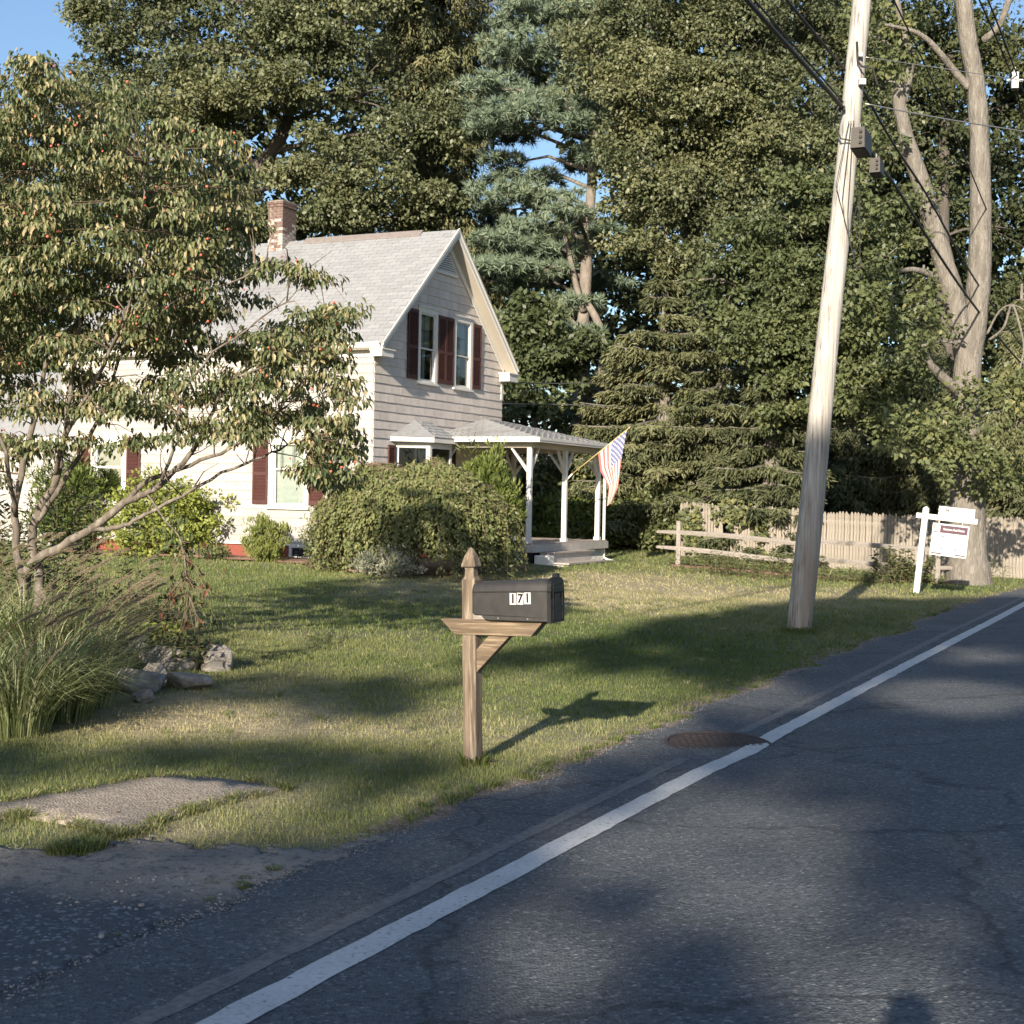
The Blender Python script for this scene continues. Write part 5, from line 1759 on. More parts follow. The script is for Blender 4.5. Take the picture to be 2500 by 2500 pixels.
rock(518, 1640, 0, .16, .18, .17, 3, 'tall rounded boulder furthest right in the garden edge', .2, .65)
rock(392, 1638, 0, .19, .15, .16, 4, 'jagged light stone leaning behind the flat slab', -.5, .55)
rock(264, 1634, 0, .12, .12, .12, 5, 'small reddish stone half hidden by the tall grass', .4, .75)
rock(378, 1668, 0, .12, .10, .11, 6, 'small round stone wedged between the two flat stones', 0, .85)
rock(325, 1622, 0, .14, .13, .17, 7, 'brown mossy boulder at the back of the garden edge', .5, .75)
rock(343, 1716, 0, .09, .08, .06, 8, 'low stone sunk in the grass below the broad pale stone', .2, .7)
rock(450, 1640, 0, .13, .12, .12, 9, 'dark stone in the gap between jagged stone and boulder', .9, .6)

# ================================================================== GRASS
def is_lawn(x, y):
    b = x * N[0] + y * N[1]; a = x * G[0] + y * G[1]
    ok = b < edge_b(a) - .01
    for P in (SLAB, GRAV, MULCH):
        ok &= ~poly_in(x, y, P)
    ok &= ~(poly_in(x, y, FENCEBED) & (R.random(x.shape) > .7))
    # not inside the house or under the porch
    dx = x + 3.0196; dy = y - 31.0
    t = dx * G[0] + dy * G[1]; s = -(dx * N[0] + dy * N[1])
    ok &= ~((t > -.1) & (t < 7.1) & (s > -3.4) & (s < 16))
    return ok

def blades(name, Y0, Y1, dens, h, w, label, hn=.35):
    n = int(dens * (Y1 - Y0) * (Y0 + Y1) / 2 * .80)
    y = R.uniform(0, 1, n); y = np.sqrt(Y0 ** 2 + y * (Y1 ** 2 - Y0 ** 2))
    x = y * R.uniform(-.385, .385, n)
    k = is_lawn(x, y); x = x[k]; y = y[k]
    # thinner on worn spots
    d = dry(x, y)
    cl = vnoise(x * 7, y * 7, 71)
    k = R.random(len(x)) < np.clip(1.15 - .55 * d + .5 * (cl - .5), .15, 1)
    x = x[k]; y = y[k]; d = d[k]; cl = cl[k]
    n = len(x)
    z = zg(x, y) + gnoise(x, y) - .004
    hh = h * R.uniform(.5, 1.3, n) * (.75 + hn * 2 * (cl - .3)) * (1.1 - .35 * d)
    az = R.uniform(0, 2 * PI, n)
    ln = R.uniform(.15, .9, n) * hh
    P = np.stack([x, y, z], 1)
    side = np.stack([np.cos(az + 1.2), np.sin(az + 1.2) * .5, 0 * az], 1) * (w * R.uniform(.6, 1.3, n))[:, None]
    tip = P + np.stack([np.cos(az) * ln, np.sin(az) * ln, hh], 1)
    V = np.stack([P - side * .5, P + side * .5, tip], 1).reshape(-1, 3)
    F = np.arange(n * 3).reshape(n, 3)
    tint = np.clip(d * .85 + R.normal(size=n) * .14 - .02, 0, 1)
    o = link(name, npmesh(name, V, F, M['blade'], np.repeat(tint, 3), 3))
    return tag(o, label, 'grass', kind='stuff')
blades('near_grass', 6.2, 10.5, 5200, .036, .0052, 'short grass blades along the near verge round the mailbox post')
blades('lawn_grass', 10.5, 17, 2100, .042, .0085, 'short lawn grass between the mailbox and the garden rocks')
blades('far_lawn_grass', 17, 27, 620, .052, .016, 'sunlit lawn grass in front of the porch and the pole')
blades('back_lawn_grass', 27, 46, 190, .06, .028, 'lawn grass at the foot of the house and the fences')

def tuft(px, py, n, h, spread, w, mat, tint=(.1, .6), lean=.6):
    """returns blade arrays for one tuft of arching grass"""
    c = gnd(px, py)
    return tuftxyz(c, n, h, spread, w, tint, lean)
def tuftxyz(c, n, h, spread, w, tint, lean, dirbias=(0, 0)):
    az = R.uniform(0, 2 * PI, n); r = spread * np.sqrt(R.random(n))
    B = np.stack([c[0] + np.cos(az) * r, c[1] + np.sin(az) * r, np.full(n, c[2])], 1)
    hh = h * R.uniform(.5, 1.1, n); le = lean * hh * R.uniform(.3, 1.2, n)
    d = np.stack([np.cos(az) + dirbias[0], np.sin(az) + dirbias[1], 0 * az], 1)
    d = d / np.maximum(np.linalg.norm(d, axis=1, keepdims=True), .3)
    S = np.stack([-d[:, 1], d[:, 0], 0 * az], 1)
    S = S + R.normal(size=(n, 3)) * [.5, .5, 0]
    S = unit(S)
    segs = 5
    V = []
    for i in range(segs + 1):
        t = i / segs
        zz = hh * (1.55 * t - .75 * t * t * (1 + .35 * (le / hh)))
        p = B + d * (le * t ** 1.45)[:, None] + np.stack([0 * zz, 0 * zz, zz], 1)
        ww = w * min(1, .40 + 1.8 * t) * (1 - t) ** .6 * .5 + .0004
        V += [p - S * ww, p + S * ww]
    V = np.stack(V, 1).reshape(-1, 3)
    k = 2 * (segs + 1)
    base = (np.arange(n) * k)[:, None]
    F = np.concatenate([base + np.array([2 * i, 2 * i + 1, 2 * i + 3, 2 * i + 2]) for i in range(segs)])
    T = np.repeat(R.uniform(tint[0], tint[1], n), k)
    return V, F, T
def merge(parts):
    Vs, Fs, Ts = [], [], []; o = 0
    for V, F, T in parts:
        Vs.append(V); Fs.append(F + o); Ts.append(T); o += len(V)
    return np.concatenate(Vs), np.concatenate(Fs), np.concatenate(Ts)
# ragged tufts where grass creeps over the asphalt and the gravel
parts = []
for (px, py, s, h) in [(190, 2082, .10, .09), (150, 2088, .08, .08), (215, 2078, .09, .09), (668, 2128, .035, .035), (520, 2160, .04, .03), (590, 2168, .04, .035), (600, 2150, .03, .03), (512, 2203, .03, .03), (275, 2292, .03, .03), (1775, 1800, .05, .03), (1800, 1798, .04, .03), (1740, 1799, .05, .03), (1660, 1806, .03, .02)]:
    parts.append(tuft(px, py, int(260 * s / .08), h, s, .005, None))
for _ in range(420):
    a = R.uniform(6.75, 26); b = float(edge_b(a)) + R.uniform(-.12, .03)
    if R.random() < vnoise(a * 2.2, 0, 5): continue
    p = AB(a, b); p[2] = float(zg(p[0], p[1]))
    if abs(p[0]) > .37 * p[1] + .2 or poly_in(p[0], p[1], GRAV): continue
    parts.append(tuftxyz(p, int(22 * max(1, 12 / p[1])), .05 * R.uniform(.6, 1.5), .05, .005 * max(1, p[1] / 12), (.0, .55), .7))
for _ in range(190):   # longer grass round the path edges and post feet
    i = R.integers(len(SLAB)); j = (i + 1) % len(SLAB); t = R.random()
    q = np.array(SLAB[i]) * (1 - t) + np.array(SLAB[j]) * t + R.normal(size=2) * .03
    parts.append(tuftxyz([q[0], q[1], float(zg(*q))], 26, .055 * R.uniform(.6, 1.5), .05, .005, (.2, .8), .9))
for (px, py, s, n_) in ((1155, 1868, .10, 170), (1950, 1545, .30, 420), (2237, 1454, .14, 120), (1672, 1398, .2, 100), (2284, 1425, .2, 100), (2365, 1425, .75, 500)):
    parts.append(tuft(px, py, n_, .11, s, .009, None, (.0, .5)))
for _ in range(520):   # clover and coarse tufts all over the lawn
    y_ = math.sqrt(R.uniform(7 ** 2, 24 ** 2)); x_ = y_ * R.uniform(-.37, .37)
    if not is_lawn(np.array([x_]), np.array([y_]))[0]: continue
    parts.append(tuftxyz([x_, y_, float(zg(x_, y_) + gnoise(x_, y_))], int(R.uniform(10, 26)), R.uniform(.04, .075), R.uniform(.03, .09), .006 * max(1, y_ / 12), (.0, .35) if R.random() < .7 else (.5, 1), .9))
V, F, T = merge(parts)
tag(link('edge_tufts', npmesh('edge_tufts', V, F, M['blade'], T, 4)), 'ragged tufts of longer grass creeping over the road and path edges', 'grass', kind='stuff')

n = 420
yy = np.sqrt(R.uniform(6.3 ** 2, 24 ** 2, n)); xx = yy * R.uniform(-.36, .36, n)
bb = xx * N[0] + yy * N[1]; aa = xx * G[0] + yy * G[1]
k = (bb < -3.0) & ((np.abs(bb - edge_b(aa)) < .5) | (R.random(n) < .45)); xx, yy = xx[k], yy[k]; n = len(xx)
P = np.stack([xx, yy, zg(xx, yy) + gnoise(xx, yy) + .03], 1)
s_ = R.uniform(.018, .045, n)
tag(leaves(P, R.normal(size=(n, 3)) * [1, 1, .25], R.normal(size=(n, 3)) * .35 + [0, 0, 1], s_, s_ * .6, tint=R.random(n), name='fallen_leaves', mat=leafmat('fallen_leaf', [(.16, .10, .05), (.26, .18, .08), (.34, .28, .15)], .1)),
    'small dry brown leaves lying scattered over the lawn and verge', 'fallen leaves', kind='stuff')

# ================================================================== FOUNTAIN GRASS
def orn(name, clumps, label, plumes):
    c0 = gnd(*clumps[0][:2])
    e = empty(name, c0, 0, label, 'ornamental grass')
    pr = []
    for px, py, n, h, sp in clumps:
        c = gnd(px, py)
        pr.append(tuftxyz(c - c0, int(n * .62), h, sp * 1.25, .013, (.0, 1.0), 1.0, (.14, -.16)))
    V, F, T = merge(pr)
    tag(link('grass_blade', npmesh('grass_blade', V, F, M['leaf_ornam'], T, 4), e), kind='stuff')
    for i in range(plumes):
        px, py, n, h, sp = clumps[i % len(clumps)]
        c = gnd(px, py) - c0
        az = R.normal(.15, .75); L = h * R.uniform(.95, 1.3)
        d0 = np.array([math.cos(az), -.25 + .4 * R.normal(), 0]); d0 /= np.linalg.norm(d0)
        start = c + np.array([R.normal() * sp * .6, R.normal() * sp * .6, .1])
        path = [start + d0 * (L * .48 * t ** 1.6) + np.array([0, 0, L * (1.0 * t - .28 * t * t)]) for t in np.linspace(0, 1, 9)]
        m = MB(); m.tube(path, [.0022] * 9, 4)
        st = m.build('plume_stem', M['twig'], e)
        tipd = unit(path[-1] - path[-2])
        nb = 900
        t = R.random(nb); Lp = R.uniform(.16, .24)
        P = path[-1] + tipd * (t * Lp)[:, None] - np.array([0, 0, 1]) * (t ** 2 * .03)[:, None]
        D = unit(R.normal(size=(nb, 3))) * .9 + tipd * .8
        needles('plume', P, D, .030 * (1.1 - np.abs(t - .45)), .0024, M['plume'], e, R.random(nb))
    return e
orn('fountain_grass', [(40, 1790, 900, .84, .18), (150, 1755, 800, .82, .18), (-60, 1770, 700, .9, .2), (225, 1725, 420, .50, .13), (100, 1735, 600, .95, .2)], 'large clump of arching fountain grass with tan plumes at the left edge', 26)
orn('fountain_grass', [(60, 1650, 620, 1.15, .25), (170, 1660, 520, 1.0, .22), (-80, 1660, 450, 1.2, .25), (250, 1660, 350, .8, .2)], 'second fountain grass clump standing behind the first under the tree', 26)

def stems(name, items, mat, label, cat, leafL=.05, leafW=.02, per=16, tint=(.1, .8), colmat=None, h=(.3, .5), droop=.0, kind=None, spread=.12):
    """upright weedy plant: thin stems with leaves along them. items: (px, py, n)"""
    c0 = gnd(items[0][0], items[0][1])
    e = empty(name, c0, 0, label, cat)
    m = MB(); Ps, Ds, Us = [], [], []
    for px, py, n in items:
        c = gnd(px, py) - c0
        for _ in range(n):
            b = c + np.array([R.normal() * spread, R.normal() * spread, 0]); hh = R.uniform(*h)
            ln = R.normal(size=2) * .25 * hh
            top = b + np.array([ln[0], ln[1], hh])
            m.tube([b, (b + top) / 2 + [0, 0, .04], top], [.004, .003, .0015], 4)
            t = R.random(per) ** .7
            p = b + (top - b) * t[:, None]
            az = R.uniform(0, 2 * PI, per)
            Ps.append(p); Ds.append(np.stack([np.cos(az), np.sin(az), R.uniform(-.3, .7, per) - droop], 1)); Us.append(np.stack([R.normal(size=per) * .3, R.normal(size=per) * .3 - .3, np.ones(per)], 1))
    tag(m.build('stem', M['twig'], e), kind='stuff')
    P, D, U = map(np.concatenate, (Ps, Ds, Us))
    s = R.uniform(.6, 1.2, len(P))
    leaves(P, D, U, s * leafL, s * leafW, tint=R.uniform(*tint, len(P)), name='leaf', mat=mat, parent=e)['kind'] = 'stuff'
    return e
stems('weed_patch', [(290, 1600, 46), (350, 1590, 46), (240, 1610, 36), (410, 1590, 34), (320, 1570, 36), (380, 1565, 30), (250, 1580, 30), (200, 1600, 30)], M['leaf_maple'], 'patch of leafy weeds growing behind the garden rocks', 'weeds', .07, .026, 24, (.0, .55), h=(.26, .55))
stems('yellow_green_perennial', [(365, 1612, 22), (400, 1614, 20), (340, 1612, 12)], M['leaf_gold'], 'bright yellow green leafy perennial in front of the weeds', 'plant', .075, .04, 16, (.1, 1), h=(.22, .40), spread=.09)
stems('strawberry_plant', [(440, 1628, 22), (470, 1634, 20), (420, 1632, 14)], M['leaf_maple'], 'low broad leaved plant spilling between the boulder and slab', 'plant', .075, .055, 12, (.2, .7), h=(.14, .32), spread=.1)
stems('wispy_weed', [(280, 1560, 22), (200, 1570, 18), (360, 1560, 14), (430, 1580, 12)], M['leaf_ornam'], 'thin wispy seeding weed standing above the garden bed', 'weeds', .035, .007, 30, (.3, .9), h=(.5, .85), spread=.2)
stems('sumac_sapling', [(150, 1570, 14), (60, 1580, 18), (-20, 1580, 14), (240, 1560, 8)], M['leaf_ash'], 'young sapling with feathery leaflets under the dogwood', 'sapling', .12, .036, 40, (.2, .9), h=(.8, 1.75), spread=.28)
stems('fence_weeds', [(1720, 1400, 18), (1780, 1405, 20), (1850, 1410, 22), (1890, 1412, 18), (1960, 1410, 14)], M['leaf_maple'], 'green weeds growing along the foot of the split rail fence left of the pole', 'weeds', .10, .03, 22, (.1, .9), h=(.25, .55), spread=.35)
stems('shrub_by_fence', [(2205, 1425, 26), (2230, 1425, 20), (2180, 1424, 16)], M['leaf_maple'], 'small leafy shrub by the fence just left of the sign post', 'shrub', .10, .06, 22, (.1, .8), h=(.35, .8), spread=.22)
stems('day_lily', [(2085, 1422, 30), (2060, 1420, 26), (2120, 1424, 22)], M['leaf_ornam'], 'spiky lily clump by the fence right of the pole', 'plant', .28, .02, 8, (.3, .8), h=(.08, .3), spread=.22)
stems('roadside_weeds', [(2440, 1405, 26), (2400, 1415, 16), (2475, 1400, 22)], M['leaf_ornam'], 'tall roadside grass and weeds at the foot of the forked tree', 'weeds', .22, .02, 16, (.1, .8), h=(.25, .55), spread=.35)

# vines on the stockade
def vine(lst, label, name='vine'):
    e = empty(name, AB(37.1, -12.0), 0, label, 'vine'); o0 = np.array(e.location)
    Ps = []
    for px, py, r, n in lst:
        c = onp_a(px, py, 37.08)
        q = R.normal(size=(n, 3)) * np.array([r * .5, .05, r * .5])
        P = c + G * (-.03 - .10 * R.random(n))[:, None] + N * q[:, :1] + np.array([0, 0, 1]) * q[:, 2:3]
        Ps.append(P - o0)
    P = np.concatenate(Ps); n = len(P)
    D = np.array([0, -.3, -.5]) + R.normal(size=(n, 3)) * .5; U = np.array([0, -1, .5]) + R.normal(size=(n, 3)) * .4
    s = R.uniform(.08, .16, n)
    leaves(P, D, U, s, s * .9, tint=R.uniform(.2, .95, n), name='leaf', mat=M['leaf_maple'], parent=e)['kind'] = 'stuff'
    return e
def onp_a(px, py, a):
    d = ray(px, py); k = a / (d @ G)
    return np.array([d[0] * k, d[1] * k, HC + d[2] * k])
vine([(1690, 1262, .35, 130), (1695, 1290, .25, 90), (1790, 1258, .3, 90), (1830, 1262, .35, 120), (1855, 1275, .2, 70), (1860, 1310, .15, 50), (1865, 1350, .12, 40), (1700, 1320, .3, 90), (1655, 1300, .2, 40), (1730, 1330, .3, 70), (1770, 1240, .4, 60), (1850, 1385, .25, 90)], 'leafy green vine scrambling over the left part of the stockade fence')

# ================================================================== SHRUBS BY THE HOUSE
def bushobj(name, px, py, Yd, rx, ry, h, size, mat, label, n, cr=.16, up=.5, cat='shrub', tint=0.0, aspect=.45):
    c = at(px, py, Yd); z0 = float(zg(c[0], c[1]))
    e = empty(name, (c[0], c[1], z0), 0, label, cat)
    m = MB()
    for _ in range(9):
        az = R.uniform(0, 2 * PI); m.tube([(0, 0, 0), (math.cos(az) * rx * .3, math.sin(az) * ry * .3, h * .4), (math.cos(az) * rx * .6, math.sin(az) * ry * .6, h * .8)], [.025, .015, .006], 5)
    m.build('stems', M['twig'], e)
    lobes = [(0, 0, h * .5, rx, ry, h * .5)]
    C, RD = lobes_to_clumps(lobes, cr, 2.4, False, .30, .8)
    per = max(int(n * 1.7 / len(C)), 5)
    P, d, idx = clump_points(C, RD, per, .2)
    P[:, 2] = np.abs(P[:, 2])
    k = len(P)
    D = d * .6 + R.normal(size=(k, 3)) * .35 + np.array([0, 0, up])
    U = np.array([0, -.5, .4]) + R.normal(size=(k, 3)) * .6
    s = size * 1.15 * R.uniform(.6, 1.3, k)
    leaves(P, D, U, s, s * aspect * 1.25, tint=np.clip(.2 + .45 * R.random(len(C))[idx] + .3 * R.random(k) + tint, 0, 1), name='foliage', mat=mat, parent=e)['kind'] = 'stuff'
    return e
bushobj('yellow_green_bush', 395, 1340, 32.45, 1.25, .75, 1.75, .085, M['leaf_gold'], 'tall yellow green bush against the sunlit house wall', 5200, .22, .2)
bushobj('conical_shrub', 650, 1372, 30.6, .46, .40, .92, .075, M['leaf_lime'], 'small light green upright shrub below the ground floor window', 3200, .11, 1.4, aspect=.22)
bushobj('boxwood', 830, 1400, 27.6, .62, .5, .95, .05, M['leaf_maple'], 'rounded green bush at the left foot of the weeping tree', 4200, .13, .1)
bushobj('silver_shrub', 940, 1412, 26.3, .52, .38, .46, .055, M['leaf_silver'], 'low pale silvery shrub in front of the weeping tree', 2600, .11, .8, aspect=.3)
bushobj('yew', 1190, 1390, 30.1, .60, .5, 2.40, .12, M['leaf_yew'], 'bright green yew rising behind the weeping tree', 5200, .2, .9, aspect=.16)
bushobj('dark_evergreen', 175, 1350, 34.2, .95, .7, 2.1, .14, M['leaf_yew'], 'dark feathery evergreen in the corner by the rear ell', 5200, .22, .5, aspect=.18, tint=-.2)
bushobj('low_plant', 525, 1368, 31.4, .30, .25, .26, .06, M['leaf_maple'], 'tiny green plant in the mulch bed left of the small shrub', 500, .08, .4)
for i, (px, py, Yd, rx, h, lab) in enumerate([(1330, 1335, 40.5, 1.0, 1.35, 'pale green round shrub seen between the first two porch posts'), (1425, 1340, 41.0, .8, 1.3, 'pale green round shrub seen between the last two porch posts'),
                                            (1560, 1375, 42, 1.8, 1.6, 'sunny bramble mound right of the porch'), (1500, 1300, 43.5, 1.5, 2.6, 'leafy bush behind the downspout right of the porch'),
                                            (1620, 1340, 41.5, 1.1, 1.9, 'dense weedy bush at the left end of the stockade fence')]):
    bushobj('garden_shrub', px, py, Yd, rx, rx * .8, h, .13, M['leaf_maple'] if i > 1 else M['leaf_lime'], lab, 4200, .3, .2, tint=-.05 if i > 1 else -.25)['group'] = 'shrubs behind the porch'

# weeping tree in front of the porch
wc = at(1010, 1400, 27.9); wz = float(zg(wc[0], wc[1])) - .18
WT = empty('weeping_tree', (wc[0], wc[1], wz), 0, 'low weeping tree like a green dome hiding the front corner of the house', 'tree')
m = MB()
m.tube([(.02, 0, -.05), (.0, 0, .5), (-.05, .05, 1.2), (0, 0, 1.8)], [.10, .085, .07, .04], 8)
tips = []
for i in range(26):
    az = R.uniform(0, 2 * PI); rr = R.uniform(.8, 1.9)
    tips.append((math.cos(az) * rr, math.sin(az) * rr * .8, 1.2 + 1.0 * math.sqrt(max(0, 1 - (rr / 2.1) ** 2))))
limbs(m, (0, 0, 1.4), tips, .035, .012, 1.2)
m.build('trunk', M['barkd'], WT, True)
RXW = 1.98
P_, D_, U_, S_ = [], [], [], MB()
ct = []
for i in range(2300):
    az = R.uniform(0, 2 * PI); rr = RXW * math.sqrt(R.random()) * R.uniform(.75, 1.02)
    if math.sin(az) > .5 and R.random() < .6: continue
    lump = .9 + .22 * float(vnoise(az * 2.2, rr * 2, 81))
    ztop = (.95 + 1.28 * math.sqrt(max(0, 1 - (rr / (RXW * 1.04)) ** 2))) * lump
    L = R.uniform(.35, 1.5); zend = max(ztop - L, .06 if math.cos(az) > .1 else .25)
    x, y = math.cos(az) * rr, math.sin(az) * rr * .82
    sway = R.normal(size=2) * .14
    k = int(10 + 24 * (ztop - zend))
    t = R.random(k)
    out = np.array([math.cos(az), math.sin(az) * .82])
    # arch over from the middle, then hang
    px_ = x + out[0] * .14 * np.sin(t * PI * .5) + sway[0] * t; py_ = y + out[1] * .14 * np.sin(t * PI * .5) + sway[1] * t
    pz_ = ztop + .08 * np.sin(t * 3) - (ztop - zend) * t
    P_.append(np.stack([px_, py_, pz_], 1) + R.normal(size=(k, 3)) * .035)
    D_.append(np.stack([out[0] * .5 + R.normal(size=k) * .5, out[1] * .5 + R.normal(size=k) * .5, -.8 + R.normal(size=k) * .5], 1))
    U_.append(np.stack([out[0] + R.normal(size=k) * .5, out[1] - .3 + R.normal(size=k) * .5, .5 + R.normal(size=k) * .4], 1))
    ct.append(np.full(k, R.random()))
    if i % 3 == 0:
        S_.tube([(x * .8, y * .8, ztop + .02), (x + out[0] * .1, y + out[1] * .1, ztop - .05), (x + out[0] * .14 + sway[0], y + out[1] * .14 + sway[1], zend)], [.006, .004, .002], 4)
tag(S_.build('hanging_twig', M['twig'], WT), kind='stuff')
P, D, U, ct = map(np.concatenate, (P_, D_, U_, ct)); k = len(P)
s = .085 * R.uniform(.6, 1.25, k)
leaves(P, D, U, s, s * .50, tint=np.clip(.12 + .4 * ct + .35 * R.random(k) + .3 * (R.random(k) > .985), 0, 1), name='foliage', mat=M['leaf_weep'], parent=WT)['kind'] = 'stuff'

# ================================================================== DOGWOOD (near, left)
DW = empty('dogwood_tree', gnd(95, 1625), 0, 'many stemmed dogwood in red fruit spreading across the left of the picture', 'tree')
d0 = np.array(DW.location)
def A_(px, py, Y=14.0): return at(px, py, Y) - d0
m = MB()
base = np.array([0, 0, -.05])
def limb(pts, r0, r1, n=8):
    P = [base if p == 'b' else A_(*p) for p in pts]
    out = []
    for i in range(len(P) - 1):
        p0 = P[max(i - 1, 0)]; p1 = P[i]; p2 = P[i + 1]; p3 = P[min(i + 2, len(P) - 1)]
        for t in np.linspace(0, 1, 5)[:-1]:
            out.append(.5 * ((2 * p1) + (-p0 + p2) * t + (2 * p0 - 5 * p1 + 4 * p2 - p3) * t * t + (-p0 + 3 * p1 - 3 * p2 + p3) * t ** 3) + R.normal(size=3) * .008)
    out.append(P[-1])
    m.tube(out, list(np.linspace(r0 * .74, r1 * .8, len(out))), n)
    return out
L1 = limb(['b', (60, 1440), (79, 1375), (150, 1335), (232, 1285), (306, 1228), (350, 1205), (385, 1188), (447, 1130), (489, 1074), (520, 1000, 13.8), (560, 930, 13.6)], .075, .018)
L2 = limb([(225, 1292), (290, 1288), (340, 1264), (427, 1219), (513, 1170), (621, 1119), (700, 1090, 13.8), (760, 1060, 13.7)], .035, .008)
L3 = limb([(306, 1230), (350, 1180), (440, 1145), (540, 1105), (600, 1070), (680, 1000), (740, 930, 13.6)], .038, .008)
L4 = limb(['b', (95, 1400), (80, 1340), (89, 1262), (137, 1169), (153, 1099), (166, 1003), (174, 925), (190, 800), (215, 650)], .070, .018)
L5 = limb([(92, 1270), (108, 1252), (166, 1152), (215, 1078), (257, 983), (300, 850), (360, 700, 13.7)], .045, .010)
L6 = limb(['b', (50, 1400), (37, 1262), (50, 1157), (79, 1037), (99, 962), (110, 860), (90, 650), (80, 420), (95, 260)], .058, .010)
L7 = limb([(137, 1165), (160, 1060, 13.6), (230, 930, 13.5), (310, 760, 13.4), (340, 560, 13.4), (350, 400, 13.5)], .035, .008)
L8 = limb([(385, 1190), (420, 1100, 13.7), (440, 980, 13.5), (520, 860, 13.4), (640, 780, 13.3), (740, 700, 13.2)], .025, .006)
L9 = limb([(300, 860), (420, 740, 13.5), (560, 690, 13.4), (680, 640, 13.3), (775, 672, 13.3)], .022, .005)
L10 = limb([(560, 930, 13.6), (680, 880, 13.5), (780, 850, 13.4), (850, 930, 13.3)], .018, .005)
L11 = limb([(40, 1260), (10, 1100, 13.5), (-60, 900, 13.5), (-40, 700, 13.4)], .035, .008)
# broken branch hanging to the ground with dead red leaves
L12 = limb([(362, 1210, 13.6), (405, 1270, 13.4), (440, 1320, 13.2), (455, 1400, 13.1), (462, 1480, 13.0)], .014, .006)
tw = []
for L in (L1, L2, L3, L4, L5, L6, L7, L8, L9, L10, L11):
    tw += L[len(L) // 3:]
for i in range(90):
    p = tw[R.integers(len(tw))]
    q = p + np.array([R.normal() * .16, R.normal() * .2, R.uniform(.1, .45)])
    m.tube([p, (p + q) / 2 + R.normal(size=3) * .05, q], [.008, .005, .002], 5)
m.build('trunk', M['barkd'], DW, True)

DPOLY = [(-120, 150), (40, 240), (95, 125), (160, 170), (200, 280), (300, 195), (380, 240), (420, 330), (500, 290), (560, 350), (600, 420), (560, 520), (640, 540), (720, 620), (800, 670), (700, 690), (600, 760), (660, 760), (700, 790), (860, 740), (840, 800), (820, 880), (860, 990), (870, 1060), (850, 1180), (770, 1200), (730, 1110), (640, 1070), (520, 1060), (420, 1080), (330, 1110), (210, 1140), (140, 1090), (30, 1150), (-120, 1200)]
pads = []
tries = 0
while len(pads) < 500 and tries < 30000:
    tries += 1
    px = R.uniform(-110, 870); py = R.uniform(130, 1200)
    if not poly_in(px, py, DPOLY): continue
    if py > 880 and px < 560 and R.random() < .42: continue
    if py > 1000 and px < 420 and R.random() < .30: continue
    if px > 620 and R.random() < .25: continue
    # leave windows to the roof and wall
    if ((px - 690) / 75) ** 2 + ((py - 735) / 45) ** 2 < 1: continue
    if ((px - 545) / 60) ** 2 + ((py - 800) / 40) ** 2 < 1 and R.random() < .7: continue
    if ((px - 640) / 60) ** 2 + ((py - 600) / 35) ** 2 < 1: continue
    if ((px - 760) / 60) ** 2 + ((py - 900) / 40) ** 2 < 1 and R.random() < .6: continue
    pads.append((px, py, R.uniform(12.9, 15.6)))
for q in [(790, 672), (760, 660), (730, 650), (700, 645), (660, 640), (690, 835), (660, 820), (640, 815), (825, 775), (815, 810), (850, 925), (862, 970), (830, 880), (740, 1130), (760, 1160), (790, 1170), (835, 1100), (848, 1150), (800, 1080), (770, 1020), (840, 1020), (860, 1060), (90, 140), (120, 200), (60, 150), (300, 215), (415, 300), (555, 340), (770, 855), (800, 905), (765, 780), (740, 760), (790, 750)]:
    pads.append((q[0], q[1], 13.3 + R.normal() * .1))
P_, D_, U_, T_, E_l = [], [], [], [], []
twm = MB()
for (px, py, Yd) in pads:
    c = A_(px, py, Yd)
    edge = px > 620
    rx = R.uniform(.17, .33) * (.62 if edge else 1); n = int(R.uniform(95, 150) * (.7 if edge else 1))
    az = R.uniform(0, 2 * PI, n); rr = rx * np.sqrt(R.random(n))
    tiltx = R.normal() * .15
    P = c + np.stack([np.cos(az) * rr, np.sin(az) * rr, R.normal(size=n) * .035 + tiltx * np.cos(az) * rr - .25 * rr], 1)
    D = np.stack([np.cos(az) * .55 + R.normal(size=n) * .3, np.sin(az) * .55 + R.normal(size=n) * .3, -.85 + R.normal(size=n) * .35], 1)
    U = np.stack([np.cos(az) * .8 + R.normal(size=n) * .35, np.sin(az) * .8 + R.normal(size=n) * .35, .7 + R.normal(size=n) * .2], 1)
    P_.append(P); D_.append(D); U_.append(U)
    base_t = .15 + .35 * R.random()
    T_.append(np.clip(base_t + .20 * R.normal(size=n) + .36 * (R.random(n) > .66), 0, 1)); E_l.append(np.full(n, Yd))
    near = min(tw, key=lambda q: np.linalg.norm((q - c) * [1, .6, 1]))
    if np.linalg.norm(near - c) < 1.1:
        twm.tube([near, (near + c) / 2 + [0, 0, .05], c], [.007, .004, .002], 4)
    for _ in range(3):
        q = c + np.array([R.normal() * rx * .6, R.normal() * rx * .6, -.02]); twm.tube([c, q], [.003, .0015], 4)
tag(twm.build('twig', M['twig'], DW), kind='stuff')
P, D, U, T, EY = map(np.concatenate, (P_, D_, U_, T_, E_l)); n = len(P)
D = unit(D)

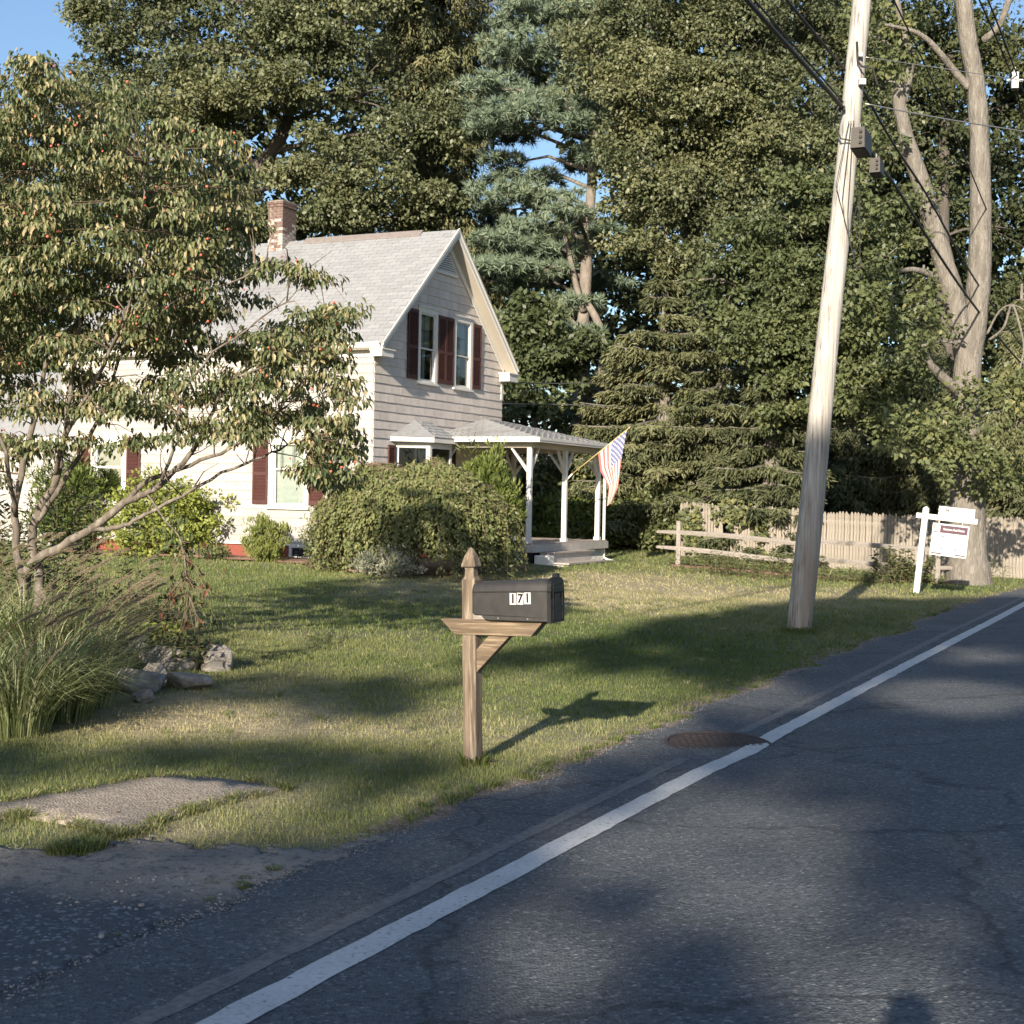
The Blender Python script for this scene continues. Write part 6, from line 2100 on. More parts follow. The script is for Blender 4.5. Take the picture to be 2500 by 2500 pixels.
def curled(P, D, U, L, Wd, tint, cup=.35, bend=.5):
    """pointed leaves folded along the midrib and curling down: 8 corners, 6 faces"""
    n = len(P); S = unit(np.cross(D, U)); U = np.cross(S, D)
    L = L[:, None]; Wd = Wd[:, None]
    st = []
    for t, w, b in ((0, 0, 0), (.3, .9, .02), (.65, .75, .16), (1.0, 0, .45)):
        mid = P + D * L * t * (1 - .12 * b) - U * L * b * bend
        if w == 0: st.append([mid])
        else: st.append([mid + S * Wd * .5 * w + U * Wd * cup * w, mid, mid - S * Wd * .5 * w + U * Wd * cup * w])
    V = np.stack([st[0][0], *st[1], *st[2], st[3][0]], 1).reshape(-1, 3)
    base = (np.arange(n) * 8)[:, None]
    # quads (degenerate ones avoided by repeating nothing: use triangles everywhere)
    tris = np.array([(0, 1, 2), (0, 2, 3), (1, 4, 5), (1, 5, 2), (2, 5, 6), (2, 6, 3), (4, 7, 5), (5, 7, 6)])
    F = (base[:, None, :] + tris[None]).reshape(-1, 3)
    return V, F, np.repeat(tint, 8)
Ls = .068 * R.uniform(.6, 1.35, n); Ws = Ls * .44
# the 300 leaves that show largest become objects, the rest one mesh
wy = EY * 1.0
score = Ls / wy
order = np.argsort(-score)
big = order[:300]; rest = order[300:]
V, F, Tt = curled(P[rest], D[rest], U[rest], Ls[rest], Ws[rest], T[rest])
me = npmesh('leaf_mass', V, F, M['leaf_dog'], Tt, 3)
tag(link('leaf_mass', me, DW), kind='stuff')
lm = []
for tv in (.1, .3, .5, .75, .95):
    V, F, Tt = curled(np.zeros((1, 3)), np.array([[0, 1.0, 0]]), np.array([[0, 0, 1.0]]), np.array([.11]), np.array([.055]), np.array([tv]))
    lm.append(npmesh('leaf', V, F, M['leaf_dog'], Tt, 3))
for i in big:
    o = link('leaf', lm[min(int(T[i] * 5), 4)], DW)
    o.location = P[i]
    y_ = Vector(D[i]); x_ = y_.cross(Vector(U[i])).normalized(); z_ = x_.cross(y_).normalized()
    o.rotation_euler = Matrix((x_, y_, z_)).transposed().to_euler()
    k_ = Ls[i] / .11; o.scale = (k_, k_, k_)
fm = MB()
import bmesh
bm = bmesh.new(); bmesh.ops.create_icosphere(bm, subdivisions=2, radius=.011)
fme = bpy.data.meshes.new('fruit'); bm.to_mesh(fme); bm.free(); fme.materials.append(M['berry']); fme.shade_smooth()
for i in range(110):
    px, py, Yd = pads[R.integers(len(pads))]
    if Yd > 14.4: Yd = 13.2
    c = A_(px + R.normal() * 30, py - R.uniform(10, 32), min(Yd, 13.6) - .2)
    o = link('fruit', fme, DW); o.location = c
    s_ = R.uniform(.9, 1.35); o.scale = (s_, s_, s_)
# hanging broken spray: bare twigs and dead leaves
sm = MB(); Pd = []
for i in range(46):
    q = L12[R.integers(len(L12) // 2, len(L12))]
    a = q + np.array([R.normal() * .12, R.normal() * .1, R.uniform(-.45, .0)])
    b = a + np.array([R.normal() * .12, R.normal() * .08, R.uniform(-.18, .1)])
    sm.tube([q, (q + a) / 2 + R.normal(size=3) * .02, a, b], [.004, .003, .002, .0012], 4)
    if R.random() < .8: Pd.append(a); Pd.append(b)
tag(sm.build('bare_twig', M['twig'], DW), kind='stuff')
Pd = np.array(Pd); n = len(Pd)
V, F, Tt = curled(Pd, unit(np.array([0, 0, -1.]) + R.normal(size=(n, 3)) * .35), unit(R.normal(size=(n, 3)) + [0, -.5, 0]), np.full(n, .085), np.full(n, .04), R.random(n), .3, .7)
tag(link('dead_leaf', npmesh('dead_leaf', V, F, M['dead'], Tt, 3), DW), kind='stuff')
Pd = np.concatenate([np.array([q + np.array([R.normal() * .10, R.normal() * .1, R.normal() * .12]) for _ in range(9)]) for q in L12[3:-2]])
n = len(Pd)
V, F, Tt = curled(Pd, unit(np.array([0, 0, -1.]) + R.normal(size=(n, 3)) * .4), unit(R.normal(size=(n, 3)) + [0, -.5, .3]), np.full(n, .09), np.full(n, .035), R.random(n) * .5, .2, .4)
tag(link('drooping_leaf', npmesh('drooping_leaf', V, F, M['leaf_dog'], Tt, 3), DW), kind='stuff')

# ================================================================== TREES BEYOND
def tree(name, base, Yd, label, group=None):
    p = at(base[0], base[1], Yd); z = float(zg(p[0], p[1]))
    return empty(name, (p[0], p[1], z), 0, label, 'tree', group)
def rel(e, px, py, Y):
    return at(px, py, Y) - np.array(e.location)
def trunkline(e, pts, rads, mat, n=10, name='trunk'):
    P = [rel(e, *p) if len(p) == 3 else np.array([0, 0, -.2]) for p in pts]
    out = []; rr = []
    for i in range(len(P) - 1):
        p0 = P[max(i - 1, 0)]; p1 = P[i]; p2 = P[i + 1]; p3 = P[min(i + 2, len(P) - 1)]
        for t in np.linspace(0, 1, 6)[:-1]:
            out.append(.5 * ((2 * p1) + (-p0 + p2) * t + (2 * p0 - 5 * p1 + 4 * p2 - p3) * t * t + (-p0 + 3 * p1 - 3 * p2 + p3) * t ** 3))
            rr.append((rads[i] * (1 - t) + rads[i + 1] * t) * (1 + R.normal() * .03))
    out.append(P[-1]); rr.append(rads[-1])
    m = MB(); m.tube(out, rr, n)
    return m, out
def lob(e, lst):
    out = []
    for l in lst:
        px, py, Y, rx, rz = l[:5]; ry = l[5] if len(l) > 5 else rx * .85
        c = rel(e, px, py, Y); out.append((c[0], c[1], c[2], rx, ry, rz))
    return out

def decid(name, base, Yd, trunk, rads, lobs, label, mat, leafsz, cr, per, cover=1.3, bark='bark', group='tall trees behind the house and yard', tint=0.0, limbr=.09, flat=.55, gap=None):
    e = tree(name, base, Yd, label, group)
    m, path = trunkline(e, trunk, rads, bark, 12)
    L = lob(e, lobs)
    for l in L:
        c = np.array(l[:3])
        b = min(path[len(path) // 4:], key=lambda q: np.linalg.norm(q - c) + (6 if q[2] > c[2] else 0))
        tg = [c]
        for k in range(5):
            tg.append(c + unit(R.normal(size=3)) * np.array(l[3:6]) * R.uniform(.5, .9))
        limbs(m, b, tg[:1], limbr, limbr * .4, .5)
        limbs(m, b * .25 + c * .75, tg[1:], limbr * .45, limbr * .12, .5, 5)
    m.build('trunk', M[bark], e, True)
    # every lobe breaks into smaller boughs so that light and dark masses alternate
    L2 = []
    for (x, y, z, rx, ry, rz) in L:
        for _ in range(5):
            d_ = unit(R.normal(size=3)) * R.uniform(.45, .85)
            d_[1] = -abs(d_[1]) if R.random() < .75 else d_[1]
            k_ = R.uniform(.42, .62)
            L2.append((x + d_[0] * rx, y + d_[1] * ry, z + d_[2] * rz, rx * k_, ry * k_, rz * k_ * .75))
    o, C = broadleaf('crown', L2, cr * .8, int(per * .62), leafsz, mat, e, cover * 1.15, tint, flat=flat, gap=gap)
    # inner leaves take darker tints, painting shade into the crown
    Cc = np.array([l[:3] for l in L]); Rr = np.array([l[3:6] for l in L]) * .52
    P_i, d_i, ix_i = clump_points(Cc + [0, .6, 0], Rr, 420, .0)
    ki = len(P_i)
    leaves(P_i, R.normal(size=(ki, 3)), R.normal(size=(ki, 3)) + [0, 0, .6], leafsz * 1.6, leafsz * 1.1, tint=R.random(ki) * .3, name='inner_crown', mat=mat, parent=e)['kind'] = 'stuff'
    o['kind'] = 'stuff'
    return e

# 1 big oak behind the house (left centre)
decid('oak_tree', (700, 1300), 50, [('b',), (690, 1000, 50), (640, 700, 50), (600, 480, 50), (700, 300, 50), (720, 40, 50)], [.5, .45, .38, .3, .2, .1],
      [(230, 330, 49, 2.4, 1.9), (250, 150, 50, 2.3, 2.0), (330, 20, 50, 2.5, 2.0), (480, 120, 49, 2.9, 2.3), (430, 330, 49, 2.2, 1.7), (590, 250, 48.5, 2.2, 1.8), (640, 60, 49, 2.8, 2.2), (740, 210, 48, 2.6, 2.0),
       (820, 70, 49, 2.7, 2.2), (900, 230, 48, 2.6, 2.0), (780, 400, 47.5, 2.4, 1.6), (930, 430, 47.5, 2.4, 1.7), (1010, 520, 47.5, 1.7, 1.1), (840, 530, 47.5, 2.2, 1.0), (660, 540, 48, 1.9, 1.1), (500, 500, 49, 2.1, 1.5), (350, 470, 50, 2.2, 1.8), (1010, 330, 49, 1.8, 1.7), (180, 480, 50, 2.0, 2.0), (560, -60, 50, 3, 2), (900, -60, 50, 3, 2)],
      'broad grey green oak filling the sky behind the chimney and roof', M['leaf_oak'], .135, .62, 160, 1.25, limbr=.10, bark='barkb', tint=-.06)
# far left spruce
def conifer(name, base, Yd, topz, wid, label, mat, droop=.5, n=300, spray=60, L=.45, Wd=.045, lo=.06, tint=(.1, .8), group='tall trees behind the house and yard', side=None, bark='bark', taper=1.0, density=1.0, drape=0):
    e = tree(name, base, Yd, label, group)
    H = topz
    m = MB(); m.tube([(0, 0, -.2), (.05, 0, H * .4), (0, 0, H)], [.34, .22, .04], 10)
    P, D, T = [], [], []
    whorls = int(H / .55)
    for w in range(whorls):
        z = H * (lo + (1 - lo) * w / whorls)
        f = 1 - (z / H) * taper
        if side is not None: f = side(z / H)
        Rb = wid * max(f, .06) * R.uniform(.75, 1.15)
        for b in range(int(7 * density)):
            az = R.uniform(0, 2 * PI)
            if math.sin(az) > .55 and R.random() < .6: continue
            r = Rb * R.uniform(.7, 1.15); dz = -droop * r * R.uniform(.5, 1.1)
            tip = np.array([math.cos(az) * r, math.sin(az) * r, z + dz + .2 * r])
            midp = np.array([math.cos(az) * r * .5, math.sin(az) * r * .5, z + dz * .35])
            if b % 2 == 0: m.tube([(0, 0, z), midp, tip], [.045, .025, .008], 5)
            k = int(spray * (.35 + r / wid))
            t = R.random(k) ** .75
            c = (np.array([0, 0, z]) * ((1 - t) ** 2)[:, None] + 2 * midp * (t * (1 - t))[:, None] + tip * (t * t)[:, None])
            latv = np.array([-math.sin(az), math.cos(az), 0])
            lat = R.normal(size=k) * .30 * (1.1 - t) * r * .45
            c = c + latv * lat[:, None] + np.array([0, 0, -1]) * (np.abs(R.normal(size=k)) * drape)[:, None]
            out = np.array([math.cos(az), math.sin(az), -.35])
            d = out * .7 + latv * (np.sign(lat) * .6)[:, None] + R.normal(size=(k, 3)) * .35 + np.array([0, 0, -1.3 * drape])
            P.append(c); D.append(d); T.append(np.clip(R.uniform(*tint) + R.normal(size=k) * .12, 0, 1))
    m.build('trunk', M[bark], e, True)
    P, D, T = map(np.concatenate, (P, D, T))
    U = np.array([0, -.4, .8]) + R.normal(size=(len(P), 3)) * .4
    s = L * R.uniform(.6, 1.3, len(P))
    leaves(P, D, U, s, s * Wd / L, .1, T, 'needles', mat, e, bend=.15)['kind'] = 'stuff'
    return e
conifer('spruce_tree', (20, 1250), 60, 17.2, 5.0, 'dark spruce rising at the far left edge of the picture', M['leaf_ash'], .4, L=.34, Wd=.11, spray=110, density=1.5, tint=(.0, .6))
conifer('spruce_tree', (-120, 1250), 58, 15.0, 4.5, 'second spruce half outside the left edge', M['leaf_ash'], .4, L=.34, Wd=.11, spray=80, tint=(.0, .5))
# brown-green spruce with hanging sprays, behind the gable
conifer('norway_spruce', (1055, 1250), 53, 24.5, 4.2, 'tall olive spruce with hanging sprays left of the white pine', M['leaf_spruce'], .45, L=.24, Wd=.06, spray=330, density=1.5, drape=.5, tint=(.2, .9), side=lambda f: .62 + .35 * math.sin(f * 9) * .3 - .12 * f, lo=.22)
conifer('norway_spruce', (1180, 1250), 57, 13.5, 3.2, 'shorter dark spruce with curtain like sprays behind the gable peak', M['leaf_spruce'], .4, L=.26, Wd=.06, spray=190, drape=.6, tint=(.0, .4), side=lambda f: .8 - .5 * f, lo=.25)

# white pine
PI_ = tree('white_pine', (1425, 1320), 48, 'blue green white pine with a bare pale trunk beside the house', 'tall trees behind the house and yard')
m, path = trunkline(PI_, [('b',), (1412, 1100, 48), (1420, 860, 48), (1432, 640, 48), (1446, 420, 48), (1455, 250, 48), (1462, 60, 48), (1470, -120, 48)], [.30, .27, .23, .19, .16, .14, .11, .07], 'barkp', 12)
m2, _ = trunkline(PI_, [(1425, 760, 47.8), (1405, 690, 47.6), (1385, 600, 47.6), (1362, 500, 47.6)], [.12, .10, .08, .05], 'barkp', 8)
m.add(m2.v, m2.f)
m3, _ = trunkline(PI_, [(1470, 1010, 47.6), (1472, 900, 47.6), (1460, 790, 47.6), (1425, 730, 47.8)], [.19, .17, .14, .11], 'barkp', 8)
m.add(m3.v, m3.f)
plates = [(1240, 60, .9), (1330, 40, 1.6), (1420, 30, 1.6), (1290, 110, 1.7), (1400, 110, 1.7), (1250, 150, 1.2), (1340, 170, 1.8), (1440, 180, 1.3), (1200, 210, 1.3), (1300, 225, 1.9), (1400, 230, 1.6), (1190, 270, 1.3), (1270, 285, 1.6), (1360, 260, 1.5), (1160, 320, .9), (1240, 330, 1.4), (1210, 300, 1.2), (1420, 300, 1.0),
          (1450, 365, 1.0), (1430, 400, .9), (1480, 390, .8), (1230, 395, .9), (1280, 440, 1.5), (1230, 470, 1.4), (1330, 480, 1.4), (1200, 510, .7), (1390, 520, .9), (1300, 560, 1.6), (1240, 590, 1.4), (1350, 610, 1.3), (1220, 650, 1.3), (1310, 660, 1.5), (1280, 700, 1.1), (1400, 740, 1.2), (1340, 760, 1.2), (1240, 790, 1.0), (1390, 820, 1.3), (1300, 790, .9), (1480, 560, .8), (1490, 690, 1.0),
          (1420, 930, 1.3), (1470, 1010, 1.4), (1380, 1000, 1.0), (1440, 1080, 1.3), (1520, 950, 1.2), (1330, 20, 1.5), (1250, 5, .6), (1500, 90, 1.4), (1490, 260, 1.2)]
P, D, T = [], [], []
for (px, py, r) in plates:
    Yd = 48 + R.normal() * 1.1
    c = rel(PI_, px, py, Yd)
    b = min(path, key=lambda q: abs(q[2] - (c[2] - .5)))
    mid = b * .5 + c * .5 + np.array([0, 0, .35])
    m.tube([b, mid, c + [0, 0, -.1]], [.075, .05, .02], 6)
    nt_ = int(36 * r * r + 12)
    q, dd = inball(nt_, .1)
    tc_ = c + q * np.array([r, r * .9, r * .20])
    tc_[:, 2] += .25 * (vnoise(tc_[:, 0] * 1.5, tc_[:, 1] * 1.5, 91) - .5)
    tv = R.random()
    for t0 in tc_:
        k = 34
        d = unit(R.normal(size=(k, 3)) + np.array([0, -.2, .45]))
        P.append(t0 + d * .03); D.append(d); T.append(np.clip(.2 + .4 * tv + R.normal(size=k) * .18, 0, 1))
m.build('trunk', M['barkp'], PI_, True)
P, D, T = map(np.concatenate, (P, D, T))
needles('needles', P, D, .26 * R.uniform(.7, 1.2, len(P)), .040, M['leaf_pine'], PI_, T)['kind'] = 'stuff'

# 4 big oak right of centre
decid('oak_tree', (1720, 1300), 45, [('b',), (1700, 1000, 45), (1690, 700, 45), (1700, 400, 45), (1690, 100, 45)], [.5, .42, .35, .28, .15],
      [(1500, 60, 44, 1.9, 1.9), (1580, -20, 44, 2.2, 1.9), (1700, 40, 43.5, 2.4, 2.0), (1850, 0, 44, 2.5, 2.1), (1540, 210, 44, 1.8, 1.6), (1660, 190, 43, 2.1, 1.7), (1800, 180, 43, 2.3, 1.9), (1950, 110, 44, 2.3, 2.0), (1520, 350, 44, 1.5, 1.3), (1610, 340, 43, 1.8, 1.4), (1740, 350, 43, 2.1, 1.6), (1880, 330, 43, 2.2, 1.9),
       (1570, 480, 43.5, 1.7, 1.3), (1690, 500, 43, 2.0, 1.4), (1820, 480, 43, 2.0, 1.4), (1960, 330, 44, 2.1, 1.9), (1560, 600, 43.5, 1.4, 1.0), (1660, 630, 43, 1.7, 1.1), (2040, 60, 44.5, 2, 2), (2060, 250, 45, 1.8, 2)],
      'wide dense oak filling the picture between the white pine and the pole', M['leaf_oak'], .115, .55, 150, 1.25, tint=-.08, limbr=.09, bark='barkb')
# maple mid-right (in front of oak, lighter)
decid('maple_tree', (1880, 1330), 40, [('b',), (1880, 1000, 40), (1890, 800, 40), (1900, 600, 40)], [.25, .2, .16, .1],
      [(1760, 690, 39, 1.5, 1.2), (1870, 590, 39, 1.6, 1.2), (1960, 530, 39, 1.5, 1.1), (2060, 560, 39, 1.4, 1.2), (1830, 790, 38.5, 1.5, 1.2), (1930, 720, 38, 1.6, 1.2), (2030, 700, 38, 1.5, 1.2), (1900, 900, 38, 1.4, 1.0), (1990, 860, 38, 1.5, 1.1), (2090, 820, 38, 1.3, 1.1), (2130, 650, 38.5, 1.2, 1.1), (2150, 930, 38, 1.2, 1.0), (2060, 980, 37.5, 1.2, .9), (1950, 1010, 38, 1.1, .6), (2160, 1040, 37, 1.0, .8)],
      'bright green maple standing just behind the utility pole', M['leaf_maple'], .125, .42, 90, 1.15, tint=-.05, limbr=.05, bark='bark')
# low broadleaf beside the gable
decid('young_maple', (1300, 1320), 45, [('b',), (1300, 1150, 45), (1310, 950, 45)], [.12, .1, .06],
      [(1260, 800, 44, 1.1, 1.0), (1320, 830, 44, 1.3, 1.0), (1270, 900, 44, 1.2, .9), (1360, 900, 44, 1.3, .9), (1300, 980, 43, 1.3, .6), (1400, 870, 44.5, 1.1, .8)],
      'small dark leaved maple in the gap right of the gable', M['leaf_maple'], .18, .45, 60, 1.1, tint=-.22, limbr=.04)
# spruces right of the porch
for (bx, by, Yd, H, wd, lab, tn) in [(1610, 1340, 43, 9.6, 4.4, 'grey green spruce standing behind the flag', (.15, .75)), (1750, 1330, 42, 8.0, 3.8, 'dense spruce behind the left part of the stockade', (.1, .6)),
                                     (1500, 1340, 44, 6.4, 3.2, 'low spruce filling the gap left of the flag', (.2, .8)), (1875, 1330, 39.2, 6.3, 2.6, 'shaded spruce behind the utility pole', (.0, .35)), (2240, 1330, 50, 10, 3.4, 'drooping hemlock behind the forked tree', (.0, .5)), (2480, 1330, 47, 9, 3.2, 'drooping hemlock at the right edge', (.1, .8)), (2060, 1330, 51, 9, 3.2, 'dark hemlock in the shade above the stockade', (.0, .4))]:
    conifer('spruce_tree', (bx, by), Yd, H, wd, lab, M['leaf_spruce'], .38, L=.20, Wd=.045, spray=420, density=1.7, drape=.15 if bx < 2000 else .35, tint=tn, lo=.08)
# leafy growth under and behind the porch line
decid('sumac_thicket', (1500, 1350), 44, [('b',), (1500, 1250, 44)], [.05, .04], [(1290, 1180, 43, 1.2, 1.2), (1380, 1160, 43.5, 1.2, 1.1), (1470, 1180, 43.5, 1.2, 1.2), (1350, 1270, 43, 1.4, .8), (1460, 1290, 43, 1.3, .8), (1560, 1200, 44, 1.0, .8)],
      'tangle of broad leaved brush seen through the porch posts', M['leaf_maple'], .17, .35, 55, 1.2, group='shrubs behind the porch', tint=-.05, limbr=.02)

# 5 the forked tree by the road
FT = tree('forked_tree', (2365, 1422), 32.3, 'great pale barked tree forking into two trunks beside the sale sign')
fY = 32.3
m, pth = trunkline(FT, [('b',), (2364, 1400, fY), (2362, 1330, fY), (2362, 1180, fY), (2358, 1050, fY), (2362, 900, fY), (2378, 800, fY), (2392, 640, fY), (2393, 420, fY), (2384, 220, fY), (2362, 90, fY), (2345, -80, fY)],
                   [.56, .50, .42, .36, .31, .29, .27, .245, .225, .20, .19, .17], 'bark', 18)
ma, pa = trunkline(FT, [(2362, 905, fY), (2345, 800, fY), (2318, 690, fY), (2290, 590, fY), (2250, 450, fY), (2222, 370, fY), (2205, 300, fY), (2195, 235, fY), (2215, 170, fY), (2232, 140, fY)], [.26, .24, .235, .215, .20, .185, .15, .14, .12, .10], 'bark', 14)
mb_, _ = trunkline(FT, [(2368, 215, fY), (2335, 180, fY), (2295, 130, fY - .2), (2262, 95, fY - .3), (2225, 75, fY - .4), (2160, 60, fY - .6)], [.10, .085, .075, .06, .05, .03], 'bark', 8)
mc_, _ = trunkline(FT, [(2205, 250, fY), (2225, 140, fY), (2205, 80, fY), (2190, 0, fY), (2185, -60, fY)], [.10, .09, .08, .07, .06], 'bark', 8)
md_, _ = trunkline(FT, [(2300, 690, fY), (2270, 670, fY - .3), (2230, 658, fY - .6), (2195, 662, fY - .8)], [.11, .085, .06, .04], 'bark', 8)
me_, _ = trunkline(FT, [(2345, 960, fY), (2300, 920, fY - .3), (2265, 880, fY - .5), (2255, 840, fY - .6)], [.12, .11, .08, .06], 'bark', 8)
mf_, _ = trunkline(FT, [(2400, 100, fY), (2440, 60, fY - .2), (2470, -20, fY - .4)], [.09, .08, .07], 'bark', 8)
for q in (ma, mb_, mc_, md_, me_, mf_): m.add(q.v, q.f)
# dead crooked branch right
mg_, _ = trunkline(FT, [(2415, 830, fY), (2450, 800, fY - .3), (2470, 745, fY - .4), (2488, 790, fY - .4), (2500, 850, fY - .4), (2490, 900, fY - .4), (2484, 940, fY - .4)], [.035, .03, .028, .026, .022, .018, .012], 'bark', 6)
mh_, _ = trunkline(FT, [(2410, 815, fY), (2440, 760, fY - .2), (2475, 745, fY - .3), (2520, 770, fY - .3)], [.03, .025, .02, .015], 'bark', 6)
for q in (mg_, mh_): m.add(q.v, q.f)
L = lob(FT, [(2290, 1110, 31.2, 1.1, .6), (2380, 1140, 31, .9, .5), (2440, 1110, 31.2, 1.1, .7), (2300, 1010, 31.6, .9, .7), (2470, 1000, 31.4, .9, .8), (2210, 1070, 31.6, .8, .6), (2200, 760, 32, .9, .8), (2240, 860, 31.8, .8, .7), (2150, 500, 32, .9, .8), (2170, 620, 32, .8, .7), (2120, 380, 32.4, .9, .8), (2160, 200, 32.5, .8, .7), (2110, 80, 32.5, 1.0, .9), (2440, 1200, 31.8, .7, .5), (2130, 760, 32, .8, .7),
            (2100, -40, 32, 1.5, 1.0), (2300, -60, 33, 1.5, 1.0)])
for l in L: limbs(m, min(pth[20:] + pa, key=lambda q: np.linalg.norm(q - np.array(l[:3]))), [np.array(l[:3])], .035, .015, .6, 6)
bo = m.build('trunk', M['bark'], FT, True)
o, C = broadleaf('crown', L, .32, 60, .125, M['leaf_maple'], FT, 1.0, -.02)
o['kind'] = 'stuff'
# sparse crown high on the right, with sky showing through
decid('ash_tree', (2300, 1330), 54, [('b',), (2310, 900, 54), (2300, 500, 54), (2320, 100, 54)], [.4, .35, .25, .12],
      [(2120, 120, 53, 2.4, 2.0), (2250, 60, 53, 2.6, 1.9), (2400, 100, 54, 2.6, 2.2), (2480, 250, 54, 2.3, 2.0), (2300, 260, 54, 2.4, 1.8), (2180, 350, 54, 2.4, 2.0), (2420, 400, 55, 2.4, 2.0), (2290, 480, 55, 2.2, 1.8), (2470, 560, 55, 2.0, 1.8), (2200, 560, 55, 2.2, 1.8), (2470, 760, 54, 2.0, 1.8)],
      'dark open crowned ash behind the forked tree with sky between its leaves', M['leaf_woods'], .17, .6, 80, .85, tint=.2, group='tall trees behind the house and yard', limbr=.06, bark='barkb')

# far woodland closing the view: reads as one mass
P, D, U, T = [], [], [], []
def mass(x0, x1, y0, y1, Ya, Yb, n, r, per, sz):
    px = R.uniform(x0, x1, n); py = R.uniform(y0, y1, n); Yd = R.uniform(Ya, Yb, n)
    C = np.array([at(a, b, c) for a, b, c in zip(px, py, Yd)])
    RD = np.stack([np.full(n, r)] * 2 + [np.full(n, r * .7)], 1) * R.uniform(.6, 1.3, n)[:, None]
    q, d, idx = clump_points(C, RD, per, .2)
    k = len(q)
    P.append(q); D.append(d + R.normal(size=(k, 3)) * .6); U.append(np.array([0, -.4, .7]) + R.normal(size=(k, 3)) * .6); T.append(np.clip(.1 + .5 * R.random(n)[idx] + .3 * R.random(k), 0, 1))
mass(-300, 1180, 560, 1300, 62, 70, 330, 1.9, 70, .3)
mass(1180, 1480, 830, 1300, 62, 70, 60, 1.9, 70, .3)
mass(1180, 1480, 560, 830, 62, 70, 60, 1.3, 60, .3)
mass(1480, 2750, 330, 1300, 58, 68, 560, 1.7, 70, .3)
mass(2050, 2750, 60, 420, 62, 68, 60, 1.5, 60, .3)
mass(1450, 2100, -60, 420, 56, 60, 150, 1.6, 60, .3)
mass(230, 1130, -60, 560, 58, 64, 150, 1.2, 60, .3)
P, D, U, T = map(np.concatenate, (P, D, U, T)); k = len(P)
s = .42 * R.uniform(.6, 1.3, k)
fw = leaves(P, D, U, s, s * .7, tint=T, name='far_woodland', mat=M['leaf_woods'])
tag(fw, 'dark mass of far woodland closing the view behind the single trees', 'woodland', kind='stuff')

# ================================================================== TREES ACROSS THE ROAD (behind the camera): they shade the road and verge
BND = [(-900, 1700), (0, 1690), (560, 1655), (1130, 1650), (1165, 1600), (1400, 1560), (1600, 1522), (1750, 1492), (1900, 1470), (2040, 1458), (2300, 1460), (2450, 1456), (2700, 1443)]
LIT = [(350, 1965, 420, 78, 1), (250, 2140, 330, 40, .55), (1788, 2070, 300, 118, 1), (2337, 1704, 190, 30, .9), (2406, 1606, 110, 16, .7), (1870, 1712, 110, 32, .8), (2060, 2285, 180, 85, .7), (1479, 2320, 240, 110, .6), (2440, 2120, 110, 60, .4),
       (2225, 2480, 240, 230, 1), (1350, 1750, 290, 95, .95), (1560, 1690, 140, 40, .7), (250, 1760, 420, 50, .95), (900, 1795, 250, 42, .7), (120, 2440, 240, 60, .4), (1000, 1960, 110, 34, .5), (760, 1985, 120, 30, .5), (1240, 1880, 120, 24, .4)]
def proj(p):
    d = np.array(p) - np.array([0, 0, HC]); w = d @ _f
    return 1250 + FPX * (d @ IX) / w, 1250 - FPX * (d @ IY) / w
ct_ = []
for x0 in np.arange(-9, 13, .34):
    for y0 in np.arange(2.6, 28, .42):
        x = x0 + R.uniform(-.2, .2); y = y0 + R.uniform(-.3, .3)
        px, py = proj((x, y, float(zg(x, y))))
        if py < float(np.interp(px, [b[0] for b in BND], [b[1] for b in BND])) + 4: continue
        lit = 0; qm = 99
        for (cx, cy, rx, ry, k) in LIT:
            q = ((px - cx) / rx) ** 2 + ((py - cy) / ry) ** 2
            qm = min(qm, q)
            lit = max(lit, k * float(np.clip(1.9 - q * 1.05, 0, 1)))
        if R.random() < lit * 1.05 + .04: continue
        sm = 1.0 if qm < 5 else 0.0
        ct_.append((x, y, sm, 0))
        if lit < .02:
            for _ in range(3 if sm else 1): ct_.append((x + R.uniform(-.2, .2), y + R.uniform(-.22, .22), sm, 0))
for z_ in np.arange(.15, 2.75, .13):      # leaf clumps added to the unseen canopy to shade the foot of the pole
    for _ in range(4):
        w_ = polept(z_); ct_.append((w_[0] + R.uniform(-.22, .22), w_[1], 1.0, w_[2] + R.uniform(-.06, .06)))
ct_ = np.array(ct_)
ct_[:, 3] = np.where(ct_[:, 3] == 0, zg(ct_[:, 0], ct_[:, 1]), ct_[:, 3])
TR = [AB(-21, 8.2), AB(-30, 9.5), AB(-24, -8.5), AB(-36, -9.5)]
TRl = ['roadside oak across the road shading the verge, nearer one', 'roadside oak across the road shading the verge, further one', 'lawn side maple behind the photographer, nearer one', 'lawn side maple behind the photographer, further one']
Yc = R.uniform(-29, -17, len(ct_))
kk = (ct_[:, 1] - Yc) / RAY[1]
CC = np.stack([ct_[:, 0], ct_[:, 1], ct_[:, 3]], 1) - RAY * kk[:, None]
who = np.argmin(np.stack([np.hypot(CC[:, 0] - t[0], CC[:, 1] - t[1]) for t in TR], 1), 1)
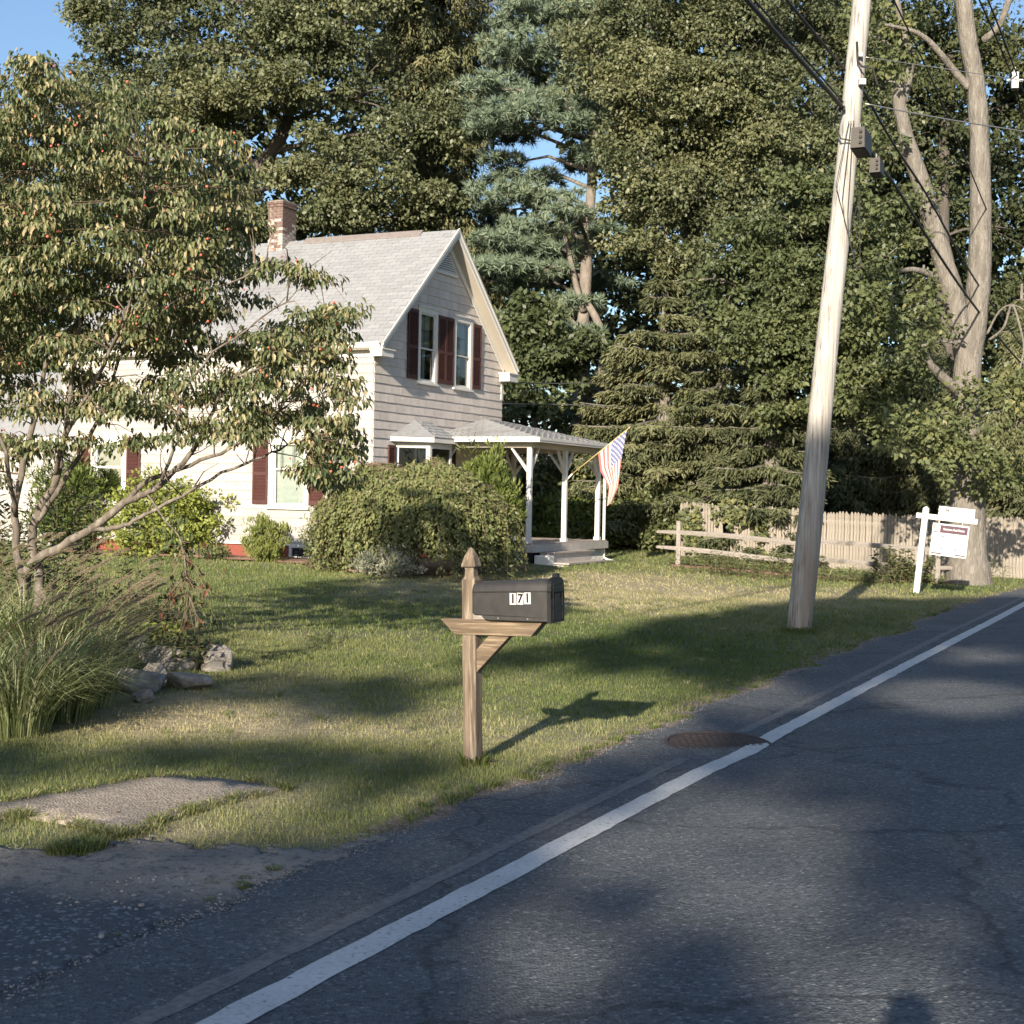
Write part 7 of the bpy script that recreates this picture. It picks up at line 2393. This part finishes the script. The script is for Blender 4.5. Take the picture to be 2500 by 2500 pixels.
for i, (t, lab) in enumerate(zip(TR, TRl)):
    sel = CC[who == i]; lsel = ct_[who == i][:, 2]
    e = empty('roadside_tree', (t[0], t[1], float(zg(t[0], t[1]))), 0, lab, 'tree', 'trees across the road')
    b0 = np.array(e.location)
    if len(sel) == 0: continue
    ctr = sel.mean(0) - b0
    m = MB(); top = np.array([ctr[0] * .35, ctr[1] * .35, min(ctr[2] * .85, 14)])
    pt = [np.array([0, 0, -.2]), np.array([.1, 0, 3.5]), np.array([ctr[0] * .12, ctr[1] * .12, 7.5]), top]
    m.tube([pl(pt, q) for q in np.linspace(0, 1, 12)], list(np.linspace(.42, .14, 12)), 12)
    idx = R.choice(len(sel), min(26, len(sel)), replace=False)
    for j in idx:
        c = sel[j] - b0
        st = pl(pt, R.uniform(.45, 1))
        limbs(m, st, [c], .07, .012, .6, 5)
    m.build('trunk', M['bark'], e, True)
    RD = np.stack([np.where(lsel > .5, R.uniform(.15, .24, len(sel)), R.uniform(.36, .50, len(sel)))] * 3, 1) * np.array([1, .9, .28])
    P, d, ix = clump_points(sel - b0, RD, 34, .1)
    k = len(P); s = np.where(lsel[ix] > .5, .115, .18) * R.uniform(.7, 1.3, k)
    leaves(P, R.normal(size=(k, 3)) + [0, 0, -.3], R.normal(size=(k, 3)) + [0, -.3, .5], s, s * .65, tint=R.random(k), name='crown', mat=M['leaf_oak'], parent=e)['kind'] = 'stuff'

# ================================================================== THE PHOTOGRAPHER (stands just behind the lens; only the shadow is in view)
zr = float(zg(0, -.4))
PH = empty('person', (-.15, -.30, zr), 0, 'person in blue shirt and jeans standing on the road holding a camera up', 'person')
def skinfig(name, verts, edges, rad, mat, root=0, sub=2):
    me = bpy.data.meshes.new(name); me.from_pydata(verts, edges, [])
    o = link(name, me, PH); o.data.materials.append(mat)
    s = o.modifiers.new('skin', 'SKIN'); s.use_smooth_shade = True
    for i, r in enumerate(rad):
        o.data.skin_vertices[0].data[i].radius = (r, r) if np.isscalar(r) else r
        o.data.skin_vertices[0].data[i].use_root = (i == root)
    q = o.modifiers.new('sub', 'SUBSURF'); q.levels = sub; q.render_levels = sub
    return o
zz = 1.0
V_ = [(0, 0, .98), (0, .0, 1.18), (0, .0, 1.38), (0, .0, 1.50), (0, .03, 1.60), (0, .05, 1.72), (0, .05, 1.82),
      (.10, 0, .92), (.12, .02, .50), (.13, -.02, .09), (.14, .12, .04), (-.10, 0, .92), (-.12, .02, .50), (-.13, -.02, .09), (-.14, .12, .04),
      (.19, 0, 1.46), (.25, .02, 1.24), (.10, .10, 1.40), (-.19, 0, 1.46), (-.25, .02, 1.24), (-.10, .10, 1.40)]
E_2 = [(0, 1), (1, 2), (2, 3), (3, 4), (4, 5), (5, 6), (0, 7), (7, 8), (8, 9), (9, 10), (0, 11), (11, 12), (12, 13), (13, 14), (3, 15), (15, 16), (16, 17), (3, 18), (18, 19), (19, 20)]
RR_ = [(.16, .11), (.15, .11), (.18, .12), (.10, .08), .058, (.078, .098), (.066, .082), .095, .062, .042, .035, .095, .062, .042, .035, .062, .045, .030, .062, .045, .030]
body = skinfig('body', V_, E_2, RR_, M['skin'])
# clothing: shells a little outside the body
skinfig('shirt', V_[:4] + [V_[15], V_[16], V_[18], V_[19]], [(0, 1), (1, 2), (2, 3), (3, 4), (4, 5), (3, 6), (6, 7)], [(.175, .125), (.165, .125), (.195, .135), (.10, .085), .072, .056, .072, .056], M['tshirt'])
skinfig('trousers', [V_[0], V_[7], V_[8], V_[9], V_[11], V_[12], V_[13]], [(0, 1), (1, 2), (2, 3), (0, 4), (4, 5), (5, 6)], [(.165, .118), .108, .075, .062, .108, .075, .062], M['jean'])
skinfig('hair', [(0, .01, 1.70), (0, .02, 1.80), (0, .04, 1.87)], [(0, 1), (1, 2)], [(.082, .078), (.085, .095), (.055, .06)], M['hair'])
for sx_ in (1, -1):
    for f_ in range(4):
        a = np.array([sx_ * (.10 - .012 * f_), .11, 1.41 + .018 * (1.5 - f_)])
        skinfig('finger', [tuple(a), tuple(a + [-.012 * sx_, .035, .0]), tuple(a + [-.035 * sx_, .045, .0]), tuple(a + [-.05 * sx_, .03, 0])], [(0, 1), (1, 2), (2, 3)], [.0095, .009, .0085, .007], M['skin'], sub=1)
    skinfig('thumb', [(sx_ * .10, .09, 1.42), (sx_ * .075, .085, 1.44), (sx_ * .055, .095, 1.445)], [(0, 1), (1, 2)], [.012, .011, .009], M['skin'], sub=1)
m = MB(); m.box(-.05, -.03, -.05, .05, .07, .05, .006)
o = recalc(m.build('body', M['black'])); 
PH.scale = (1.035, 1.035, 1.035)
CMO = empty('handheld_camera', (-.15, -.20, zr + 1.47), 0, 'black box camera held in both hands of the photographer', 'camera')
o.parent = CMO
m = MB(); m.tube([(0, .07, 0), (0, .10, 0)], .03, 16); m.build('lens_barrel', M['black'], CMO, True)
print('objects', len(bpy.data.objects), 'tris', sum(len(p.vertices) - 2 for o in bpy.data.objects if o.type == 'MESH' for p in ([] if len(o.data.polygons) < 1 else [])))
